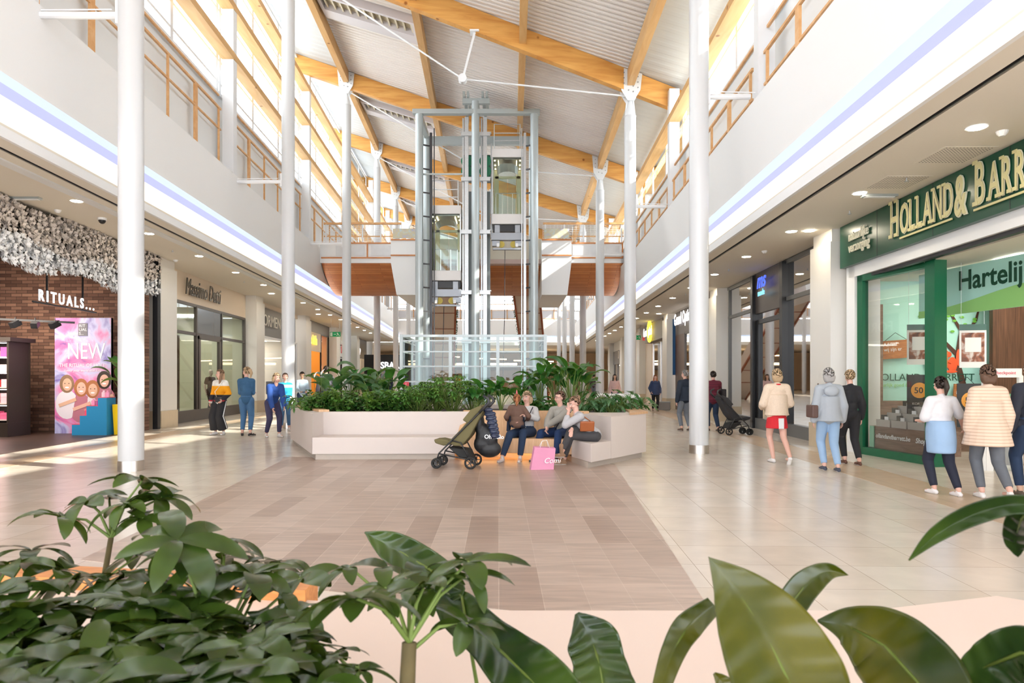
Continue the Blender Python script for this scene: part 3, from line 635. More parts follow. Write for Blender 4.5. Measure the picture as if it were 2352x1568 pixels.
# optician
wall('wall_shop_front', fr, 24.0, 32.0, 3.42, 4.47, mat('grey_brown_board', (.12,.10,.09), .4), 'dark board of the optician with white letters')
sign(fr, 31.7, 3.86, 'Grand Optical', .72, lit_white, 'white lit letters Grand on the nearer optician board', off=-.12, bold=.01, sx=.9)
wall('wall_shop_front', fr, 30.0, 32.0, 0, 3.42, brown_wood(), 'brown timber panel of the optician')
shopfront('shop_window', fr, 24.0, 30.0, 3.42, .1, [24.1, 29.9], [], bronze, 'optician window behind the nearest right column')
room(fr, 24, 30.0, 3.36, 4, mat('orange_tan_wall', srgb(226,170,116), .6), label='the optician')
b = MB(); b.box(fr.X(32.05)-.12, fr.X(32.05)+.0, 32.0, 32.06, 1.6, 4.2); tag(b.build('banner', mat('blue_banner', srgb(40,90,140), .6)), 'narrow dark blue banner edge on the third right pillar', 'banner')
wall('wall_shop_front', fr, 33.1, 38.8, 3.4, 4.38, mat('grey_brown_board', (.12,.10,.09), .4), 'second dark optician board with the yellow ring', off=-.4, th=.4)
sign(fr, 38.65, 3.74, 'Grand  ptical', .66, lit_white, 'white letters around a yellow ring on the further optician board', off=-.52, bold=.01, sx=.85)
t = empty('ring_logo', fr.p(36.55, 3.92, -.5), 0, 'yellow lit ring in the middle of the optician lettering', 'sign'); q = MB()
q.tube([(-.0, .42*math.cos(2*PI*i/20), .52*math.sin(2*PI*i/20)) for i in range(21)], .06, 8); q.build('ring', lit_yellow, t)
shopfront('shop_window', fr, 33.1, 38.6, 3.4, .1, [33.2, 36.0, 38.5], [], steel, 'narrow optician window under the yellow ring')
room(fr, 33.1, 38.6, 3.36, 3, mat('orange_tan_wall', srgb(226,170,116), .6), label='the further optician', nl=1)
wall('wall_shop_front', fr, 38.8, 50.4, 0, 4.47, beigew, 'blank beige wall panels beyond the optician')
wall('trim_joint', fr, 42.9, 42.95, 0, 4.4, black, 'dark joint in the blank beige wall', off=-.02, th=.03, cat='trim')
wall('wall_shop_front', fr, 51.3, 65, 3.7, 4.47, cream, 'cream fascia of the grey shop far down the right'); wall('wall_shop_front', fr, 51.3, 65, 2.6, 3.7, mat('grey_board', (.16,.155,.16), .5), 'grey board with a small emblem far down the right', off=-.05)
for i, (ya, yb) in enumerate(((51.3,52),(54,54.8),(56.5,57.2),(59,60))): wall('wall_shop_front', fr, ya, yb, 0, 2.6, mat('grey_board', (.16,.155,.16), .5), 'grey pier of the far right shop, %s' % ordn[i+1])
sign(fr, 54.9, 3.0, 'D', .9, mat('cream_letter', (.75,.70,.62), .4), 'small round cream emblem on the far grey board', off=-.15)
room(fr, 51.3, 65, 2.6, 3, label='the grey shop far down the right', nl=2)
# downlights
def downlight(x, y, z, side, i):
    t = empty('downlight', (x, y, z), 0, 'round recessed downlight, %s along the %s soffit' % (['first','second','third','fourth','fifth','sixth','seventh','eighth','ninth','tenth','eleventh','twelfth','thirteenth','fourteenth','fifteenth','sixteenth','seventeenth'][i], side), 'light', 'recessed downlights in the %s soffit' % side)
    q = MB(); q.cyl((0,0), .125, -.008, .0, 18); q.build('trim_ring', white, t)
    q = MB(); q.cyl((0,0), .10, -.012, -.008, 18); q.build('lamp_disc', down_e, t)
for i in range(17): downlight(-7.73-.060*(7.4+3.03*i), 7.4+3.03*i, 4.925, 'left', i)
for i in range(17): downlight(5.38+.026*(8.26+2.93*i), 8.26+2.93*i, 4.47, 'right', i)
for i, Y in enumerate((28.2, 37.3, 46.4)): 
    t = empty('downlight', (f0.X(Y,-.8), Y, 4.925), 0, 'extra round downlight before the left pillar number %s' % ordn[i+2], 'light'); q = MB(); q.cyl((0,0), .10, -.012, 0, 18); q.build('lamp_disc', down_e, t)
for i, (Y, off) in enumerate(((14.05,-.35),(23.1,-.35),(32.2,-.35))):
    t = empty('downlight', (5.815+.0444*Y+off, Y, 4.47), 0, 'extra round downlight before the right pillar number %s' % ordn[i+1], 'light'); q = MB(); q.cyl((0,0), .10, -.012, 0, 18); q.build('lamp_disc', down_e, t)
# small ceiling fittings
def fitting(x, y, z, kind, label):
    t = empty({'s': 'sprinkler', 'g': 'perforated_speaker', 'd': 'smoke_detector', 'c': 'security_camera', 'e': 'emergency_light'}[kind], (x, y, z), 0, label, {'s': 'sprinkler', 'g': 'speaker', 'd': 'smoke detector', 'c': 'camera', 'e': 'light'}[kind])
    q = MB()
    if kind == 's': q.tube([(0,0,0),(0,0,-.05),(0,0,-.052),(0,0,-.06)], [.012,.012,.035,.035], 8); q.build('head', galv, t)
    if kind == 'd': q.tube([(0,0,0),(0,0,-.03),(0,0,-.06)], [.07,.06,.03], 14); q.build('housing', white, t)
    if kind == 'c': q.tube([(0,0,0),(0,0,-.05)], [.09,.09], 16); q.build('base', white, t); q = MB(); q.ell((0,0,-.05), (.075,.075,.08), 14); q.build('dome', black, t, smooth=True)
    if kind == 'e': q.box(-.28,.28,-.06,.06,-.04,0); q.build('housing', greym, t); q = MB(); q.box(-.24,.24,-.04,.04,-.05,-.04); q.build('lens', white, t)
    if kind == 'g':
        q.box(-.35,.35,-.35,.35,-.004,0); q.build('plate', ceilm, t); q = MB()
        for i in range(14):
            for j in range(14): q.box(-.31+.046*i, -.295+.046*i, -.31+.046*j, -.295+.046*j, -.006, -.004)
        q.build('perforated_mesh', darkm, t)
for a_ in ((6.0,9.3,'g','perforated square ceiling plate nearest the green sign'),(5.95,10.6,'g','perforated square ceiling plate, second above the green sign'),(6.0,8.4,'d','smoke detector above the end of the green sign'),(5.95,10.35,'s','sprinkler head above the green sign'),(6.1,12.4,'s','sprinkler head beside the first right pillar'),(6.05,11.3,'e','flat emergency light near the green sign'),(6.0,16.3,'d','detector before the fashion shop'),(6.0,19.0,'s','sprinkler before the fashion shop'),(6.2,24.5,'s','sprinkler before the optician')):
    fitting(a_[0], a_[1], 4.47, a_[2], a_[3])
for a_ in ((-9.35,13.2,'e','flat emergency light before the flower valance'),(-9.4,14.2,'d','round detector before the flower valance'),(-8.9,14.9,'c','dark dome camera beside the nearest left column'),(-9.2,18.6,'s','sprinkler before the bronze shop'),(-9.9,20.2,'d','detector over the bronze shop'),(-9.6,24.6,'s','sprinkler over the script lettering')):
    fitting(a_[0], a_[1], 4.925, a_[2], a_[3])
# exit signs
green = mat('exit_green', srgb(0,110,60), .5, emit=srgb(0,110,60), es=.5)
def exit_sign(px, py, Y, wpx, hpx, label, m=None, arrow=True):
    p = P(px, py, Y); k = Y/F; W_, H_2 = wpx*k, hpx*k
    t = empty('exit_sign', p, 0, label, 'exit sign')
    q = MB(); q.box(-W_/2, W_/2, -.02, .02, -H_2/2, H_2/2); q.build('panel', m or green, t)
    q = MB(); q.box(-W_*.46, -W_*.26, -.026, -.02, -H_2*.4, H_2*.4)
    q.bar((-.14*W_,-.024,0),(.08*W_,-.024,0),.006,H_2*.12); q.bar((.18*W_,-.024,.3*H_2),(.3*W_,-.024,-.05*H_2),.006,H_2*.2); q.bar((.3*W_,-.024,-.05*H_2),(.42*W_,-.024,-.35*H_2),.006,H_2*.1); q.bar((.26*W_,-.024,-.05*H_2),(.14*W_,-.024,-.3*H_2),.006,H_2*.1)
    q.build('pictogram', mat('sign_white', (.8,.85,.78), .5), t)
    q = MB(); zt = (4.925 if px < 1176 else 4.47)-p.z
    for x in (-W_*.4, W_*.4): q.bar((x,0,H_2/2),(x,0,zt),.008,.008)
    q.build('wire', galv, t)
exit_sign(770, 767.5, 39.5, 24, 11, 'green hanging exit sign on the left before the children shop')
exit_sign(1465, 775, 40, 13, 10, 'green hanging exit sign on the right by the second column')
exit_sign(1478.5, 778, 40.2, 7, 7, 'small red hanging sign right of the green exit sign', mat('exit_red', srgb(200,30,40), .5, emit=srgb(200,30,40), es=.5))
# ---------------- green health shop on the right
hs = Fac(6.25, .024, 1)
gb = mat('dark_green_board', srgb(24,78,58), .28); gframe = mat('green_frame', srgb(20,98,66), .35)
t = empty('shop_sign', hs.p(13.76, 3.64), 0, 'large dark green fascia board with cream letters HOLLAND & BARRETT', 'sign'); o = Vector(t.location)
def hb(mb, *a): n0 = len(mb.v); hs.slab(mb, *a); mb.v[n0:] = [tuple(Vector(v)-o) for v in mb.v[n0:]]
q = MB(); hb(q, 6.0, 13.76, 3.64, 4.465, 0, .3); q.build('sign_board', gb, t)
q = MB(); [hb(q, y, y+.012, 3.64, 4.465, -.003, .01) for y in (12.3, 10.6, 8.9)]; q.build('board_joint', darkm, t)
gold = mat('pale_gold_letter', srgb(222,214,160), .5); goldw = mat('cream_outline', srgb(240,236,210), .5)
def htext(s_, Y, z, size, m_, **k):
    M_ = hs.M(Y, z, k.pop('off', -.03)); M_.translation = M_.translation-o; return text_mesh('lettering', s_, size, M_, m_, t, **k)
def serif_word(s_, Y, z, size, adv, sx=.8):                 # heavy letters with slab serifs
    SV = {'H': [(.09,0),(.52,0),(.09,1),(.52,1)], 'L': [(.09,0),(.09,1)], 'A': [(.06,0),(.58,0)], 'N': [(.09,0),(.09,1),(.56,1)], 'R': [(.09,0),(.09,1),(.52,0)], 'D': [(.09,0),(.09,1)], 'B': [(.09,0),(.09,1)], 'T': [(.3,0)], 'E': [(.09,0),(.09,1)]}
    y = Y
    for i, ch in enumerate(s_):
        sz = size*(1.2 if i == 0 else 1); w_ = adv[ch]*sz*sx
        htext(ch, y, z, sz, goldw, off=-.018, bold=.018, sx=sx, ext=.004); htext(ch, y, z, sz, gold, off=-.030, bold=.004, sx=sx, ext=.004)
        q = MB()
        for (u, v) in SV.get(ch, []):
            yc = y-u*sz*sx; zc_ = z+v*.70*sz; hb(q, yc-.10*sz*sx*1.3, yc+.10*sz*sx*1.3, zc_-.02*sz-.012*(v == 1), zc_+.05*sz-.02*(v == 1), -.042, .012)
        if q.v: q.build('serif', gold, t)
        y -= w_
    return y
ADV = dict(H=.80, O=.84, L=.62, A=.74, N=.82, D=.82, B=.76, R=.74, E=.66, T=.68)
ye = serif_word('HOLLAND', 11.82, 3.86, .70, ADV, .47)
q = MB(); hb(q, ye+.05, 11.5, 3.775, 3.805, -.035, .02); q.build('underline', gold, t)
htext('&', ye-.02, 3.80, .84, goldw, off=-.018, bold=.02, sx=.5); htext('&', ye-.02, 3.80, .84, gold, off=-.034, bold=.005, sx=.5)
ye2 = serif_word('BARRETT', ye-.45, 3.86, .70, ADV, .47)
q = MB(); hb(q, 6.2, ye-.45, 3.775, 3.805, -.035, .02); q.build('underline', gold, t)
htext('natuurlijke', 13.33, 4.10, .26, goldw, off=-.03, bold=.003, sx=.70); htext('verzorging', 13.33, 3.88, .26, goldw, off=-.03, bold=.003, sx=.74)
# white portal under the sign, dark shutter slot
q = MB(); hs.slab(q, 6, 13.6, 3.42, 3.66, .10, .5); hs.slab(q, 13.36, 13.70, 0, 3.66, .10, .5)
struct(q.build('trim_portal', white), 'white portal around the green health shop', 'trim')
q = MB(); hs.slab(q, 6, 13.4, 3.36, 3.43, .16, .1); struct(q.build('trim_shutter', darkm), 'dark shutter slot under the white portal', 'trim')
# angled green window
A = Vector((6.72, 13.25, 0)); B = Vector((6.98, 11.35, 0)); dv = (B-A).normalized(); L_ = (B-A).length
t = empty('shop_window', A, math.atan2(dv.y, dv.x), 'green framed display window of the health shop', 'shop window')
q = MB(); q.box(0,.16,-.06,.06,0,3.4); q.box(L_-.06,L_+.16,-.12,.1,0,3.42); q.box(0,L_,-.06,.06,0,.14); q.box(0,L_,-.06,.06,3.3,3.42); q.build('frame', gframe, t)
q = MB(); q.face([(.1,0,.14),(L_,0,.14),(L_,0,3.3),(.1,0,3.3)]); q.build('pane', shopglass, t)
q = MB(); q.box(.2,L_,.06,.5,.14,.55); q.build('display_plinth', woodmat('grey_wood', srgb(150,124,108), srgb(120,96,82), 6, (.4,4,4), .5), t)
text_mesh('lettering', 'ollandandbarrett.be', .115, frameM((.38,.055,.34), (1,0,0)), white, t, ext=.001, shear=.2, bold=.002)
text_mesh('lettering', 'Shop ook', .125, frameM((1.42,.055,.33), (1,0,0)), white, t, ext=.001, shear=.2, bold=.002)
q = MB(); q.box(.24,.36,.03,.05,.15,.55,Matrix.Translation((.0,0,.0)) @ Matrix.Shear('XZ', 4, (.4,0)) if False else None); q.build('leaflet', mat('mint_card', srgb(150,210,180), .6), t)
mint = mat('mint_panel', srgb(178,226,212), .6); hbw = mat('health_shop_wall', srgb(225,205,175), .6)
# interior walls
b = MB(); b.box(10.9, 11.0, 4, 14.2, 0, 3.6); b.box(6.8, 11, 13.75, 13.85, 0, 3.6); struct(b.build('wall_shop', hbw), 'cream inner walls of the health shop', 'wall')
b = MB(); b.box(6.9, 10.9, 4, 14, 3.38, 3.46); struct(b.build('ceiling_shop', shopceil), 'tiled ceiling inside the health shop', 'ceiling')
t = empty('ceiling_light', (8.6, 10.5, 3.38), 0, 'rectangular light panels inside the health shop', 'light')
for i, (x, y) in enumerate(((-.4,1.9),(.9,1.9),(-.4,.4),(.9,.4),(-.4,-1.1),(.9,-1.1),(2,.4))):
    q = MB(); q.box(x-.35,x+.35,y-.3,y+.3,-.34,-.32) if False else q.box(x-.35,x+.35,y-.3,y+.3,-.03,-.01); q.build('light_panel', panel_e, t)
# hanging header: mint with green hill and Hartelijk welkom
t = empty('banner', (7.05, 13.3, 2.62), 0, 'mint hanging banner with a green hill reading Hartelijk welkom', 'banner')
dvb = Vector((.62, -4.9, 0)).normalized(); t.rotation_euler = (0, 0, math.atan2(dvb.y, dvb.x)); t.location = (7.55, 12.7, 2.55)
q = MB(); q.box(0, 6.2, -.02, .02, 0, .80); q.build('board', mint, t)
q = MB(); n = 24; top = [(6.2*i/n, .12+.26*math.sin(PI*(i/n*1.25-.05))**2*1.0) for i in range(n+1)]
for (xa, za), (xb, zb) in zip(top, top[1:]): q.face([(xa,-.024,0),(xb,-.024,0),(xb,-.024,zb),(xa,-.024,za)])
q.build('hill', mat('hill_green', srgb(150,205,120), .6), t)
text_mesh('lettering', 'Hartelijk welkom', .46, frameM((.95,-.03,.40), (1,0,0)), mat('deep_green_letter', srgb(24,72,52), .5), t, ext=.002, bold=.008, sx=.93)
# mint wall with tree, squirrel, signs
b = MB(); b.box(7.0, 9.6, 13.70, 13.75, 0, 3.38); struct(b.build('wall_mint', mint), 'mint green inner wall of the health shop', 'wall')
b = MB(); b.box(9.25, 10.9, 13.2, 13.3, 0, 3.38); struct(b.build('wall_walnut', brown_wood()), 'walnut panelled wall inside the health shop', 'wall')
b = MB(); b.box(7.0, 10.4, 13.55, 13.69, 0, 1.0); b.box(7.0, 7.3, 13.5, 13.69, 1.0, 2.9); struct(b.build('wall_wainscot', woodmat('grey_wood', srgb(150,124,108), srgb(120,96,82), 6, (.4,4,4), .5)), 'grey brown timber wainscot in the health shop', 'wall')
t = empty('wall_graphic', (8.75, 13.68, 0), 0, 'brown tree and orange squirrel printed on the mint wall', 'wall graphic')
q = MB(); q.tube([(.35,0,.2),(.30,0,1.1),(.12,0,1.8),(.2,0,2.4),(-.1,0,2.9)], [.10,.08,.06,.04,.02], 6); q.tube([(.14,0,1.9),(-.25,0,2.3),(-.5,0,2.9)], [.05,.03,.015], 6); q.tube([(.2,0,2.2),(.5,0,2.6),(.6,0,3)], [.04,.03,.015], 6); q.tube([(-.2,0,2.25),(-.45,0,2.3),(-.6,0,2.5)], [.025,.02,.01], 6)
for v_ in q.v: pass
q.v = [(x, y*.1-.0, z) for x, y, z in q.v]; q.build('tree', mat('tree_brown', srgb(84,52,36), .7), t)
q = MB()
for i in range(22): a = i*2.4; q.ell((-.6+.05*i+.12*math.sin(a), -.012, 2.2+.5*abs(math.sin(a*1.7))), (.045,.004,.025), 8)
q.build('leaf', mat('leaf_print', srgb(120,190,70), .6), t)
q = MB(); q.ell((.02,-.02,1.72),(.10,.006,.15),14); q.ell((-.07,-.02,1.92),(.075,.006,.06),12); q.ell((.16,-.02,1.86),(.07,.006,.18),12); q.ell((-.1,-.02,1.99),(.015,.006,.035),8); q.capsule((-.02,-.02,1.75),(-.12,-.02,1.80),.022,.016,8); q.ell((0,-.02,1.58),(.12,.006,.03),10)
q.build('squirrel', mat('squirrel_orange', srgb(238,92,44), .6), t)
wsm = woodmat('sign_wood', srgb(196,128,72), srgb(160,96,50), 6, (1,6,6), .6)
for i, (x, z, w_, h_, s_, lb) in enumerate(((7.62,2.02,.62,.36,'Advies?\nwij zijn er', 'wooden sign reading Advies behind the display glass'),(8.42,1.82,.42,.34,'Onze p\nvindt u\nvoorsp', 'wooden sign reading Onze beside the tree'),(9.0,1.15,.5,.34,'u blij,\nlaat het\nweten!', 'wooden sign reading blij under the squirrel'))):
    t = empty('wooden_sign', (x, 13.6, z), 0, lb, 'sign'); t.rotation_euler = (0, R(-4+4*i), 0)
    q = MB(); q.box(-w_/2, w_/2, -.015, .015, -h_/2, h_/2); q.build('board', wsm, t)
    q = MB(); q.bar((-w_*.35,0,h_/2),(0,0,h_/2+.15),.008,.008); q.bar((w_*.35,0,h_/2),(0,0,h_/2+.15),.008,.008); q.build('cord', darkm, t)
    text_mesh('lettering', s_, .10, frameM((-w_*.42,-.02,h_*.2), (1,0,0)), white, t, ext=.001, sx=.9)
text_o = empty('wall_lettering', (7.2, 13.66, 1.28), 0, 'green letters HOLLAND & BARRETT on the mint wall behind glass', 'lettering')
text_mesh('lettering', 'HOLLAND & BARRETT', .20, frameM((.0,0,.12), (1,0,0)), gb, text_o, ext=.002); text_mesh('lettering', 'natuurlijk goed & gezond', .10, frameM((.0,0,0), (1,0,0)), mat('hill_green', srgb(150,205,120), .6), text_o, ext=.002)
# hanging posters, two strings
cardm = mat('poster_black', (.03,.03,.03), .5); offw = mat('poster_offwhite', (.78,.76,.70), .6); oran = mat('poster_orange', srgb(235,160,60), .5)
for i, (x, y, z0, lb) in enumerate(((7.30,12.3,2.05,'hanging brown poster with a white square behind the green glass, upper of the string'),(7.30,12.3,1.15,'hanging black poster with an orange 50 disc behind the green glass, lower of the string'),(7.62,11.35,1.98,'hanging brown poster with a white square in the shop opening, upper of the string'),(7.55,11.3,1.0,'hanging black poster with an orange 50 disc in the shop opening, lower of the string'))):
    t = empty('hanging_poster', (x, y, z0), R(-12), lb, 'poster')
    q = MB(); q.box(-.20,.20,-.008,.008,-.36,.36); q.build('card', cardm if i % 2 else offw, t)
    q = MB()
    if i % 2: q.ell((0,-.012,.08), (.14,.004,.14), 20); q.build('disc', oran, t); text_mesh('lettering', '50', .15, frameM((-.09,-.018,.03), (1,0,0)), cardm, t, ext=.001, bold=.002); text_mesh('lettering', 'KORTING\nop alles', .06, frameM((-.12,-.012,-.18), (1,0,0)), offw, t, ext=.001)
    else: q.box(-.17,.17,-.012,-.008,-.26,.22); q.build('picture', noise_art('brown_print', [srgb(70,40,30), srgb(150,90,60), srgb(210,200,190)], 6, 1), t); q = MB(); q.box(-.12,.12,-.016,-.012,-.1,.14); q.build('white_square', offw, t); q = MB(); q.box(-.2,.2,-.013,-.009,.26,.36); q.build('header', gb, t)
    q = MB(); q.bar((-.17,0,.36),(-.17,0,3.36-z0),.004,.004); q.bar((.17,0,.36),(.17,0,3.36-z0),.004,.004); q.build('string', galv, t) if i % 2 == 0 else None
# security gates
gatem = mat('gate_white', (.80,.78,.74), .4)
for i, (x, y, lb) in enumerate(((7.68,10.75,'cream anti theft gate beside the green window'),(8.35,9.55,'cream anti theft gate at the right edge of the opening'))):
    t = empty('security_gate', (x, y, 0), R(-6), lb, 'security gate'); W_ = .52
    q = MB(); q.tube([(-W_/2,0,0),(-W_/2,0,1.48),(-W_/2+.06,0,1.55),(W_/2-.06,0,1.55),(W_/2,0,1.48),(W_/2,0,0)], .045, 8); q.box(-W_/2,W_/2,-.05,.05,1.46,1.60); q.box(-W_/2,-W_/2+.1,-.06,.06,0,.45); q.box(W_/2-.1,W_/2,-.06,.06,0,.45); q.box(-W_/2,W_/2,-.03,.03,1.0,1.12); q.build('frame', gatem, t, smooth='auto')
    q = MB(); q.box(-W_/2+.05,W_/2-.05,-.008,.008,0,1.02); q.build('panel', clear, t)
    text_mesh('lettering', 'Checkpoint', .07, frameM((-.16,-.055,1.51), (1,0,0)), mat('red_letter', (.75,.05,.08), .4), t, ext=.001)
# counter with products
t = empty('counter', (9.2, 11.6, 0), R(-8), 'walnut counter inside the health shop', 'counter')
q = MB(); q.box(-1.0,1.2,-.3,.3,0,1.0); q.build('body', brown_wood(), t); q = MB(); q.box(-1.05,1.25,-.35,.35,1.0,1.05); q.build('top', cream, t)
r2 = random.Random(11)
for i in range(6):
    q = MB(); hh = r2.uniform(.08,.2); q.box(-.06,.06,-.05,.05,0,hh); q.box(-.062,.062,-.052,.052,hh*.3,hh*.6); cc = r2.choice([(.8,.7,.1),(.7,.75,.7),(.15,.35,.2)])
    o_ = q.build('product_box', mat('prod%.2f' % cc[0], cc, .5)); o_.location = (8.35+.27*i, 11.55-.04*i, 1.05); tag(o_, 'small product box standing on the walnut counter', 'box', 'boxes on the walnut counter')
# window display items
for i in range(9):
    r3 = i//3; c3 = i % 3; Xp = A+dv*(.55+.42*c3+.12*r3); nrm = Vector((-dv.y, dv.x, 0)); Xp = Xp+nrm*(.14+.13*r3)
    t = empty('display_carton', (Xp.x, Xp.y, .55), t.rotation_euler.z if False else math.atan2(dv.y, dv.x), 'grey display block with small cartons, %s row, %s' % (['front','middle','back'][r3], ['left','centre','right'][c3]), 'display')
    q = MB(); q.box(-.19,.19,-.06,.06,0,.13+.13*r3); q.build('block', mat('pale_grey_block', (.5,.46,.42), .7), t)
    q = MB(); q.box(-.08,.0,-.04,.03,.13+.13*r3,.22+.13*r3); q.build('carton', mat('dark_carton', (.10,.10,.09), .5), t)
    q = MB(); q.box(.03,.13,-.05,-.04,.11+.13*r3,.19+.13*r3); q.build('price_card', white, t)
# ================================================================== BRIDGE, END WALL
soffit = brickmat('orange_plank_soffit', srgb(206,132,76), srgb(184,106,56), srgb(120,60,28), 2.4, .14, .006, .45, axes='XY', bump=.6)
BY0, BY1 = 31.0, 38.0
def xl_(Y): return -6.71-.0628*Y
def xr_(Y): return 4.05+.0286*Y
b = MB(); n = 16; pr = [(BY0+(BY1-BY0)*i/n, 6.64-1.02*math.sin(PI*i/n)**.8) for i in range(n+1)]
for (y0, z0), (y1, z1) in zip(pr, pr[1:]): b.face([(xl_(y0)+.05, y0, z0), (xr_(y0)+.1, y0, z0), (xr_(y1)+.1, y1, z1), (xl_(y1)+.05, y1, z1)])
t = empty('footbridge', (0, BY0, 0), 0, 'white upper footbridge across the hall with curved orange timber soffit', 'bridge', kind='structure')
def sh(mb): mb.v = [(x, y-BY0, z) for x, y, z in mb.v]; return mb
sh(b).build('soffit', soffit, t)
q = MB(); q.box(xl_(BY0), xr_(BY0), BY0-.05, BY0+.2, 6.64, 7.55); q.box(xl_(BY1), xr_(BY1), BY1-.2, BY1+.05, 6.64, 7.55); q.box(xl_(BY0), xr_(BY1), BY0+.2, BY1-.2, 6.68, 7.3); sh(q).build('parapet', white, t)
perf = brickmat('perforated_white', (.72,.72,.76), (.74,.74,.78), (.86,.86,.86), .06, .06, .014, .5, axes='XZ', offset=0, bump=0)
ors = woodmat('orange_trim', srgb(214,146,92), srgb(196,122,68), 6, (.3,1,1), .45)
for x0, x1 in ((-8.05,-6.55),(-6.45,-5.05),(2.62,4.05),(4.15,4.95)):
    q = MB(); q.box(x0+.1,x1-.1,BY0-.075,BY0-.05,6.98,7.42); sh(q).build('perforated_panel', perf, t)
    q = MB(); q.box(x1-.0,x1+.06,BY0-.09,BY0-.05,6.87,7.52); sh(q).build('batten', ors, t)
for x0, x1, z in ((-8.6,-5.05,7.50),(-8.6,-5.05,6.84),(2.6,5.0,7.50),(2.6,5.0,6.84)):
    q = MB(); q.box(x0,x1,BY0-.1,BY0-.04,z,z+.06); sh(q).build('trim_strip', ors, t)
# stair boxes left and right of the tower
for x0, x1, g in ((-5.05,-3.95,1),(1.30,2.42,-1)):
    q = MB(); a0, a1 = (x0-.25, x1) if g > 0 else (x0, x1+.18)
    q.hexa([(x0,BY0-1.0,5.09),(x1,BY0-1.0,5.09),(x1,BY0+4.5,5.09),(x0,BY0+4.5,5.09),(a0,BY0-1.0,6.5),(a1,BY0-1.0,6.5),(a1,BY0+4.5,6.5),(a0,BY0+4.5,6.5)])
    q.box(a0,a1,BY0-1.0,BY0+4.5,6.5,7.50); sh(q).build('stair_box', white, t)
    q = MB(); q.box(a0,a1,BY0-1.05,BY0-1.0,7.46,7.52); q.box(a0,a1,BY0-1.05,BY0-1.0,6.78,6.84); sh(q).build('trim_strip', ors, t)
    q = MB(); q.box(a0+.1,a1-.1,BY0-1.02,BY0-.98,7.56,7.98); sh(q).build('notice_panel', noise_art('notice_print', [srgb(200,214,220), srgb(214,204,170), srgb(190,190,214)], 4, .3), t)
q = MB(); q.box(-3.95,1.30,BY0-.4,BY0-.1,6.75,7.65); sh(q).build('centre_panel', mat('cream_panel', srgb(232,222,204), .5), t)
q = MB(); q.box(-3.95,1.30,BY0-.4,BY0+1.4,6.55,6.75); sh(q).build('centre_soffit', mat('mauve_panel', srgb(206,180,170), .5), t)
def railing(name, x0, x1, Y, z0, z1, label, n=None, posts=5, bars=8):
    t = empty(name, (x0, Y, z0), 0, label, 'railing'); W_ = x1-x0; H_ = z1-z0
    q = MB(); q.box(0,W_,-.05,.05,H_-.09,H_); q.build('handrail', oak_rail, t)
    q = MB(); q.box(0,W_,-.02,.02,H_*.30,H_*.35); q.build('lower_rail', oak_rail, t)
    q = MB(); k = int(W_/.16)
    for i in range(k+1): q.bar((W_*i/k,0,0),(W_*i/k,0,H_-.1),.014,.014)
    for j in range(bars): q.bar((0,0,H_*(j+1)/(bars+1)),(W_,0,H_*(j+1)/(bars+1)),.010,.010)
    q.build('railing_grid', whitem, t)
    for i in range(posts):
        q = MB(); x = .1+(W_-.2)*i/(posts-1); q.box(x-.03,x+.03,-.03,.03,0,H_-.08); q.build('post', whitem, t)
railing('bridge_railing', -8.5, -5.0, BY0-.0, 7.55, 8.47, 'white grid railing with orange handrail on the bridge, left of the lift tower')
railing('bridge_railing', 1.4, 5.05, BY0-.0, 7.55, 8.47, 'white grid railing with orange handrail on the bridge, right of the lift tower')
railing('bridge_railing', -9.1, 5.2, BY1-.1, 7.55, 8.47, 'rear white grid railing along the far side of the bridge', posts=9, bars=5)
# escalators seen from below
panelm = mat('escalator_panel', srgb(224,204,184), .45); redw = mat('red_brown_strip', srgb(160,84,48), .5)
for x0, x1, dx, lb in ((-4.25,-2.95,-.10,'left'),(.10,1.45,.10,'right')):
    Y0, Y1 = 36.0, 46.0; z0, z1 = 5.75, 0.02
    t = empty('escalator', (x0, Y0, 0), 0, 'escalator rising to the bridge behind the %s lift, beige underside with hedge trim' % lb, 'escalator')
    w_ = x1-x0; dX = dx*(Y1-Y0)
    q = MB(); q.hexa([(0,0,z0),(w_,0,z0),(w_+dX,Y1-Y0,z1),(dX,Y1-Y0,z1),(0,0,z0+.9),(w_,0,z0+.9),(w_+dX,Y1-Y0,z1+.9),(dX,Y1-Y0,z1+.9)]); q.build('truss_cladding', panelm, t)
    for i in range(1, 7):
        f_ = i/7.5; q = MB(); y = f_*(Y1-Y0); z = z0+(z1-z0)*f_; q.bar((dX*f_,y,z-.01),(w_+dX*f_,y,z-.01),.08,.03); q.build('joint_strip', redw, t)
    q = MB()
    for xx in (0, w_): q.bar((xx,0,z0-.0),(xx+dX,Y1-Y0,z1),.10,.12)
    q.build('edge_strip', redw, t)
    q = MB(); rr = random.Random(5); e = w_ if lb == 'left' else 0; gg = 1 if lb == 'left' else -1
    for i in range(1400):
        f_ = rr.random(); p = Vector((e+dX*f_+gg*rr.uniform(.02,.16), f_*(Y1-Y0), z0+(z1-z0)*f_+rr.uniform(-.05,1.0))); d = Vector((rr.uniform(-1,1),rr.uniform(-1,1),rr.uniform(-1,1))).normalized()*.06; e2 = d.cross(Vector((.3,.5,1))).normalized()*.03
        q.face([p-d*.5, p+e2, p+d*.5, p-e2])
    o_ = q.build('hedge_trim', mat('hedge_green', srgb(52,92,52), .7), t); o_['kind'] = 'stuff'
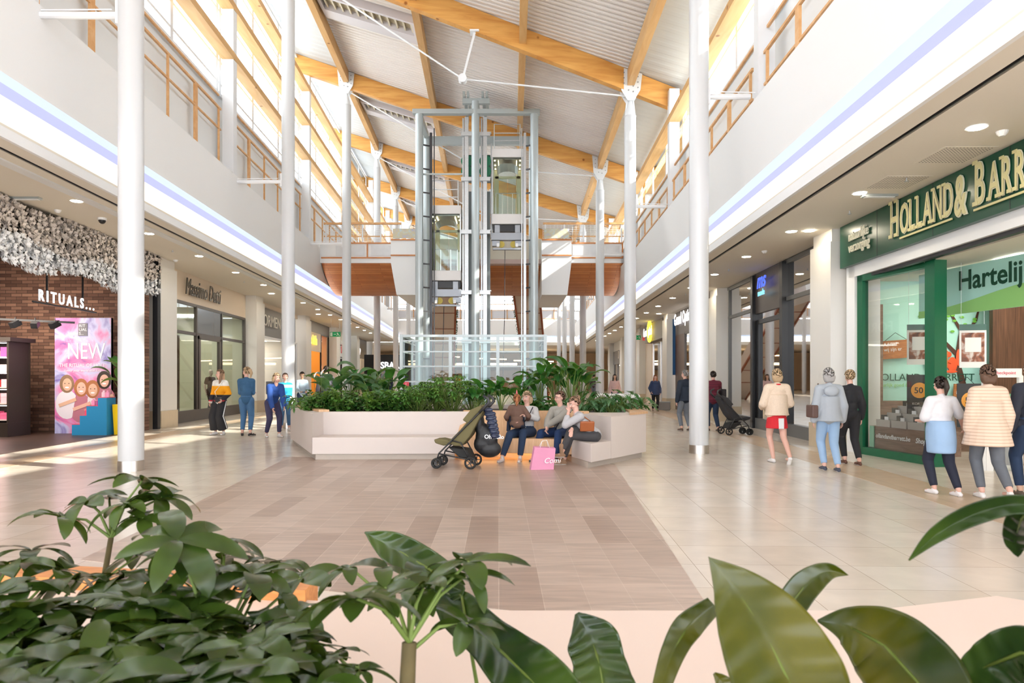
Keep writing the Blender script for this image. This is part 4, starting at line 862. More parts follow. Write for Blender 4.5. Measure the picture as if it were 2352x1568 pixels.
# end wall with gallery
b = MB(); b.box(-22, 16, 66, 66.4, 5.45, 7.0); b.box(-22,-13,66.4,67,7,20); b.box(7.2,16,66.4,67,7,20); struct(b.build('wall_end', white), 'white gallery wall at the far end of the hall', 'wall')
b = MB(); b.box(-22, 16, 66.05, 90, 4.6, 4.9); struct(b.build('ceiling_end', ceilm), 'ceiling tinted by warm light over the far food court', 'ceiling')
t = empty('cove_light', (0, 66, 4.9), 0, 'glowing strip light across the far end of the hall', 'light')
q = MB(); q.box(-11,6,.3,.36,.03,.05); q.build('warm_strip', warm_e, t); q = MB(); q.box(-11,6,-.0,.03,.5,.62); q.build('blue_diffuser', blue_e, t)
b = MB(); b.box(-11,6,66.8,66.9,4.9,5.5); struct(b.build('cove_end', white), 'white cove at the far end', 'cove')
t = empty('gallery_railing', (-11, 66, 7.0), 0, 'orange framed railing on the far end gallery', 'railing')
q = MB()
for z in (1.5,.95,.1): q.box(0,17,-.03,.03,z,z+.07)
for i in range(12): q.box(1.5*i,1.5*i+.07,-.03,.03,0,1.5)
q.build('rail_bar', oak_rail, t)
q = MB(); q.box(0,17,.05,.07,.15,.95); q.build('perforated_panel', mat('bluish_perforated', (.70,.72,.78), .5), t)
b = MB()
for i in range(9): b.box(-13+2.6*i,-12.9+2.6*i,72,72.1,4.9,18)
for z in (9.5,11,13): b.box(-13,8,72,72.1,z,z+.12)
struct(b.build('window_end', whitem), 'white glazing bars of the far end window', 'window')
b = MB(); b.face([(-13,72.05,4.9),(8,72.05,4.9),(8,72.05,18),(-13,72.05,18)]); struct(b.build('window_end_pane', clear), 'glass of the far end window', 'window')
b = MB(); b.box(-22,16,88,88.3,0,4.6); b.box(-22,-21.8,66,88,0,4.6); b.box(15.8,16,66,88,0,4.6); struct(b.build('wall_food_court', mat('tan_wall', srgb(216,180,140), .6)), 'tan back wall of the far food court', 'wall')
# food court counters and lamps
for i, (x, c_, lb) in enumerate(((-9.5,(.25,.12,.08),'dark counter at the left end of the food court'),(-5.5,(.55,.38,.22),'tan counter seen left through the lift glass'),(-1.0,(.30,.20,.14),'brown counter seen through the middle of the lift glass'),(3.0,(.50,.42,.30),'pale counter seen right through the lift glass'))):
    t = empty('food_counter', (x, 80, 0), 0, lb, 'counter')
    q = MB(); q.box(-1.7,1.7,-.5,.5,0,1.1); q.build('body', mat('counter%d' % i, c_, .5), t); q = MB(); q.box(-1.8,1.8,-.6,.6,1.1,1.18); q.build('top', cream, t)
    q = MB(); q.box(-1.7,1.7,.3,.4,2.4,3.4); q.build('menu_board', mat('menu%d' % i, (.06,.05,.05), .4), t); q = MB(); q.box(-1.6,1.6,.24,.3,2.95,3.2); q.build('lit_strip', mat('menu_glow', (1,.8,.5), .5, emit=(1,.72,.4), es=5), t)
for i in range(3):
    t = empty('pendant_light', (-8+5.2*i, 76, 3.9-.25*i), 0, 'long warm ribbon lamp over the food court, %s' % ['left one','middle one','right one'][i], 'lamp')
    q = MB(); q.bar((-2.2,0,0),(2.2,0,-.12),.10,.10); q.build('light_bar', mat('ribbon_glow', (1,.8,.5), .5, emit=(1,.70,.38), es=10), t)
    q = MB(); q.bar((-1.5,0,0),(-1.5,0,4.6-t.location.z),.02,.02); q.bar((1.5,0,-.1),(1.5,0,4.6-t.location.z),.02,.02); q.build('rod', darkm, t)
t = empty('shop_sign', (-11.75, 60, 2.2), 0, 'white lit letters SBARRO on a black screen wall far left', 'sign')
q = MB(); q.box(-1.2,2.4,.1,.2,-2.2,1.3); q.build('sign_board', black, t)
text_mesh('lettering', 'SBARRO', .80, frameM((.25,0,.1), (1,0,0)), lit_white, t, ext=.03, bold=.02, sx=.9)
q = MB(); q.box(.3,1.2,.05,.1,-.75,-.05); q.box(1.4,2.2,.05,.1,-.75,-.05); q.build('menu_screen', noise_art('menu_print', [srgb(120,50,40), srgb(150,170,210), srgb(220,190,140)], 4, 1), t)

# ================================================================== LIFT TOWER
lg = mat('lift_grey_tube', (.46,.51,.52), .3, .25)
TY = 26.5
t = empty('lift_tower', (-1.41, TY, 0), 0, 'grey steel lift tower with three round posts before the bridge', 'lift tower'); o = Vector((-1.41, TY, 0))
for x, z in ((-3.58,11.62),(-1.41,12.12),(.86,11.62)):
    q = MB(); q.cyl((x-o.x, 0), .155, 0, z, 24); q.build('post', lg, t, smooth='auto')
for x in (-3.58,.86):
    q = MB(); q.cyl((x-o.x, 2.4), .155, 0, 11.6, 20); q.build('post', lg, t, smooth='auto')
q = MB(); q.box(-2.42,2.48,-.14,.14,11.62,11.80); q.build('top_beam', greym, t, bevel=.01)
q = MB(); q.box(-2.35,2.4,2.3,2.5,11.25,11.6); q.build('rear_beam', greym, t)
for x in (-2.17,2.27):
    q = MB(); q.box(x-.09,x+.09,.1,2.4,11.5,11.72); q.build('side_beam', greym, t)
q = MB(); q.box(-.5,.55,-.09,.09,12.02,12.22); q.build('cap_beam', greym, t)
for x in (-.36,.36):
    q = MB(); q.box(x-.12,x-.04,-.25,1.5,12.22,12.42); q.box(x+.04,x+.12,-.25,1.5,12.22,12.42); q.bar((x,.0,12.1),(x,1.0,11.7),.1,.1); q.build('hoist_beam', greym, t)
for x in (-.36,.36):                                             # twin guide rails with clamps
    q = MB(); q.box(x-.075,x+.075,.18,.30,.2,11.6); q.box(x-.17,x-.11,.3,.4,.2,11.6); q.build('guide_rail', galv, t)
    for z in (10.85,9.1,7.05,4.7,2.8):
        q = MB(); q.box(x-.2,x+.2,.1,.34,z,z+.12); q.box(x-.22,x+.24,.14,.36,z+.13,z+.16); q.build('rail_clamp', galv, t)
    gm_ = mat('green_pulley', srgb(10,120,84), .35)
    q = MB(); q.box(x-.13,x+.2,.42,.8,9.2,10.2); q.build('counterweight', mat('dark_green', srgb(8,70,52), .4), t)
    for z in (9.55,9.95):
        q = MB(); q.tube([(x+.0,.38,z),(x+.0,.46,z)], .23, 20); q.build('pulley', gm_, t)
    q = MB()
    for d in (-.1,-.05,.0,.05): q.bar((x+d,.5,0.3),(x+d,.5,11.6),.012,.012)
    q.build('hoist_rope', darkm, t)
    q = MB(); q.box(x-.12,x+.18,.9,1.1,.3,8.9); q.build('rear_guide', mat('smoked_steel', (.18,.2,.2), .4, .5), t)
for x, g in ((-3.58+.42-o.x,-1),(.86-.36-o.x,1)):                # side rails and ladder rungs
    q = MB(); q.box(x-.05,x+.05,.2,.3,.2,11.0); q.bar((x-g*.12,.3,.2),(x-g*.12,.3,11.2),.04,.04); q.build('side_rail', darkm if g < 0 else galv, t)
    for i in range(10): q = MB(); q.bar((x, .25, 2.2+.92*i),(x+g*.34,.05,2.2+.92*i),.05,.05); q.build('bracket', darkm, t)
q = MB(); q.bar((-2.05,.1,9.35),(-.5,.1,9.35),.06,.06); q.build('tie_bar', greym, t)
# two cabs
cabw = mat('cab_cream_panel', (.80,.77,.75), .35); gold_m = mat('cab_interior', (.60,.52,.32), .35, .4)
for Xc, zb, lb in ((-.18, 7.5, 'right'), (-2.62, 5.28, 'left')):
    t = empty('lift_cab', (Xc, TY+1.25, zb), 0, 'glass lift cab with cream bands on the %s of the tower' % lb, 'lift cab'); w_ = .62
    q = MB(); q.box(-w_,w_,-.8,.8,0,.40); q.build('lower_band', cabw, t, bevel=.02)
    q = MB(); q.box(-w_,w_,-.8,.8,2.62,2.96); q.build('upper_band', cabw, t, bevel=.02)
    q = MB(); q.box(-w_+.02,w_-.02,-.78,-.76,.4,2.62); q.box(-w_+.02,-w_+.04,-.78,.7,.4,2.62); q.box(w_-.04,w_-.02,-.78,.7,.4,2.62); q.build('cab_glass', tower_glass, t)
    q = MB(); q.box(-w_,-w_+.05,-.8,-.74,.4,2.62); q.box(w_-.05,w_,-.8,-.74,.4,2.62); q.box(-w_-.06,-w_,-.1,.1,-.4,3.4); q.box(w_,w_+.06,-.1,.1,-.4,3.4); q.build('cab_frame', galv, t)
    q = MB(); q.box(-w_+.1,-.02,.68,.72,.4,2.2); q.box(.02,w_-.1,.68,.72,.4,2.2); q.build('cab_door', tower_glass, t)
    q = MB(); q.box(-w_+.05,-w_+.25,.66,.74,.4,2.6); q.box(w_-.25,w_-.05,.66,.74,.4,2.6); q.box(-w_+.1,w_-.1,.66,.74,2.2,2.3); q.build('door_frame', gold_m, t)
    q = MB(); q.tube([(-.48,-.2,1.25),(-.46,-.62,1.25),(.46,-.62,1.25),(.48,-.2,1.25)], .018, 8); [q.bar((x,-.62,.42),(x,-.62,1.25),.03,.03) for x in (-.46,-.2,.2,.46)]; q.build('handrail', steel, t)
    q = MB()
    for i in range(8):
        a0, a1 = PI*i/8, PI*(i+1)/8; q.face([(-.42*math.cos(a0),-.6,2.25+.2*math.sin(a0)),(-.42*math.cos(a1),-.6,2.25+.2*math.sin(a1)),(-.42*math.cos(a1),.5,2.25+.2*math.sin(a1)),(-.42*math.cos(a0),.5,2.25+.2*math.sin(a0))])
    q.box(-w_+.06,w_-.06,-.7,.6,2.56,2.6); cv_ = q.build('ceiling_vault', mat('cab_ceiling', (.35,.33,.30), .3, .6), t)
    q = MB(); [q.box(x-.03,x+.03,y-.03,y+.03,2.53,2.56) for x in (-.5,.5) for y in (-.6,0,.5)]; [q.box(x-.012,x+.012,-.6,.5,2.5,2.55) for x in (-.36,.36)]; q.build('cab_lamp', mat('cab_led', (1,.9,.7), .5, emit=(1,.85,.55), es=3), cv_)
    q = MB(); q.box(-.58,.58,-.7,.6,-.28,-.02); q.build('undercarriage', black, t)
    q = MB(); q.box(-.64,.64,-.78,-.5,-.62,-.34); q.box(-.58,.58,-.78,-.6,-1.0,-.94); q.box(-.6,-.3,-.8,-.5,-.86,-.66); q.box(.3,.6,-.8,-.5,-.86,-.66); q.box(-.5,-.3,-.8,-.6,-.34,-.04); q.box(.3,.5,-.8,-.6,-.34,-.04); q.build('sling_beam', mat('cool_grey_steel', (.33,.35,.38), .4, .4), t)
    for x in (-.24,.24):
        q = MB(); q.tube([(x,-.7,-.78),(x,-.64,-.78)], .13, 18); q.build('sheave', mat('yellow_wheel', (.55,.42,.06), .5), t)
    q = MB(); q.box(-.42,-.32,-.84,-.8,-.9,-.76); q.box(.32,.42,-.84,-.8,-.9,-.76); q.build('buffer', white, t)
    q = MB(); q.tube([(-.52,-.7,2.96),(-.52,-.7,3.95),(.5,-.7,3.95),(.5,-.7,2.96)], .02, 6); q.bar((-.52,-.7,3.3),(.5,-.7,3.3),.03,.03); q.bar((-.52,-.7,3.6),(.5,-.7,3.6),.03,.03); q.build('roof_guard', galv, t)
    q = MB(); q.tube([(-.1,-.3,-.9),(-.12,-.3,-1.6-(zb-5)*.8),(-.2,-.25,.9-zb)], .015, 6); q.build('travel_cable', darkm, t)
t = empty('glass_enclosure', (-1.4, 25.2, 0), 0, 'grey framed glass enclosure around the foot of the lift tower', 'glass enclosure')
gx0, gx1, gy = -2.66, 2.62, 5.2
q = MB()
for x in (gx0, -.86, .88, gx1): q.box(x-.06,x+.06,-.06,.06,0,3.05)
for y in (2.6, gy): q.box(gx1-.05,gx1+.05,y-.05,y+.05,0,3.05); q.box(gx0-.05,gx0+.05,y-.05,y+.05,0,3.05)
q.build('mullion', greym, t)
q = MB()
for z in (3.0,2.82,2.42,1.88,1.32,.1):
    th = .09 if z == 3.0 else .05; q.box(gx0,gx1,-.035,.035,z-th/2,z+th/2)
    for x in (gx0, gx1): q.box(x-.035,x+.035,0,gy,z-th/2,z+th/2)
q.build('transom', greym, t)
q = MB(); q.box(gx0,gx1,-.012,.0,.1,3.0); q.build('pane', tower_glass, t)
for x in (gx0, gx1):
    q = MB(); q.box(x-.006,x+.006,0,gy,.1,3.0); q.build('pane', tower_glass, t)
# red notice on a stand by the tower, left
p = P(933, 883, 22); t = empty('floor_sign', (p.x, 22, 0), 0, 'small red and white number sign on a stand left of the lift glass', 'sign')
q = MB(); q.box(-.09,.09,-.02,.02,p.z-.11,p.z+.09); q.build('sign_plate', mat('red_letter', (.75,.05,.08), .4), t); q = MB(); q.bar((0,-.025,p.z-.06),(0,-.025,p.z+.05),.035,.008); q.build('numeral', white, t)
q = MB(); q.bar((0,0,0),(0,0,p.z-.1),.03,.03); q.box(-.15,.15,-.15,.15,0,.02); q.build('stand', greym, t)

# ================================================================== CENTRAL PLANTER WITH BENCHES
plaster = mat('planter_plaster', srgb(218,206,199), .55, noise=.015); kickm = mat('planter_kick', srgb(188,176,164), .6, noise=.06, nscale=12)
A0, B0, C0, D0, E0, Fp, G0, H0 = (-3.54,12.15), (-1.02,12.2), (1.02,11.75), (1.26,10.95), (2.46,12.6), (2.62,16.2), (-5.4,17.0), (-4.97,15.4)
t = empty('planter_bench', (-1, 14, 0), 0, 'long white plaster planter with built in bench seats and oak backrest', 'planter'); o = Vector((-1,14,0))
def bl(mb): mb.v = [tuple(Vector(v)-o) for v in mb.v]; return mb
AB = Vector((B0[0]-A0[0], B0[1]-A0[1])).normalized(); nA = Vector((-AB.y, AB.x))
def off2(p, d, n_): return (p[0]+n_[0]*d, p[1]+n_[1]*d)
Ps = (1.66, 11.5)                                              # start of the tall end block
sA, sB, sC = off2(A0,.62,nA), off2(B0,.60,nA), (1.15,12.42)
q = MB(); q.prism([A0, B0, sB, sA], .10, .40); bl(q).build('seat', plaster, t, bevel=.01)
q = MB(); q.prism([C0, D0, Ps, (1.55,12.5), (1.1,12.42)], .10, .40); bl(q).build('seat', plaster, t, bevel=.01)
# outer wall ring
q = MB(); q.prism([A0, (A0[0]+.02,A0[1]+.60), (-3.46,12.86), (-4.72,15.4), (-5.1,16.8), G0, H0], .10, .82)
q.prism([(-3.52,12.77), (-.80,12.88), (-.86,13.10), (-3.5,12.98)], .10, .82)
bl(q).build('planter_wall', plaster, t)
q = MB(); q.prism([Ps, E0, Fp, (2.35,16.1), (2.15,12.98), (1.42,12.98), (1.30,12.42)], .10, .80); q.prism([G0, (-5.1,16.8), (2.5,16.1), Fp], .10, .82); bl(q).build('planter_wall', plaster, t)
q = MB(); ins = lambda p, c, d: (p[0]+(c[0]-p[0])*d, p[1]+(c[1]-p[1])*d); cc = (-1,14)
q.prism([ins(p, cc, .02) for p in (A0, (B0[0],B0[1]+.02), (B0[0],B0[1]+.45), (C0[0],C0[1]+.5), (C0[0]+.05,C0[1]+.05), D0, E0, Fp, G0, H0)], 0, .10); q.prism([(-1.02,12.66),(1.1,12.30),(1.2,12.5),(-1.0,12.9)],0,.14); bl(q).build('kick_base', kickm, t)
q = MB(); q.prism([(B0[0],B0[1]-.02), C0, (1.12,12.42), sB], .14, .40); bl(q).build('oak_seat', oak, t, bevel=.008)
q = MB(); s0, s1 = (-1.0,12.80), (1.42,12.40)                  # oak backrest leaning back
q.hexa([(-1.02,12.80,.38),(1.30,12.40,.38),(1.30,12.50,.38),(-1.02,12.90,.38),(-.92,12.98,.84),(1.42,12.62,.84),(1.42,12.80,.84),(-.92,13.12,.84)]); bl(q).build('oak_backrest', oak, t, bevel=.006)
q = MB(); q.prism([(-4.98,15.42),(-4.70,15.38),(-3.42,12.84),(-3.60,12.78)], .82, .86); bl(q).build('oak_cap', oak, t)
q = MB(); q.prism([(2.06,12.02),(2.50,12.62),(2.66,16.2),(2.4,16.2),(2.2,12.85)], .80, .84); bl(q).build('oak_cap', oak, t)
q = MB(); q.box(-.92,.9,12.34,12.37,.125,.138); bl(q).build('led_strip', mat('orange_led', (1,.7,.3), .5, emit=(1,.50,.14), es=9), t)
q = MB(); q.prism([(-3.5,12.98),(1.4,12.98),(2.1,13.0),(2.35,16.1),(-5.1,16.8),(-4.72,15.4)], .10, .72); bl(q).build('soil', soil, t)
# white lounge furniture behind
for i, (px, Y, lb) in enumerate(((1408,20.5,'white'),)):
    pp = P(1418, 915, 20.5)
    t = empty('lounge_table', (pp.x, 20.5, 0), 0, 'white rounded table block behind the right end of the planter', 'table')
    q = MB(); q.box(-.62,.62,-.45,.45,.70,.98); q.build('top', white, t, bevel=.08); q = MB(); q.cyl((0,0),.25,0,.70,20); q.build('base', white, t, smooth='auto')
pp = P(1378, 905, 20.0); t = empty('shell_chair', (pp.x, 19.6, 0), 0, 'grey plastic shell chair beside the white rounded table', 'chair')
q = MB(); gm2 = mat('grey_plastic', (.36,.33,.31), .5)
for i in range(8):
    a0, a1 = PI*i/8, PI*(i+1)/8
    f_ = lambda a, z: (-.22*math.cos(a), -.22*math.sin(a)*.8, z)
    q.face([f_(a0,.5), f_(a1,.5), (f_(a1,0)[0]*.85, f_(a1,0)[1], .99-.12*abs(math.cos(a1))), (f_(a0,0)[0]*.85, f_(a0,0)[1], .99-.12*abs(math.cos(a0)))])
q.box(-.22,.22,-.2,.22,.47,.51); q.build('shell', gm2, t, smooth='auto')
for x in (-.18,.18):
    for y in (-.16,.16): q = MB(); q.bar((x*.6,y*.6,.48),(x,y,0),.03,.03); q.build('leg', oak, t)
# near planter under the camera: white ledge, oak strip
t = empty('planter', (0, 1.2, 0), 0, 'near white planter ledge with an orange oak edge at the bottom of the view', 'planter'); o = Vector((0,1.2,0))
q = MB(); q.prism([(-2.75,2.36),(-.60,2.02),(.0,1.93),(1.0,1.93),(1.45,2.06),(1.62,1.92),(2.2,1.15),(1.4,1.15),(-2.2,1.15),(-2.9,1.6)], 0, .80); bl(q).build('ledge', mat('warm_plaster', srgb(226,206,194), .5), t, bevel=.01)
q = MB(); q.prism([(-2.8,2.46),(-.60,2.12),(-.60,1.99),(-2.78,2.33)], .76, .835); bl(q).build('oak_cap', woodmat('orange_oak', srgb(222,150,84), srgb(196,122,62), 8, (1,6,6), .4), t)
q = MB(); q.box(-2.6,2.0,.35,1.15,0,.70); bl(q).build('soil', soil, t)
# ================================================================== PLANTS
def leafmat(name, c1, c2, rough=.35, trans=.3, nscale=9, ty=1.5):
    if name in MATS: return MATS[name]
    m = mat(name, c1, rough, noise=0); nt = m.node_tree; L = nt.links; b = bsdf(m); out = nt.nodes['Material Output']
    tc = nt.nodes.new('ShaderNodeTexCoord'); n = nt.nodes.new('ShaderNodeTexNoise'); n.inputs['Scale'].default_value = nscale; n.inputs['Detail'].default_value = 3
    r = nt.nodes.new('ShaderNodeValToRGB'); r.color_ramp.elements[0].position = .35; r.color_ramp.elements[1].position = .65
    r.color_ramp.elements[0].color = (*c1, 1); r.color_ramp.elements[1].color = (*c2, 1)
    L.new(tc.outputs['Object'], n.inputs['Vector']); L.new(n.outputs['Fac'], r.inputs[0]); L.new(r.outputs[0], b.inputs['Base Color'])
    tr = nt.nodes.new('ShaderNodeBsdfTranslucent'); tr.inputs[0].default_value = (c2[0]*ty*1.3, c2[1]*ty, c2[2]*.5, 1); mx = nt.nodes.new('ShaderNodeMixShader'); mx.inputs[0].default_value = trans
    L.new(b.outputs[0], mx.inputs[1]); L.new(tr.outputs[0], mx.inputs[2]); L.new(mx.outputs[0], out.inputs[0]); return m
lf_dark = leafmat('leaf_dark_green', srgb(40,92,44), srgb(66,124,56))
lf_mid = leafmat('leaf_mid_green', srgb(54,102,50), srgb(90,142,70))
lf_light = leafmat('leaf_light_green', srgb(70,124,58), srgb(112,160,78))
lf_grey = leafmat('leaf_grey_green', srgb(58,104,68), srgb(98,140,96), .3)
lf_near = leafmat('leaf_near', srgb(34,54,22), srgb(64,86,30), .22, .16)
lf_big = leafmat('leaf_big', srgb(32,52,3), srgb(84,82,3), .30, .08, 7)
stemm = mat('plant_stem', srgb(104,124,56), .6); barkm = mat('plant_bark', srgb(96,84,52), .8, noise=.3, nscale=30)
def leaf(mb, base, head, L, W, elev=40, droop=70, fold=.25, seg=6, p=.9, q=.75, twist=0, petiole=0):
    base = Vector(base); cx, sx_ = math.cos(head), math.sin(head); H = Vector((cx, sx_, 0)); S = Vector((-sx_, cx, 0)); pt = base.copy(); rows = []
    for i in range(seg+1):
        t_ = i/seg; a = R(elev-droop*t_); d = H*math.cos(a)+Vector((0,0,math.sin(a)))
        if i: pt = pt+d*(L/seg)
        w_ = W/2*max(.0, math.sin(PI*min(1, t_**p)))**q if 0 < t_ < 1 else .001
        up = -H*math.sin(a)+Vector((0,0,math.cos(a))); s_ = S*math.cos(twist)+up*math.sin(twist)
        rows.append((pt+s_*w_+up*w_*fold, pt.copy(), pt-s_*w_+up*w_*fold))
    n = len(mb.v)
    for r_ in rows: mb.v += [tuple(v) for v in r_]
    for i in range(seg):
        a = n+3*i; mb.f += [(a,a+1,a+4,a+3),(a+1,a+2,a+5,a+4)]; mb.m += [mb.cur]*2
    return rows[-1][1]
def plant(kind, r_, rad=.35, h=.5):
    A_, S_ = MB(), MB()
    if kind == 'shrub':                                          # small rounded leaves on upright stems
        for i in range(13):
            a = r_.uniform(0, 2*PI); d = rad*math.sqrt(r_.random())*.8; bx, by = d*math.cos(a), d*math.sin(a); hh = h*r_.uniform(.55,1); tx, ty = bx*1.35+r_.uniform(-.05,.05), by*1.35
            S_.tube([(bx*.5,by*.5,0),(tx,ty,hh)], [.006,.004], 5, cap=False)
            for j in range(9):
                f_ = .25+.75*j/8; c_ = Vector((bx*.5+(tx-bx*.5)*f_, by*.5+(ty-by*.5)*f_, hh*f_))
                for k in (0, 1): leaf(A_, c_, j*2.4+k*PI+r_.uniform(-.3,.3), r_.uniform(.085,.12), .075, r_.uniform(0,50), 50, .2, 4, .75, .6)
    if kind == 'umbrella':                                       # palmate rosettes
        for i in range(46):
            a = r_.uniform(0, 2*PI); th = math.acos(r_.uniform(.05,1)); c_ = Vector((rad*math.sin(th)*math.cos(a), rad*math.sin(th)*math.sin(a), h*.35+h*.65*math.cos(th)))
            S_.tube([(c_.x*.2,c_.y*.2,h*.1), c_], [.006,.003], 5, cap=False)
            for j in range(8): leaf(A_, c_, j*PI/4+r_.uniform(-.15,.15), r_.uniform(.085,.12), .036, r_.uniform(5,35), 60, .25, 3, .8, .7)
    if kind == 'large':                                          # paddle leaves on long stalks
        for i in range(13):
            a = i*2.4+r_.uniform(-.3,.3); hh = h*r_.uniform(.45,.85); d = rad*r_.uniform(.15,.6); c_ = Vector((d*math.cos(a), d*math.sin(a), hh))
            S_.tube([(0,0,0),(c_.x*.4,c_.y*.4,hh*.6), c_], [.012,.009,.006], 6, cap=False)
            leaf(A_, c_, a+r_.uniform(-.3,.3), h*r_.uniform(.35,.5), h*r_.uniform(.17,.24), r_.uniform(35,80), r_.uniform(50,110), .3, 8, .85, .7, r_.uniform(-.3,.3))
    if kind == 'lily':                                           # lance leaves
        for i in range(26):
            a = i*2.4+r_.uniform(-.3,.3); hh = h*r_.uniform(.2,.6); d = rad*r_.uniform(.1,.5); c_ = Vector((d*math.cos(a), d*math.sin(a), hh))
            S_.tube([(0,0,0), c_], [.006,.004], 5, cap=False)
            leaf(A_, c_, a, r_.uniform(.22,.32), r_.uniform(.07,.10), r_.uniform(30,75), r_.uniform(80,130), .35, 7, .85, .75)
    if kind == 'lobed':                                          # deeply cut philodendron leaves
        for i in range(24):
            a = i*2.4+r_.uniform(-.3,.3); hh = h*r_.uniform(.3,.95); d = rad*r_.uniform(.2,.8); c_ = Vector((d*math.cos(a), d*math.sin(a), hh)); e0 = r_.uniform(10,50)
            S_.tube([(0,0,0),(c_.x*.5,c_.y*.5,hh*.7), c_], [.007,.006,.004], 5, cap=False)
            H = Vector((math.cos(a), math.sin(a), 0)); pt = c_.copy()
            for j in range(6):
                el = R(e0-15*j); pt = pt+(H*math.cos(el)+Vector((0,0,math.sin(el))))*.032
                for g in (-1, 1): leaf(A_, pt, a+g*(1.2-.13*j), .12-.012*j, .034, e0-15*j-5, 35, .2, 3, .7, .6)
            leaf(A_, pt, a, .09, .04, e0-70, 30, .2, 3)
    return A_, S_
def make_plant(kind, seed, rad, h, leafm, label, loc, name, group=None):
    r_ = random.Random(seed); A_, S_ = plant(kind, r_, rad, h)
    t = empty(name, loc, r_.uniform(0,6), label, 'plant', group)
    o_ = A_.build('foliage', leafm, t, smooth=True); S_.build('stem', stemm, t); return t
KN = dict(shrub=('leafy_shrub','low bush with small round leaves'), umbrella=('umbrella_plant','bushy umbrella plant with palmate leaflets'), large=('paddle_plant','tall plant with large paddle shaped leaves'), lily=('peace_lily','plant with long drooping lance shaped leaves'), lobed=('philodendron','low plant with deeply cut dark green leaves'))
protos = {}
def put(kind, px, Y, s, leafm, where, rad=.36, h=.5, seed=None, zpx=None):
    key = (kind, leafm.name, rad, h, seed); loc = ((px-1176)/F*Y, Y, .71); lab = KN[kind][1]+' '+where
    if key not in protos: protos[key] = t = make_plant(kind, seed or len(protos)+3, rad, h, leafm, lab, loc, KN[kind][0])
    else: t = copy_tree(protos[key])
    t.location = loc; t.rotation_euler = (0, 0, (px*7.3) % 6.28); t.scale = (s,s,s); tag(t, lab, 'plant', 'plants in the central planter'); return t
put('lily', 704, 13.6, 1.05, lf_mid, 'hanging over the left corner of the planter', .4, .5)
put('lily', 690, 14.9, 1.0, lf_mid, 'behind the left corner of the planter', .4, .5)
wh = ['at the left front','second from the left front','third from the left front','fourth from the left front','fifth from the left front, under the tall leaves','sixth from the left front','seventh from the left front','just left of the umbrella plants','eighth from the left front']
for i, px in enumerate((728,757,787,817,846,876,903,930)): put('shrub', px, 13.35+.12*(i % 2), .98+.06*(i % 3), lf_light if i % 3 else lf_mid, wh[i], .36, .48)
wh = ['in the second row at the left','in the second row, left of the paddle leaves','in the second row, among the paddle leaves','in the second row, right of the paddle leaves','in the second row before the lift glass']
for i, px in enumerate((740,790,850,900,945)): put('shrub', px, 14.4, 1.15, lf_mid, wh[i], .36, .48)
for i, (px, Y, s, wh_) in enumerate(((760,14.6,1.0,'at the left of the planter'),(805,14.9,1.05,'second of the left clump'),(850,15.0,1.12,'third of the left clump'),(890,14.6,1.05,'at the right of the left clump'),(862,14.2,.85,'low in the left clump'))):
    put('large', px, Y, s, lf_dark if i % 2 else lf_grey, wh_, .5, .98)
for i, (px, Y, s, wh_) in enumerate(((960,13.5,1.0,'left of the middle of the planter'),(1000,13.9,1.15,'in the middle of the planter, left'),(1040,13.6,1.25,'in the middle of the planter'),(1085,13.9,1.05,'above the stroller'),(1020,14.8,1.2,'behind, before the lift glass'),(975,14.6,1.05,'behind, left before the lift glass'))):
    put('umbrella', px, Y, s, lf_light if i in (0,2) else lf_mid, wh_, .42, .64)
for i, (px, Y, s, wh_) in enumerate(((1115,13.5,.72,'low, right of the stroller handle'),(1150,13.7,.78,'low, behind the girl with the ponytail'),(1190,14.0,.80,'behind the mother'),(1095,13.4,.6,'low, behind the stroller handle'))):
    put('large', px, Y, s, lf_dark, wh_, .5, .98, 21)
for i, (px, Y, s, wh_) in enumerate(((1235,13.7,.95,'between the two seated pairs'),(1275,13.9,1.0,'behind the woman with glasses'),(1210,13.6,.9,'right of the mother'))):
    put('lily', px, Y, s, lf_dark, wh_, .4, .5, 33)
for i, (px, Y, s, wh_) in enumerate(((1240,14.7,1.0,'left of the right clump'),(1275,14.9,1.12,'second of the right clump'),(1312,14.6,1.15,'third of the right clump, above the leaning woman'),(1335,15.1,1.05,'at the right of the right clump'))):
    put('large', px, Y, s, lf_mid if i % 2 else lf_dark, wh_, .5, .98, 22)
for i, (px, Y, s, wh_) in enumerate(((1345,13.5,.95,'behind the leaning woman'),(1375,13.7,1.05,'right of the leaning woman'),(1405,13.5,1.0,'in the middle of the right end'),(1435,13.8,1.05,'near the right end of the planter'),(1458,14.2,.95,'at the right end of the planter'),(1390,14.6,1.1,'behind in the right end'))):
    put('lobed', px, Y, s, lf_dark if i % 2 else lf_grey, wh_, .42, .42)
# white flowers and a red flower spike
for i, (px, py, wh_) in enumerate(((738,862,'left of the tall leaves'),(722,868,'over the left corner'))):
    p = P(px, py, 14.0); q = MB(); leaf(q, (0,0,0), .8, .16, .07, 70, 20, .5, 6)
    t = empty('white_flower', p, 0, 'white lily flower on a thin stalk '+wh_, 'flower'); q.build('spathe', mat('white_petal', (.85,.84,.84), .8), t, smooth=True); q = MB(); q.tube([(0,0,.02),(0,0,-p.z+.72)],[.004,.004],5); q.build('stem', stemm, t)
for i, (px, py) in enumerate(((1262,905),(1268,918))):
    p = P(px, py, 14.1); t = empty('red_flower', p, 0, 'small orange red flower spike behind the woman with glasses, %s' % ['upper','lower'][i], 'flower'); q = MB()
    for j in range(8): leaf(q, (0,0,-.05+.014*j), j*2.2, .05, .02, 30, 10, .2, 3)
    q.build('petal', mat('red_petal', srgb(220,70,40), .5), t); q = MB(); q.tube([(0,0,-.05),(0,0,-p.z+.72)],[.004,.004],5); q.build('stem', stemm, t)
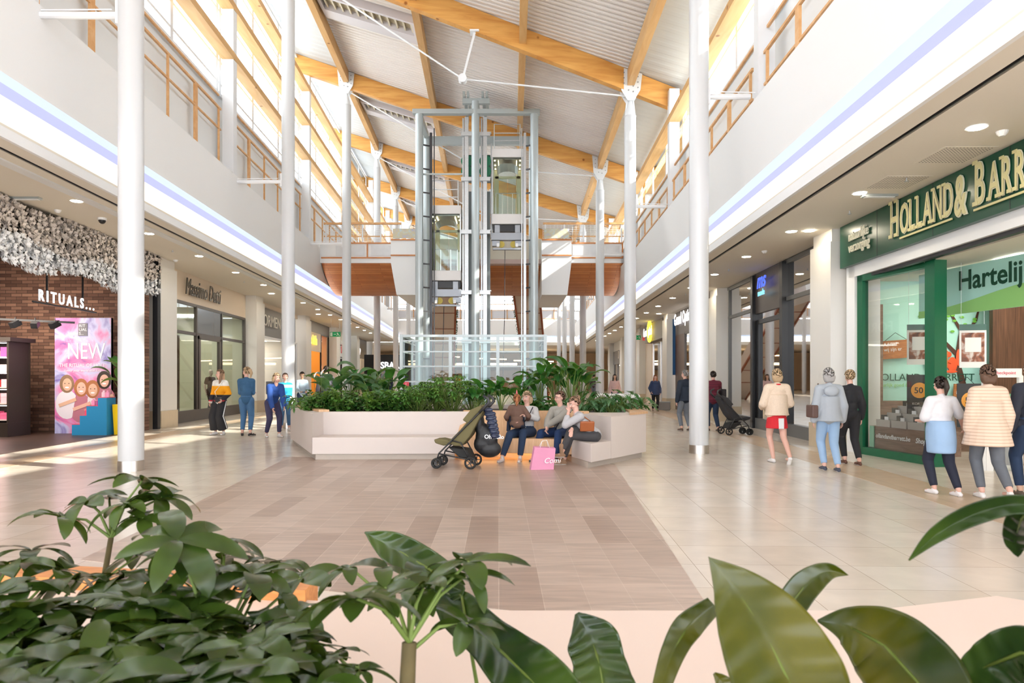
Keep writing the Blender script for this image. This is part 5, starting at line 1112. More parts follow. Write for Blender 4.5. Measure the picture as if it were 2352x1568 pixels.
# ---------------- foreground umbrella plants
def rosette(A_, c_, n, L, W, tilt, r_, droop=55, e0=15):
    M_ = Euler(tilt).to_matrix(); T = MB(); h0 = r_.uniform(0, 6)
    for j in range(n):
        leaf(T, (0,0,0), h0+2*PI*j/n+r_.uniform(-.12,.12), L*r_.uniform(.75,1.12), W*r_.uniform(.85,1.15), e0+r_.uniform(-12,12), droop+r_.uniform(-20,20), .18, 9, .95, .62, r_.uniform(-.2,.2))
    n0 = len(A_.v); A_.v += [tuple(M_ @ Vector(v)+c_) for v in T.v]; A_.f += [tuple(n0+i for i in f_) for f_ in T.f]; A_.m += T.m
def fore(name, label, trunk, tops, seed, extra=()):
    """trunk: list of stem base/top points, tops: (px,py,Y,L,n)"""
    r_ = random.Random(seed); A_, S_ = MB(), MB(); B_ = MB()
    for a, b_, ra in trunk: B_.tube([a, (Vector(a)+Vector(b_))/2+Vector((.01,.01,0)), b_], [ra*1.25, ra*1.05, ra*.8], 10)
    ends = [Vector(b_) for a, b_, ra in trunk]
    for px, py, Y, L, n in tops:
        c_ = P(px, py, Y); e_ = min(ends, key=lambda q_: (q_-c_).length); e_ = Vector((e_.x, e_.y, min(e_.z, c_.z-.02)))
        S_.tube([e_, e_.lerp(c_, .5)+Vector((0,0,.015)), c_], [.0032,.0025,.002], 6, cap=False)
        rosette(A_, c_, n, L, L*.36, (r_.uniform(-.35,.35), r_.uniform(-.35,.35), 0), r_)
    t = empty(name, (trunk[0][0][0], trunk[0][0][1], .69), 0, label, 'plant'); o = Vector(t.location)
    for mb, nm, m_ in ((A_, 'foliage', lf_near), (S_, 'petiole', stemm), (B_, 'trunk', barkm)):
        mb.v = [tuple(Vector(v)-o) for v in mb.v]; mb.build(nm, m_, t, smooth=True)
    return t
r9 = random.Random(5)
tops = [(326,1104,1.35,.085,7),(372,1142,1.38,.085,7),(200,1150,1.35,.085,7),(251,1147,1.40,.08,6),(139,1187,1.3,.085,7),(289,1156,1.3,.08,7),(330,1190,1.32,.075,7)]
g0 = P(255, 1300, 1.32)
fore('umbrella_plant', 'tall sprig of umbrella plant standing out over the wood floor at left', [((g0.x,g0.y-.2,.69), P(255,1235,1.33), .006)], tops, 1)
tops = [(408,1240,1.0,.10,7),(425,1270,1.05,.09,7),(518,1237,1.3,.085,7),(510,1285,1.25,.085,7),(450,1300,1.1,.08,7),(581,1318,1.05,.10,7),(605,1311,1.2,.085,6),(690,1328,1.15,.09,7),(575,1358,1.1,.08,7),(520,1340,1.15,.08,7),(640,1290,1.3,.08,7)]
fore('umbrella_plant', 'umbrella plant bush reaching over the oak ledge, left of centre', [((-.45,.95,.69),(-.50,1.0,.98),.011),((-.38,.9,.69),(-.43,1.0,1.02),.010)], tops, 2)
tops = [(73,1264,1.25,.085,6),(136,1308,1.2,.09,7),(20,1300,1.15,.09,7),(231,1366,1.05,.10,7),(286,1318,1.15,.09,7),(60,1345,1.05,.09,7),(316,1277,1.3,.075,7),(180,1330,1.1,.08,7),(370,1330,1.15,.09,7),(-20,1370,1.0,.1,7),(330,1380,1.0,.09,7),(110,1400,.95,.1,7)]
fore('umbrella_plant', 'umbrella plant bush at the left edge of the view', [((-.80,.95,.69),(-.85,1.0,.95),.012),((-.7,.85,.69),(-.72,.95,.98),.010)], tops, 3)
def field(seed, x0, x1, y0, y1, n, Ya, Yb, L):
    q_ = random.Random(seed); return [(x0+(x1-x0)*q_.random(), y0+(y1-y0)*((i+.5)/n), Ya+(Yb-Ya)*((i+.5)/n)+q_.uniform(-.05,.05), L*q_.uniform(.85,1.15), q_.choice((6,7,8))) for i in range(n)]
fore('umbrella_plant', 'dense umbrella plant filling the lower left corner', [((-.55,.65,.69),(-.58,.72,.93),.012)], field(4,-40,330,1400,1600,26,.98,.72,.088), 4)
fore('umbrella_plant', 'dense umbrella plant at the bottom, left of centre', [((-.25,.7,.69),(-.28,.75,.93),.012)], field(8,300,640,1375,1600,28,1.0,.74,.085), 5)
fore('umbrella_plant', 'low umbrella plant at the bottom between the two tall ones', [((-.20,.75,.69),(-.22,.78,.92),.010)], field(9,600,760,1400,1590,10,1.0,.8,.075), 6)
tops = [(805,1303,1.12,.075,6),(1077,1290,1.0,.085,6),(819,1374,.82,.095,8),(972,1352,.95,.085,7),(1074,1318,1.0,.07,5),(885,1350,1.0,.08,6),(1074,1432,.95,.075,6),(940,1330,1.05,.08,5)]
tb = P(905, 1600, .85)
fore('umbrella_plant', 'umbrella plant with a thick green stem, right of the oak ledge end', [((tb.x-.02,.82,.69), P(940,1475,.9), .012)], tops, 7)
fore('umbrella_plant', 'small umbrella plant shoots at the bottom edge beside the thick stem', [((-.2,.78,.69), P(822,1568,.85), .006)], [(819,1537,.85,.06,7),(722,1558,.85,.07,7),(770,1500,.95,.06,6)], 8)
# ---------------- foreground big leaves
def bigleaf(mb, spine, hw, fold=.3, rip=.11, flip=1):
    pts = [P(*s_) for s_ in spine]; n = 60; m = 9; k = len(pts)-1; base = len(mb.v)
    def cr(i, u, A):
        p0, p1, p2, p3 = A[max(i-1,0)], A[i], A[i+1], A[min(i+2,k)]
        return .5*((2*p1)+(p2-p0)*u+(2*p0-5*p1+4*p2-p3)*u*u+(3*p1-p0-3*p2+p3)*u**3)
    wd = [h_*s_[2]/F for h_, s_ in zip(hw, spine)]; view = Vector((0,1,0))
    for i in range(n+1):
        x = i/n*k; j = min(int(x), k-1); u = x-j; c_ = cr(j, u, pts); w_ = max(.0005, cr(j, u, wd)); d = (cr(j, min(1,u+.05), pts)-cr(j, max(0,u-.05), pts)).normalized()
        nv = (c_-Vector((0,0,CH))).normalized(); s_ = d.cross(nv).normalized(); up = s_.cross(d).normalized()
        for q_ in range(-m, m+1):
            v = q_/m; z = abs(v)**1.2*w_*fold*flip+rip*w_*(math.sin(i*.72-abs(v)*4.2)*abs(v)**.7*(1-.5*abs(v))+.35*math.sin(i*.21+v*2.1)*abs(v))
            mb.v.append(tuple(c_+s_*w_*v*math.cos(abs(v)*.4)-up*z))
    r_ = 2*m+1
    for i in range(n):
        for j in range(r_-1): a = base+i*r_+j; mb.f.append((a,a+1,a+r_+1,a+r_)); mb.m.append(mb.cur)
    return pts[-1]
def leafplant(label, root, leaves, m_):
    t = empty('big_leaf_plant', root, 0, label, 'plant'); o = Vector(root)
    for sp, hw, fold in leaves:
        q = MB(); e_ = bigleaf(q, sp, hw, fold, .035 if m_ is lf_big else .09); q.v = [tuple(Vector(v)-o) for v in q.v]; lo_ = q.build('leaf', m_, t, smooth=True)
        so_ = lo_.modifiers.new('s', 'SOLIDIFY'); so_.thickness = .0012
        q = MB(); pts = [P(*s_) for s_ in sp]; q.tube([p_-o+Vector((0,.002,0)) for p_ in pts[1:]]+[(e_-o)*.6+Vector((0,0,-.02)), (0,0,0)], [.0015]+[.0025]*(len(pts)-2)+[.004,.005], 6); q.build('midrib', mat('leaf_rib', srgb(92,108,40), .5), t, smooth=True)
leafplant('big leaf plant with one huge upright pointed leaf at lower right', (.40,.62,.68), [
    ([(1627,1278,.86),(1690,1352,.84),(1755,1450,.80),(1815,1568,.76),(1850,1660,.72)], [0,62,112,135,125], .25),
    ([(1948,1320,1.0),(1900,1312,.99),(1850,1345,.97),(1810,1400,.93)], [1,20,34,36], .5),
    ([(1640,1388,.95),(1580,1440,.95),(1545,1500,.92),(1515,1590,.88)], [22,34,30,22], .5),
    ([(1878,1425,1.0),(1950,1438,.98),(2035,1485,.93),(2110,1568,.86),(2150,1650,.8)], [3,48,92,112,105], .35),
    ([(1640,1545,.9),(1665,1575,.9),(1690,1640,.88)], [4,24,20], .2)], lf_big)
leafplant('dark quilted leaf rising at the bottom middle of the view', (.12,.80,.68), [
    ([(1325,1408,1.05),(1358,1465,1.03),(1378,1530,1.0),(1392,1620,.95)], [6,62,66,88], .25)], lf_near)
leafplant('long arching leaves behind the thick stemmed umbrella plant', (.05,.72,.68), [
    ([(838,1222,1.25),(890,1250,1.24),(950,1285,1.22),(1020,1330,1.18),(1060,1370,1.1)], [2,34,44,40,20], .25),
    ([(985,1335,1.12),(1050,1400,1.1),(1130,1475,1.02),(1225,1568,.92),(1290,1650,.85)], [8,48,56,84,90], .3)], lf_near)
leafplant('arching leaves entering at the right edge of the view', (.78,.72,.68), [
    ([(2088,1286,.80),(2150,1228,.78),(2240,1180,.75),(2345,1158,.72),(2440,1190,.70)], [2,18,26,24,18], .7),
    ([(2338,1278,.82),(2334,1240,.80),(2350,1190,.76),(2400,1160,.72)], [1,26,32,24], .2),
    ([(2180,1585,.85),(2260,1535,.82),(2350,1500,.78),(2450,1520,.72)], [10,46,64,50], .35)], lf_near)
# ================================================================== PEOPLE
def ik(a, c_, l1, l2, pole):
    a, c_ = Vector(a), Vector(c_); d = c_-a; L = d.length
    if L > (l1+l2)*.995: c_ = a+d.normalized()*(l1+l2)*.995; d = c_-a; L = d.length
    x = (l1*l1-l2*l2+L*L)/(2*L); h = math.sqrt(max(0, l1*l1-x*x)); dn = d.normalized(); p = Vector(pole); p = (p-dn*p.dot(dn)); p.normalize()
    return a+dn*x+p*h, c_
eyew = mat('eye_white', (.8,.78,.75), .3); iris = mat('eye_iris', (.06,.05,.04), .3); lipm = mat('lip', (.55,.20,.18), .5)
solem = mat('shoe_sole', (.55,.50,.46), .7)
def person(label, x, y, rz, H=1.7, z0=0, pelvis=None, lean=(0,0), twist=0, feet=None, hands=None, kneepole=None, head=(0,0), top=None, bottom=None,
           shoes=(.8,.78,.76), hair=('short',0), sk=None, vox=.0105, bw=1.0, elbow=((.5,.9,-.3),(-.5,.9,-.3)), handdir=None, curl=.5, socks=None, sleeve=1.0, extra=None, group=None, neck=0, ts=1.0):
    sk = sk or skin
    t = empty('person', (x, y, z0), rz, label, 'person', group)
    hz = .53*H; pel = Vector(pelvis) if pelvis else Vector((0, 0, hz))
    E = Euler((R(lean[0]), R(lean[1]), 0)); TM = E.to_matrix() @ Matrix.Rotation(R(twist), 3, 'Z')
    def T(a, b_, c_): return pel+TM @ Vector((a*H, b_*H, c_*H*ts))
    neckb = T(0, .012, .305); sh = [T(.086*bw, .01, .268), T(-.086*bw, .01, .268)]; hip = [pel+Vector((.052*H, 0, -.01*H)), pel+Vector((-.052*H, 0, -.01*H))]
    if twist: hip = [pel+Matrix.Rotation(R(twist), 3, 'Z') @ Vector((g*.052*H, 0, -.01*H)) for g in (1,-1)]
    feet = feet or [(.07, -.10, 0, 5), (-.07, .16, 0, -5)]
    la, lf, lt, ls = .172*H, .150*H, .245*H, .250*H
    ank, kne, elb, wri = [], [], [], []
    for i in (0, 1):
        f_ = feet[i]; a = Vector((f_[0], f_[1], f_[2]+.055*H)); kp = (kneepole or [(0,-1,.25)]*2)[i]; k_, a = ik(hip[i], a, lt, ls, kp); kne.append(k_); ank.append(a)
        g = 1 if i == 0 else -1
        hd = hands[i] if hands and hands[i] is not None else (sh[i].x+g*.045*H, sh[i].y-.02*H, sh[i].z-.31*H)
        e_, w_ = ik(sh[i], hd, la, lf, elbow[i]); elb.append(e_); wri.append(w_)
    nl = Euler((R(lean[0]*.35+neck), R(lean[1]*.4), 0)).to_matrix(); hc = neckb+nl @ Vector((0, -.018*H, .098*H))
    HM = Matrix.Rotation(R(head[0]), 3, 'Z') @ Matrix.Rotation(R(head[1]), 3, 'X')
    if twist and not head[0]: HM = Matrix.Rotation(R(twist), 3, 'Z') @ HM
    s = H/1.7 if H > 1.3 else .92*H/1.3+.02
    s = max(s, .72)
    def h(v): return hc+HM @ (Vector(v)*s)
    # ---- body
    B = MB()
    def torso(mb, inf):
        for c0, rr in (((0,0,.0),(.088*bw,.060,.062)), ((0,.0,.09),(.072*bw,.052,.075)), ((0,-.004,.17),(.085*bw,.060,.075)), ((0,0,.232),(.080*bw,.050,.052))):
            mb.ell(T(*c0), tuple(v*H+inf for v in rr), 16, TM)
        mb.capsule(sh[0], T(0,.01,.272), .029*H+inf, .036*H+inf*.8, 12); mb.capsule(sh[1], T(0,.01,.272), .029*H+inf, .036*H+inf*.8, 12)
        mb.capsule(T(0,.008,.26), neckb, .036*H+inf, .030*H+inf*.3, 12)
    torso(B, 0)
    B.capsule(neckb-Vector((0,0,.03*H)), hc-HM @ Vector((0,0,.03*s)), .030*H, .028*H, 12)
    B.ell(h((0,.012,.035)), (.072*s,.090*s,.085*s), 18, HM); B.ell(h((0,-.022,-.03)), (.054*s,.060*s,.072*s), 16, HM); B.ell(h((0,-.045,-.075)), (.028*s,.026*s,.024*s), 10, HM)
    B.capsule(h((0,-.078,.012)), h((0,-.096,-.022)), .009*s, .014*s, 8)
    for g in (1,-1): B.ell(h((g*.072,.012,-.008)), (.010*s,.018*s,.030*s), 8, HM); B.ell(h((g*.035,-.062,-.03)), (.02*s,.02*s,.02*s), 8, HM)
    for i in (0, 1):
        g = 1 if i == 0 else -1
        B.capsule(sh[i], elb[i], .028*H, .023*H, 12); B.capsule(elb[i], wri[i], .025*H, .0155*H, 12)
        B.capsule(hip[i], kne[i], .052*H, .034*H, 14); B.capsule(kne[i], ank[i], .033*H, .021*H, 12); B.capsule(kne[i].lerp(ank[i], .3)+Vector((0,.008*H,0)), ank[i], .03*H, .02*H, 10)
        d = (wri[i]-elb[i]).normalized()
        if handdir and handdir[i]: d = Vector(handdir[i]).normalized()
        side = Vector((0,1,0)) if abs(d.y) < .8 else Vector((1,0,0)); w2 = (side-d*side.dot(d)).normalized(); pn = d.cross(w2).normalized()*g
        inw = pn if pn.x*g < 0 else -pn
        hs_ = s*.95; pc = wri[i]+d*.045*hs_
        for k in range(4):
            o_ = w2*(-.030+.020*k)*hs_; a0 = wri[i]+d*.012*hs_+o_*.5; a1 = wri[i]+d*.085*hs_+o_; ln = (.034,.042,.040,.030)[k]*hs_
            B.capsule(a0, a1, .0125*hs_, .0105*hs_, 8); d1 = (d+inw*curl*.8).normalized(); a2 = a1+d1*ln; B.capsule(a1, a2, .0098*hs_, .0088*hs_, 8)
            d2 = (d+inw*curl*2.2).normalized(); a3 = a2+d2*ln*.8; B.capsule(a2, a3, .0088*hs_, .0078*hs_, 8)
        th0 = wri[i]+d*.02*hs_-w2*.022*hs_; th1 = th0+(d*.6-w2*.7+inw*.5).normalized()*.035*hs_; th2 = th1+(d*.9-w2*.2+inw*.5).normalized()*.032*hs_
        B.capsule(th0, th1, .0135*hs_, .011*hs_, 8); B.capsule(th1, th2, .0105*hs_, .009*hs_, 8)
        f_ = feet[i]; ya = R(f_[3]); fd = Vector((math.sin(ya), -math.cos(ya), 0)); B.capsule(ank[i]-Vector((0,0,.03*H)), ank[i]+fd*.09*H-Vector((0,0,.035*H)), .02*H, .016*H, 8)
    bd_ = B.build('body', sk, t, remesh=vox, sm=3)
    for g in (1,-1):
        q = MB(); q.cur = 0; q.ell(h((g*.031,-.076,.012)), (.0135*s,.008*s,.008*s), 10, HM); q.cur = 1; q.ell(h((g*.031,-.082,.012)), (.006*s,.004*s,.0065*s), 8, HM); q.capsule(h((g*.016,-.083,.032)), h((g*.048,-.072,.034)), .004*s, .003*s, 6); q.build('eye', [eyew, iris], bd_, smooth=True)
    q = MB(); q.capsule(h((-.019,-.083,-.052)), h((.019,-.083,-.052)), .0055*s, None, 6); q.build('mouth', lipm, bd_, smooth=True)
    # ---- trousers, skirt
    bm_ = bottom or ('trousers', (.06,.09,.16)); kind, bc = bm_[0], bm_[1]; bo = bm_[2] if len(bm_) > 2 else {}
    bmat = bc if not isinstance(bc, tuple) else mat('cloth_%.3f_%.3f_%.3f' % bc, bc, .85, noise=.12, nscale=14, bump=.15)
    q = MB(); inf = bo.get('inf', .010)
    q.ell(T(0,0,.0), (.087*bw*H+inf*.6,.061*H+inf,.066*H+inf), 16, TM); q.ell(T(0,.0,.05), (.076*bw*H+inf,.055*H+inf,.045*H), 14, TM)
    if kind in ('trousers', 'jeans', 'wide'):
        cut = bo.get('cut', .90); fl_ = bo.get('flare', 0)
        for i in (0, 1):
            e_ = kne[i].lerp(ank[i], cut); q.capsule(hip[i], kne[i], .054*H+inf, .038*H+inf+fl_*.3, 14); q.tube([kne[i], kne[i].lerp(e_, .5), e_], [.037*H+inf+fl_*.35, .031*H+inf+fl_*.7, .024*H+inf+fl_], 14)
            q.ell(kne[i], (.037*H+inf+fl_*.3,)*3, 12)
        o_ = q.build('trousers', bmat, t, remesh=vox*1.05, sm=4)
        if bo.get('stripe'):
            for i in (0, 1):
                g = 1 if i == 0 else -1; q = MB(); e_ = kne[i].lerp(ank[i], cut-.02)
                q.tube([hip[i]+Vector((g*(.054*H+inf+.0),0,0)), kne[i]+Vector((g*(.038*H+inf+fl_*.3+.003),0,0)), e_+Vector((g*(.024*H+inf+fl_+.002),0,0))], .012, 6); q.build('side_stripe', mat('white_stripe', (.8,.8,.8), .8), t, smooth=True)
    else:
        ln = bo.get('len', .26); q.tube([T(0,0,.03), T(0,0,-.04), pel+Vector((0,0,-ln*H*.6)), pel+Vector((0,0,-ln*H))], [.075*H+inf, .092*H+inf, .100*H+inf, .108*H+inf], 20)
        q.build('skirt', bmat, t, remesh=vox*1.05, sm=4)
        if bo.get('stripe'):
            q = MB(); q.box(-.015*H-.02,.015*H+.02,.098*H,.104*H+inf+.004,pel.z-ln*H,pel.z-.05*H); q.build('side_stripe', mat('white_stripe', (.8,.8,.8), .8), t)
    # ---- top
    tk = top or ('knit', (.5,.5,.5)); tc_ = tk[1]; to = tk[2] if len(tk) > 2 else {}
    tmat = tc_ if not isinstance(tc_, tuple) else mat('cloth_%.3f_%.3f_%.3f' % tc_, tc_, .85, noise=.10, nscale=16, bump=.2)
    q = MB(); inf = to.get('inf', .014); torso(q, inf); sl_ = to.get('sleeve', 1.0)
    for i in (0, 1):
        if sl_ <= .5: q.capsule(sh[i], sh[i].lerp(elb[i], sl_*2*.9+.05), .031*H+inf, .030*H+inf, 12)
        else: q.capsule(sh[i], elb[i], .028*H+inf, .024*H+inf, 12); q.capsule(elb[i], elb[i].lerp(wri[i], (sl_-.5)*2*.93), .027*H+inf, .020*H+inf*.9, 12)
    if to.get('len'):
        ln = to['len']; fw = to.get('flare', .03); dn = (pel-Vector((0,0,1))*ln*H)
        q.tube([T(0,0,.20), T(0,0,.08), T(0,0,0), dn], [.082*H+inf, .080*H+inf*1.5, .092*H+inf+fw*.5, .096*H+inf+fw], 18)
    q.build(tk[0], tmat, t, remesh=vox*1.1, sm=4)
    # ---- shoes
    sm_ = shoes if not isinstance(shoes, tuple) else mat('shoe_%.2f_%.2f_%.2f' % shoes, shoes, .5)
    for i in (0, 1):
        f_ = feet[i]; ya = R(f_[3]); fd = Vector((math.sin(ya), -math.cos(ya), 0)); b0 = Vector((ank[i].x, ank[i].y, f_[2])); q = MB(); pt = R(f_[4]) if len(f_) > 4 else 0
        fd = fd*math.cos(pt)+Vector((0,0,-math.sin(pt))); upv = Vector((0,0,1))
        q.capsule(b0-fd*.03*s+upv*.035*s, b0+fd*.10*s+upv*.032*s, .034*s, .036*s, 12); q.capsule(b0+fd*.05*s+upv*.03*s, b0+fd*.155*s+upv*.028*s, .038*s, .028*s, 12); q.capsule(b0+upv*.04*s, b0+upv*(.09 if not bo.get('boot') else .20)*s+fd*.01, .036*s, .032*s if not bo.get('boot') else .042*s, 12)
        o_ = q.build('shoe', sm_, t, remesh=.010, sm=2)
        for v in o_.data.vertices: v.co.z = max(v.co.z, f_[2]+.002) if pt == 0 else v.co.z
        q = MB(); q.capsule(b0-fd*.03*s+upv*.012*s, b0+fd*.155*s+upv*.012*s, .012*s, .012*s, 10); q.v = [tuple(b0+(Vector(v)-b0)+(Vector((fd.y,-fd.x,0))*((Vector(v)-b0).dot(Vector((fd.y,-fd.x,0))))*1.9)) for v in q.v]; q.build('sole', solem, o_, smooth=True)
    # ---- hair
    hk, hi = hair[0], hair[1]; hm_ = hairm[hi]; q = MB()
    n = 20; kk = 14; base = len(q.v); hr = (.083*s,.104*s,.098*s); idx = {}
    def keep(p):                                                 # keep everything but the face and the neck front
        yy, zz, xx = p.y/hr[1], p.z/hr[2], abs(p.x)/hr[0]
        if yy < -.28 and zz < .42-(.12 if hk == 'bangs' else 0)+(.0 if hk != 'bangs' else -.1): return False
        if yy < .10 and zz < -.05 and hk in ('short', 'ponytail', 'bun'): return False
        return zz > -.75
    for i in range(kk):
        for j in range(n):
            c4 = []
            for (a, b_) in ((i,j),(i+1,j),(i+1,j+1),(i,j+1)):
                th = PI*a/kk; ph = 2*PI*b_/n; c4.append(Vector((hr[0]*math.sin(th)*math.cos(ph), hr[1]*math.sin(th)*math.sin(ph), hr[2]*math.cos(th))))
            m_ = sum(c4, Vector())/4
            if keep(m_): q.face([h((v.x/s, v.y/s+.014, v.z/s+.030)) for v in c4])
    o_ = q.build('hair', hm_, t, smooth=True)
    bb = bmesh.new(); bb.from_mesh(o_.data); bmesh.ops.remove_doubles(bb, verts=bb.verts, dist=1e-4); bb.to_mesh(o_.data); bb.free(); so_ = o_.modifiers.new('s', 'SOLIDIFY'); so_.thickness = .014*s; so_.offset = -.2
    q = MB()
    if hk == 'long':
        for g in (-1, 1): q.capsule(h((g*.066,.02,.02)), h((g*.085,-.01,-.15)), .030*s, .034*s); q.capsule(h((g*.085,-.01,-.15)), h((g*.085,-.03,-.27)), .034*s, .018*s)
        q.capsule(h((0,.07,0)), h((0,.075,-.20)), .060*s, .055*s); q.capsule(h((0,.075,-.2)), h((0,.09,-.30)), .055*s, .03*s)
    if hk == 'ponytail': q.ell(h((0,.115,.06)), (.03*s,.03*s,.03*s), 10); q.capsule(h((0,.125,.05)), h((.01,.155,-.03)), .030*s, .038*s); q.capsule(h((.01,.155,-.03)), h((.015,.135,-.14)), .038*s, .018*s)
    if hk == 'bun': q.ell(h((0,.11,.07)), (.042*s,.035*s,.042*s), 12)
    if hk == 'bob' or hk == 'bangs': q.capsule(h((-.045,.045,-.03)), h((.045,.045,-.03)), .056*s, None); q.capsule(h((-.04,.045,-.075)), h((.04,.045,-.075)), .050*s, None); [q.capsule(h((g*.068,.01,.0)), h((g*.062,.0,-.07)), .022*s, .018*s) for g in (-1,1)]
    if q.v: q.build('hair_length', hm_, o_, remesh=.012, sm=3)
    t['_'] = 0; del t['_']
    return t, dict(T=T, h=h, sh=sh, elb=elb, wri=wri, pel=pel, neck=neckb, hc=hc, s=s, kne=kne, ank=ank, TM=TM, H=H)
def bagpart(t, name, m_, c_, sz, strap=None, sm=None, rot=0):
    M_ = Matrix.Translation(c_) @ Matrix.Rotation(rot, 4, 'Y'); q = MB(); q.box(-sz[0]/2, sz[0]/2, -sz[1]/2, sz[1]/2, -sz[2]/2, sz[2]/2, M_); o_ = q.build(name, m_, t, bevel=.02)
    if strap: q = MB(); q.tube(strap, .009, 6); q.build('strap', sm or m_, o_, smooth=True)
denim = mat('denim_blue', srgb(70,110,150), .85, noise=.18, nscale=5, bump=.2); denim_d = mat('denim_dark', srgb(38,56,84), .85, noise=.2, nscale=6, bump=.2); denim_l = mat('denim_light', srgb(150,178,210), .85, noise=.12, nscale=6, bump=.2)
blackc = mat('cloth_black', (.018,.018,.022), .85, bump=.2); navyc = mat('cloth_navy', (.02,.03,.06), .85, bump=.2)
def striped(name, stops, rough=.85, sc_=1.0, axis=2):           # horizontal knit bands by height
    m = mat(name, (1,1,1), rough); nt = m.node_tree; L = nt.links; tc = nt.nodes.new('ShaderNodeTexCoord'); sx = nt.nodes.new('ShaderNodeSeparateXYZ'); mr = nt.nodes.new('ShaderNodeMath'); mr.operation = 'MULTIPLY'; mr.inputs[1].default_value = sc_
    r = nt.nodes.new('ShaderNodeValToRGB'); r.color_ramp.interpolation = 'CONSTANT'
    while len(r.color_ramp.elements) < len(stops): r.color_ramp.elements.new(.5)
    for e_, (p_, c_) in zip(r.color_ramp.elements, stops): e_.position = p_; e_.color = (*c_, 1)
    L.new(tc.outputs['Object'], sx.inputs[0]); L.new(sx.outputs[axis], mr.inputs[0]); out = mr.outputs[0]
    if sc_ > 5:
        fr_ = nt.nodes.new('ShaderNodeMath'); fr_.operation = 'FRACT'; L.new(out, fr_.inputs[0]); out = fr_.outputs[0]
    L.new(out, r.inputs[0]); L.new(r.outputs[0], bsdf(m).inputs['Base Color']); return m
def gx(px, Y): return (px-1176)/F*Y
def at(px, fy): g_ = G(px, fy); return g_.x, g_.y
# --- school group on the left
w_, mu, bk, rd = (.78,.76,.72), srgb(236,158,10), (.02,.02,.03), srgb(170,40,50)
swm = striped('banded_knit', [(0,w_),(.40,w_),(.425,rd),(.445,bk),(.49,bk),(.51,mu),(.62,mu),(.625,w_)], sc_=.5)
x, y = at(505, 998); t, K = person('girl in a white, mustard and black banded sweater with wide black trousers', x, y, R(-14), 1.66, feet=[(.11,0,0,14),(-.11,-.02,0,-14)], head=(-38,0), top=('sweater', swm, {'inf': .03}), bottom=('wide', blackc, {'flare': .07, 'cut': .86, 'stripe': True, 'inf': .014}), shoes=(.8,.8,.8), hair=('long',5), sk=skinp, hands=[(.20,-.16,.90),(-.25,-.03,.84)])
bagpart(t, 'shoulder_bag', mat('black_leather', (.03,.03,.035), .4), Vector((.10,-.17,.90)), (.20,.07,.14), [K['sh'][0]+Vector((0,-.05,.05)), Vector((-.02,-.17,1.1)), Vector((.05,-.18,.95))], steel)
x, y = at(566, 1001); person('woman with a curly ponytail in a blue denim jacket and jeans, arms folded', x, y, R(190), 1.72, feet=[(.10,0,0,10),(-.10,.06,0,-35)], head=(60,0), top=('denim_jacket', mat('denim_jacket_blue', srgb(52,92,128), .85, noise=.25, nscale=5, bump=.3), {'inf': .022}), bottom=('jeans', denim, {'cut': .86}), shoes=(.03,.03,.03), hair=('ponytail',2), sk=skinp, hands=[(-.08,-.17,1.10),(.08,-.19,1.08)], elbow=((.7,.2,-1),(-.7,.2,-1)), curl=.8)
x, y = at(628, 1004); t, K = person('blond person in a royal blue sweater bending forward beside the column', x, y, R(38), 1.68, lean=(34,0), pelvis=(0,.10,.86), feet=[(.12,-.06,0,10),(-.12,.16,0,-10)], head=(10,10), top=('sweater', (.02,.07,.28), {'inf': .026}), bottom=('trousers', (.05,.045,.10), {'cut': .9}), shoes=(.75,.72,.70), hair=('bob',2), sk=skinp, hands=[(.12,-.42,.72),(-.14,-.34,.74)])
bagpart(t, 'backpack', mat('grey_backpack', (.12,.12,.13), .7), K['T'](0,.12,.17), (.26,.14,.32))
q = MB(); M_ = Matrix.Translation(Vector((x+.35, y-.05, 0))); 
x, y = at(655, 989); person('boy in a bright blue sweatshirt with white stripes beside the nearest school friend', x, y, R(20), 1.58, feet=[(.10,0,0,10),(-.10,.05,0,-8)], head=(0,-8), top=('sweatshirt', striped('blue_sweat', [(0,srgb(40,150,200)),(.50,(.8,.85,.88)),(.53,srgb(40,150,200)),(.56,(.8,.85,.88)),(.58,srgb(40,150,200))], sc_=.42), {'inf': .022}), bottom=('jeans', denim, {'cut': .80}), shoes=(.75,.72,.72), hair=('short',0), sk=skinp, hands=[(.02,-.26,.98),(-.06,-.26,.96)], curl=.8)
person('man with glasses in a pale blue shirt behind the left planter corner', gx(694,24), 24, R(25), 1.66, feet=[(.1,0,0,5),(-.1,.05,0,-5)], head=(-10,15), top=('shirt', (.42,.52,.62), {'inf': .02}), bottom=('trousers', denim_d), hair=('short',1), sk=skin2, hands=[(.12,-.25,1.0),(-.1,-.27,.98)], curl=.9)
person('dark haired man in a grey shirt seen from behind over the paddle leaves', gx(749,20.5), 20.5, R(200), 1.80, top=('shirt', (.10,.10,.12), {'inf': .02}), bottom=('trousers', navyc), hair=('short',1), sk=skin, bw=1.12)
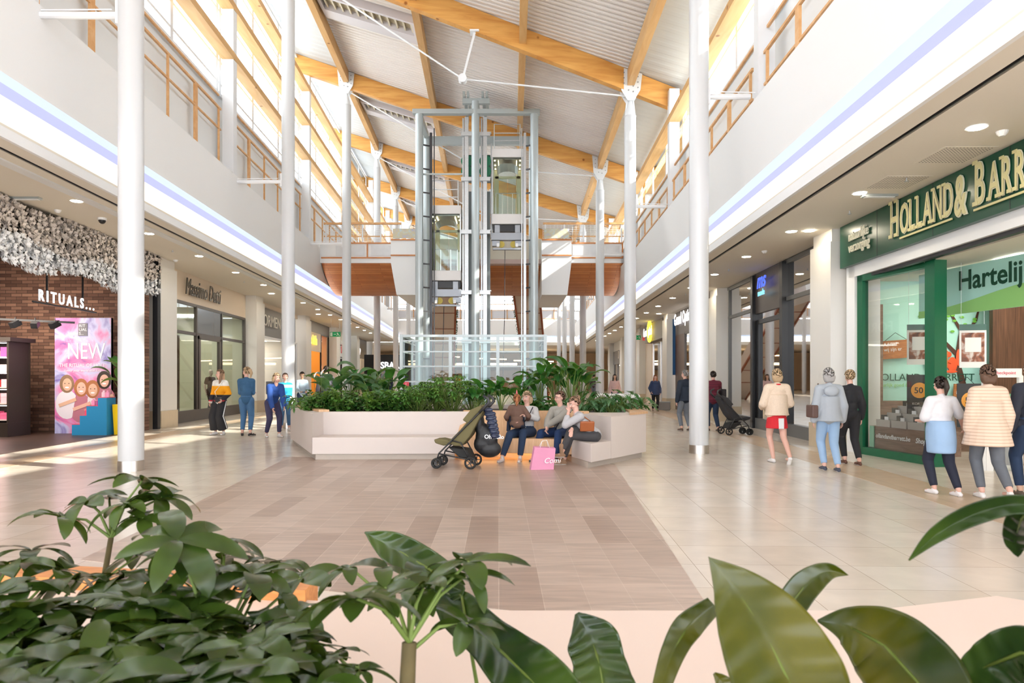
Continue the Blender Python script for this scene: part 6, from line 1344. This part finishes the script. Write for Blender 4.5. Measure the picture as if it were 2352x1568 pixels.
# --- far people
person('woman with long red hair in a dark blue coat walking towards the camera', *at(1505, 944), 0, 1.58, feet=[(.07,-.12,0,4),(-.07,.18,0,-4)], top=('coat', (.03,.05,.12), {'inf': .03, 'len': .08}), bottom=('trousers', blackc), shoes=(.2,.12,.07), hair=('long',4), sk=skinp, hands=[(.2,-.06,.8),(-.2,-.1,.85)])
person('woman in a pink jacket and white shirt walking far down the right side', gx(1412,29), 29, 0, 1.60, top=('jacket', (.62,.42,.40), {'inf': .03}), bottom=('jeans', denim_d), hair=('long',1), sk=skin)
person('person in grey trousers standing far off between the right columns', gx(1364,44), 44, R(160), 1.7, top=('jacket', (.10,.07,.07)), bottom=('trousers', (.2,.22,.26)), hair=('short',1))
person('person in a brown top and jeans seen through the lift glass', gx(1213,31), 31, R(180), 1.74, top=('jacket', (.22,.10,.06)), bottom=('jeans', denim_d), hair=('short',0))
person('person in a yellow jacket seen small through the lift glass', gx(1050,47), 47, R(180), 1.7, top=('jacket', (.75,.42,.04)), bottom=('trousers', blackc), hair=('short',1))
person('person in black near the far food counter at left', gx(884,48), 48, R(180), 1.7, top=('jacket', blackc), bottom=('trousers', blackc), hair=('short',1))
person('person in a dark blue coat near the far food counter at left', gx(896,50), 50, R(170), 1.78, top=('jacket', navyc, {'inf': .03}), bottom=('jeans', denim_d), hair=('short',0))
# --- right side walkers
person('man in a navy jacket and grey trousers left of the nearest right column', *at(1573, 989), R(196), 1.66, feet=[(.10,0,0,5),(-.08,.12,0,-5)], top=('jacket', (.018,.028,.05), {'inf': .03, 'len': .03}), bottom=('trousers', (.17,.19,.23)), shoes=(.12,.07,.05), hair=('short',3), sk=skinp, bw=1.1, head=(30,0))
t, K = person('woman in a burgundy padded waistcoat pushing a pushchair', *at(1638, 990), R(188), 1.63, feet=[(.08,-.12,0,4),(-.08,.16,0,-4)], top=('padded_waistcoat', striped('burgundy_quilt', [(0,srgb(104,30,52)),(.82,srgb(66,16,32))], sc_=14), {'inf': .035}), bottom=('jeans', denim_d), shoes=(.10,.05,.04), hair=('short',1), sk=skinp, hands=[(.18,-.34,.98),(-.18,-.34,.98)], bw=1.1)
bagpart(t, 'handbag', blackc, Vector((-.26,.02,1.02)), (.12,.26,.26), [Vector((-.2,.0,1.15)), Vector((-.18,-.02,1.38)), Vector((-.22,.06,1.15))])
t, K = person('woman in a cream knitted cardigan and a red skirt walking away', *at(1784, 1062), R(184), 1.60, feet=[(.06,.0,0,4),(-.07,.34,.05,-4,50)], top=('cardigan', mat('cream_knit', srgb(228,206,184), .9, noise=.12, nscale=60, bump=.5), {'inf': .035, 'len': .02, 'flare': .02}), bottom=('skirt', (.62,.02,.03), {'len': .16, 'stripe': True}), shoes=(.78,.74,.72), hair=('bob',2), sk=skinp, bw=1.12, hands=[(.16,-.22,.95),(-.16,-.22,.95)])
q = MB(); q.tube([K['neck']+Vector((.05*math.cos(a), .05*math.sin(a), .0)) for a in [i*PI/6 for i in range(13)]], .02, 8); q.build('collar', mat('red_collar', (.6,.02,.03), .8), t, smooth=True)
t, K = person('grey haired woman in a light grey hooded jacket and pale jeans', *at(1903, 1080), R(176), 1.60, feet=[(.07,.02,0,4),(-.07,.20,.0,-4)], top=('jacket', mat('pale_grey_cloth', srgb(168,174,182), .8, noise=.08, bump=.3), {'inf': .032, 'len': .045}), bottom=('jeans', denim_l, {'cut': .93}), shoes=(.05,.06,.09), hair=('bob',3), sk=skinp, bw=1.05)
q = MB(); q.ell(K['T'](0,.075,.25), (.12,.06,.09), 14); q.build('hood', mat('pale_grey_cloth', (0,0,0)), t, remesh=.015, sm=3)
bagpart(t, 'handbag', mat('brown_leather', (.10,.05,.04), .5), Vector((.25,.0,.93)), (.10,.28,.20), [Vector((.24,-.06,1.02)), Vector((.16,.0,1.36)), Vector((.24,.08,1.02))])
person('blond woman in black beside the grey jacket woman', *at(1952, 1066), R(180), 1.58, feet=[(.06,-.05,0,3),(-.06,.2,.0,-3)], top=('jacket', blackc, {'inf': .02}), bottom=('trousers', blackc), shoes=(.12,.05,.03), hair=('short',2), sk=skinp, bw=.95)
t, K = person('girl in a white shirt with a pale denim jacket tied round her waist', *at(2160, 1134), R(186), 1.46, feet=[(.08,.0,0,3),(-.07,.22,.0,-3)], top=('shirt', (.72,.70,.72), {'inf': .022, 'sleeve': .45}), bottom=('trousers', (.015,.018,.035), {'cut': .93}), shoes=(.8,.76,.76), hair=('ponytail',1), sk=skinp, hands=[(.10,-.25,.9),(-.42,-.10,.75)], bw=1.12)
q = MB(); q.tube([K['T'](0,0,.10), K['T'](0,0,.03), K['pel']+Vector((0,.01,-.12)), K['pel']+Vector((0,.01,-.26))], [.15,.165,.17,.16], 20); q.build('tied_jacket', denim_l, t, remesh=.015, sm=4)
t, K = person('woman in a wide cream striped cardigan walking into the health shop', *at(2268, 1144), R(170), 1.60, feet=[(.06,.0,0,3),(-.08,.34,.06,-3,40)], top=('cardigan', striped('cream_ribs', [(0,srgb(226,200,178)),(.7,srgb(206,174,150))], sc_=26), {'inf': .034, 'len': .13, 'flare': .08, 'sleeve': .9}), bottom=('trousers', (.13,.14,.16), {'cut': .9}), shoes=(.8,.76,.74), hair=('bob',0), sk=skinp, bw=1.0)
person('man in a dark sweater and jeans cut off by the right edge', gx(2370, 8.3), 8.3, R(176), 1.66, top=('sweater', (.02,.022,.035), {'inf': .022}), bottom=('jeans', denim_d), shoes=(.1,.07,.05), hair=('short',0), sk=skin, bw=1.15)
# --- seated group
V7 = .0080
lapz = .50
t, K = person('seated woman with short blond hair in a light grey sweater holding the girl', .26, 12.32, R(-8), 1.66, ts=.86, pelvis=(0,.02,.50), lean=(-6,0), feet=[(-.06,-.44,0,0),(-.36,-.50,0,-18)], hands=[(.02,-.32,.80),(-.16,-.32,.66)], kneepole=[(0,-.3,1)]*2, head=(-22,6), top=('sweater', mat('light_grey_knit', srgb(200,198,198), .9, noise=.06, nscale=50, bump=.4), {'inf': .018, 'sleeve': .92}), bottom=('jeans', denim_d, {'cut': .95}), shoes=(.72,.66,.63), hair=('bangs',2), sk=skinp, vox=V7, elbow=((1,.4,-.5),(-1,.4,-.5)), curl=.8)
q = MB(); q.tube([K['sh'][0]+Vector((-.03,-.05,.05)), K['T'](.02,-.085,.16), K['T'](-.06,-.075,.05)], .009, 6); q.build('strap', blackc, t, smooth=True)
t, K = person('small girl with a red ponytail and pink horn, striped brown top, on the lap', .085, 11.98, R(184), 1.04, pelvis=(0,.0,.655), feet=[(.14,-.22,.42,0),(-.14,-.22,.42,0)], kneepole=[(0,-.5,1)]*2, hands=[(.16,-.16,.72),(-.20,-.12,.72)], top=('striped_top', striped('brown_stripes', [(0,srgb(120,92,78)),(.7,srgb(84,60,52))], sc_=42), {'inf': .020}), bottom=('trousers', navyc), shoes=(.04,.05,.09), hair=('ponytail',4), sk=skinp, vox=V7, bw=1.18)
q = MB(); q.tube([K['h']((0,.0,.12)), K['h']((0,-.0,.23))], [.022,.003], 10); q.build('horn', mat('pink_horn', srgb(220,110,120), .4), t, smooth=True)
q = MB(); q.tube([K['h']((.08*math.cos(a), .0, .03+.10*math.sin(a))) for a in [i*PI/8 for i in range(9)]], .006, 6); q.build('hair_band', mat('pink_horn', (0,0,0)), t, smooth=True)
t, K = person('seated woman with glasses in a grey jacket holding the pink bag', .88, 12.22, R(-22), 1.66, ts=.86, pelvis=(0,.02,.50), lean=(4,-3), feet=[(.06,-.48,0,8),(-.36,-.42,0,-8)], hands=[(-.16,-.50,.58),(-.12,-.52,.56)], kneepole=[(0,-.3,1)]*2, head=(-42,4), top=('jacket', mat('warm_grey_jacket', srgb(158,154,146), .8, noise=.1, bump=.3), {'inf': .024, 'sleeve': .96}), bottom=('jeans', mat('denim_royal', srgb(28,52,92), .85, noise=.2, bump=.2), {'cut': .93}), shoes=(.05,.045,.045), hair=('short',0), sk=skinp, vox=V7, elbow=((1,.3,-.4),(-1,.3,-.4)), handdir=[(-.1,-.3,-1),(.0,-.3,-1)], curl=.9)
q = MB(); q.ell(K['T'](0,-.048,.19), (.055,.035,.10), 12, K['TM']); q.build('inner_top', mat('slate_top', (.10,.10,.12), .8), t, smooth=True)
q = MB(); [q.tube([K['h']((g*.032+.024*math.cos(a), -.092, .010+.018*math.sin(a))) for a in [i*PI/6 for i in range(13)]], .0022, 6) for g in (-1,1)]; q.bar(K['h']((-.01,-.092,.012)), K['h']((.01,-.092,.012)), .004); [q.bar(K['h']((g*.056,-.09,.012)), K['h']((g*.076,.0,.012)), .004) for g in (-1,1)]; q.build('glasses', mat('red_rim', (.2,.05,.06), .4), t)
q = MB(); q.tube([K['sh'][0]+Vector((-.02,-.06,.05)), K['T'](.01,-.085,.13), K['T'](-.07,-.085,.0)], .008, 6); q.build('strap', navyc, t, smooth=True)
t, K = person('seated woman leaning forward with her head on her hand, grey sweater and dark jeans', 1.37, 11.46, R(-84), 1.68, ts=.9, pelvis=(0,.0,.505), lean=(42,0), feet=[(-.06,-.50,0,0),(.10,-.56,.14,0)], hands=[(-.03,-.42,.90),(.13,-.40,.62)], kneepole=[(0,-.4,1)]*2, neck=-12, head=(14,22), top=('sweater', mat('pale_grey_knit', srgb(184,182,184), .9, noise=.06, nscale=50, bump=.4), {'inf': .022, 'sleeve': .78}), bottom=('jeans', mat('charcoal_denim', (.055,.052,.055), .85, noise=.15, bump=.2), {'cut': .88, 'boot': True}), shoes=mat('suede_boot', srgb(150,118,92), .85, bump=.3), hair=('bun',5), sk=skinp, vox=V7, elbow=((.25,-.5,-1),(-.2,-.2,-1)), handdir=[(0,.05,1),(.0,-.2,-1)], curl=.35)
bagpart(t, 'handbag', mat('tan_leather', srgb(156,84,40), .45), Vector((.20,-.16,.66)), (.05,.24,.17), [Vector((.17,-.10,.74)), K['sh'][0]+Vector((.03,.0,.04)), K['T'](.03,.06,.27)], None, R(12))
q = MB(); q.tube([K['wri'][0]+Vector((.024*math.cos(a), .024*math.sin(a), -.02)) for a in [i*PI/6 for i in range(13)]], .008, 6); q.build('watch', blackc, t, smooth=True)
# --- pink shopping bag
p = G(1246, 1078); t = empty('shopping_bag', (p.x, p.y+.02, 0), R(8), 'pink paper shopping bag with white script held by the woman with glasses', 'bag')
pinkm = mat('pink_paper', srgb(226,150,182), .6, noise=.08, nscale=4, bump=.3)
q = MB(); q.hexa([(-.20,-.07,0),(.17,-.07,0),(.17,.07,0),(-.20,.07,0),(-.14,-.09,.36),(.20,-.08,.34),(.20,.06,.35),(-.14,.05,.37)]); q.build('body', pinkm, t, bevel=.008)
q = MB(); q.tube([(-.05,-.08,.35),(-.02,-.06,.45),(.06,-.06,.47),(.10,-.08,.35)], .004, 6); q.tube([(-.05,.05,.35),(-.0,.02,.45),(.07,.0,.46),(.10,.05,.35)], .004, 6); q.build('handle', white, t, smooth=True)
text_mesh('lettering', 'Comi', .12, frameM((.0,-.098,.11), (1,0,0)), white, t, ext=.001, shear=.35)
# --- strollers
def stroller(x, y, rz, label, fab, bag=True):
    t = empty('stroller', (x, y, 0), rz, label, 'stroller'); blk = mat('stroller_black', (.025,.025,.027), .4); rub = mat('wheel_rubber', (.02,.02,.02), .7); mesh_b = mat('basket_mesh', (.03,.03,.03), .9)
    # local: x from front(-) to back(+)
    for X, r_, yo in ((-.40,.085,(-.24,-.17,.17,.24)), (.16,.10,(-.25,.25))):
        for yy in yo:
            q = MB(); k = 20; q.tube([(X+r_*math.cos(2*PI*i/k), yy, r_+r_*0+(r_-.016)*math.sin(2*PI*i/k)*1.0) for i in range(k+1)] if False else [(X+(r_-.018)*math.cos(2*PI*i/k), yy, r_+(r_-.018)*math.sin(2*PI*i/k)) for i in range(k+1)], .018, 8, cap=False)
            wl_ = q.build('wheel', rub, t, smooth='auto'); q = MB(); q.tube([(X,yy-.02,r_),(X,yy+.02,r_)], .022, 10)
            for j in range(5): a = 2*PI*j/5; q.bar((X,yy,r_),(X+(r_-.02)*math.cos(a),yy,r_+(r_-.02)*math.sin(a)),.016,.012)
            q.build('hub', blk, wl_, smooth='auto')
    for s_ in (-1, 1):
        yy = s_*.22
        q = MB(); q.tube([(-.40,yy,.10),(-.36,yy,.24),(.30,yy,.90),(.42,yy,1.00)], .013, 8); q.tube([(-.36,yy,.24),(.18,yy,.14),(.16,yy,.10)], .012, 8); q.tube([(.16,yy,.12),(.0,yy,.42),(-.16,yy*.9,.45)], .012, 8); q.build('frame_tube', blk, t, smooth=True)
        q = MB(); q.tube([(.30,yy,.90),(.40,yy,1.0),(.46,yy,1.07),(.44,yy,1.13),(.36,yy,1.17)], [.02,.024,.026,.024,.02], 10); q.build('handle', blk, t, smooth=True)
    def prof(poly, w_, m_, nm, bev=.02):
        q = MB(); n = len(poly); q.v = [(a, -w_, b_) for a, b_ in poly]+[(a, w_, b_) for a, b_ in poly]; q.f = [tuple(range(n)), tuple(range(n, 2*n))]+[(i, (i+1) % n, n+(i+1) % n, n+i) for i in range(n)]; q.m = [0]*len(q.f); return q.build(nm, m_, t, bevel=bev)
    prof([(-.22,.42),(-.02,.62),(.22,.90),(.34,.98),(.36,.92),(.26,.74),(.14,.52),(.0,.36),(-.12,.36)], .19, fab, 'seat')
    prof([(.02,.78),(.16,.95),(.33,1.02),(.35,.96),(.24,.86),(.12,.72)], .21, fab, 'folded_hood')
    prof([(-.46,.46),(-.44,.40),(-.30,.36),(-.18,.38),(-.20,.44),(-.34,.47)], .16, fab, 'footrest')
    prof([(-.22,.34),(.10,.30),(.16,.16),(-.02,.17)], .18, mesh_b, 'basket')
    return t
x, y = at(1066, 1076); oliv = mat('olive_fabric', srgb(112,104,70), .85, noise=.12, nscale=8, bump=.4)
stroller(x-.02, y+.18, R(-8), 'olive folding stroller with black wheels standing in front of the oak backrest', oliv)
def softbag(name, pts, w_, m_, t):
    q = MB()
    for (a, b_, ra, rb) in pts: q.ell((a, 0, b_), (ra, w_, rb), 16)
    return q.build(name, m_, t, remesh=.012, sm=6)
t = empty('tote_bag', (x+.30, y+.16, .60), R(-8), 'large black bag with white lettering hanging on the stroller handles', 'bag')
softbag('body', [(-.06,.10,.08,.22),(.02,-.10,.15,.22),(.10,-.30,.20,.14),(.0,-.22,.16,.16),(.12,-.14,.12,.2)], .11, mat('black_nylon', (.012,.012,.014), .5, noise=.3, nscale=10, bump=.6), t)
q = MB(); q.tube([(-.05,-.08,.2),(.06,-.14,.40),(.10,-.1,.2)], .012, 6); q.build('strap', blackc, t, smooth=True)
text_mesh('lettering', 'Oh hello', .09, frameM((.04,-.125,-.12), (1,0,0)), white, t, ext=.001, bold=.002)
t = empty('padded_jacket', (x+.40, y+.02, .78), R(-8), 'dark blue padded jacket hung over the stroller handle', 'jacket')
q = MB()
for i in range(7): q.ell((-.02+.018*i, 0, .16-.07*i), (.085-.003*i,.05,.042), 12); q.ell((.06+.012*i, .02, .10-.06*i), (.05,.04,.036), 10)
q.build('body', mat('navy_padded', (.025,.035,.075), .25, noise=.2), t, remesh=.009, sm=2)
stroller(gx(1668,18.0)+.0, 17.6, R(186), 'black pushchair pushed by the woman in the burgundy waistcoat', mat('pushchair_black', (.03,.03,.035), .8))
# --- mannequins behind glass
def mannequin(x, y, rz, label, topm, botm, z0=.0, hat=False):
    t, K = person(label, x, y, rz, 1.74, z0=z0, feet=[(.08,0,0,4),(-.08,.05,0,-4)], top=('top', topm, {'sleeve': .3}), bottom=('jeans', botm), shoes=(.7,.66,.6), hair=('short',3), sk=mat('mannequin_shell', (.70,.62,.52), .4), vox=.014)
    t.name = 'mannequin'; t['category'] = 'mannequin'
    for ch in list(t.children_recursive):
        if ch.name.split('.')[0] in ('eye', 'mouth', 'hair', 'hair_length'): bpy.data.objects.remove(ch, do_unlink=True)
    if hat: q = MB(); q.ell(K['h']((0,-.02,.06)), (.17,.17,.012), 18); q.ell(K['h']((0,0,.09)), (.085,.095,.06), 14); q.build('hat', mat('pale_green_hat', srgb(150,176,160), .8), t, smooth=True)
    q = MB(); q.cyl((0,0),.22,-.04,.0,20); q.build('stand', steel, t)
mannequin(fr.X(21.0,.8), 21.0, R(-60), 'mannequin with a pale hat and black top behind the fashion shop glass', blackc, mat('slate_denim', (.12,.14,.18), .8), .04, True)
mannequin(fr.X(19.3,2.2), 19.3, R(-60), 'mannequin with a black top inside the fashion shop doorway', blackc, navyc, .04)
mannequin(fl.X(26.9,.75), 26.9, R(60), 'mannequin in a brown coat behind the bronze framed door', mat('brown_coat', (.09,.06,.045), .9, bump=.4), blackc, .04)
# fashion shop contents
def rack(f, Y, off, label, cols, seed, L_=1.4):
    r_ = random.Random(seed); t = empty('clothes_rack', f.p(Y, 0, off), math.atan2(1, f.s), label, 'clothes rack')
    q = MB(); q.tube([(-L_/2,0,0),(-L_/2,0,1.5),(L_/2,0,1.5),(L_/2,0,0)], .018, 8); q.bar((-L_/2,-.25,.02),(-L_/2,.25,.02),.03); q.bar((L_/2,-.25,.02),(L_/2,.25,.02),.03); q.build('frame', steel, t, smooth='auto')
    t0 = Vector(f.p(Y, 0, off)); rz = math.atan2(1, f.s)
    for i in range(8):
        x = -L_/2+.12+(L_-.24)*i/7; hh = r_.uniform(.7,.95); q = MB(); c_ = r_.choice(cols)
        q.tube([(0,0,-.02),(0,0,-.07),(0,0,-.3),(0,0,-hh)], [.03,.14,.15,.17], 10); q.v = [(v[0]*.25, v[1], v[2]) for v in q.v]
        o_ = q.build('garment', mat('garm_%.2f_%.2f' % c_[:2], c_, .9), None); d = Vector((math.cos(rz)*x, math.sin(rz)*x, 1.48)); o_.location = t0+d; o_.rotation_euler = (0,0,rz)
        tag(o_, 'garment hanging on the '+label.split(' with ')[0], 'clothes', 'garments on the '+label.split(' with ')[0])
rack(fr, 16.4, 1.6, 'clothes rack nearest the fashion window with cream tops', [(.70,.60,.45),(.75,.70,.62),(.08,.25,.14)], 1)
rack(fr, 17.4, 3.0, 'clothes rack deep in the fashion shop with dark tops', [(.05,.05,.06),(.2,.2,.22),(.6,.5,.4)], 2)
rack(fr, 21.8, 2.4, 'clothes rack at the far end of the fashion shop with blue tops', [(.1,.15,.3),(.6,.6,.65),(.3,.1,.1)], 3)
rack(fl, 22.4, 2.0, 'clothes rack at the near end of the bronze framed shop with tan coats', [(.5,.35,.18),(.2,.15,.1),(.6,.55,.5)], 4)
p = fr.p(19.35, 0, 2.9)
t = empty('poster', (p[0], p[1], 1.55), R(-52), 'grey portrait poster of a dark haired woman with yellow side panels in the fashion shop', 'poster')
q = MB(); q.box(-.42,.42,-.015,.015,0,1.75); q.build('board', mat('grey_print', (.30,.29,.29), .6), t); q = MB(); q.box(-.75,-.42,-.01,.01,-.3,1.0); q.box(.42,.75,-.01,.01,-.3,.7); q.build('yellow_panel', mat('yellow_panel', srgb(230,222,40), .6), t)
q = MB(); q.cur = 0; q.ell((0,-.02,1.15),(.22,.006,.33),16); q.ell((0,-.022,.75),(.30,.004,.35),16); q.cur = 1; q.ell((.02,-.028,1.18),(.11,.004,.16),16); q.bar((.02,-.027,.85),(.02,-.027,1.05),.11,.004); q.cur = 2; q.ell((.0,-.030,.35),(.36,.004,.42),16); q.build('printed_figure', [hairm[1], mat('grey_face', (.62,.60,.58), .6), blackc], t)
text_mesh('lettering', 'THIS', .22, frameM((-.24,-.045,.35), (1,0,0)), white, t, ext=.001)
# green leafy plant and yellow pot by the brick shop
t = empty('potted_plant', (-10.02, 17.65, 0), 0, 'tall yellow planter with a green paddle leaved plant beside the nearest left column', 'plant')
q = MB(); q.hexa([(-.14,-.14,0),(.14,-.14,0),(.14,.14,0),(-.14,.14,0),(-.17,-.17,.78),(.17,-.17,.78),(.17,.17,.78),(-.17,.17,.78)]); q.build('pot', mat('yellow_pot', srgb(240,200,20), .4), t, bevel=.01)
A_, S_ = plant('large', random.Random(4), .5, 1.15); A_.v = [(a, b_, c_+.76) for a, b_, c_ in A_.v]; S_.v = [(a, b_, c_+.76) for a, b_, c_ in S_.v]; A_.build('foliage', lf_mid, t, smooth=True); S_.build('stem', stemm, t)
t = empty('waste_box', (fr.X(32.2)-.75, 31.3, 0), 0, 'small grey box on the floor at the third right pillar', 'box'); q = MB(); q.box(-.3,.3,-.2,.2,0,.35); q.build('body', mat('grey_box', (.35,.32,.30), .6), t, bevel=.02); q = MB(); q.box(-.31,.31,-.21,.21,.35,.38); q.build('lid', greym, t)
# thin cables hanging from the roof beam at the top of the view
t = empty('cable_loop', P(1048, 40, 20.9), 0, 'thin white cable loop with two clamps hanging under the top roof beam', 'cable'); k_ = 20.9/F
q = MB(); q.tube([(-34*k_,0,48*k_),(-21*k_,0,.02),(-5*k_,0,-.12),(14*k_,0,-.02),(26*k_,0,48*k_)], .008, 6); q.build('cable', whitem, t, smooth=True)
for x in (-20, 12): q = MB(); q.ell((x*k_,0,0), (.05,.04,.05), 10); q.build('clamp', galv, t, smooth=True)
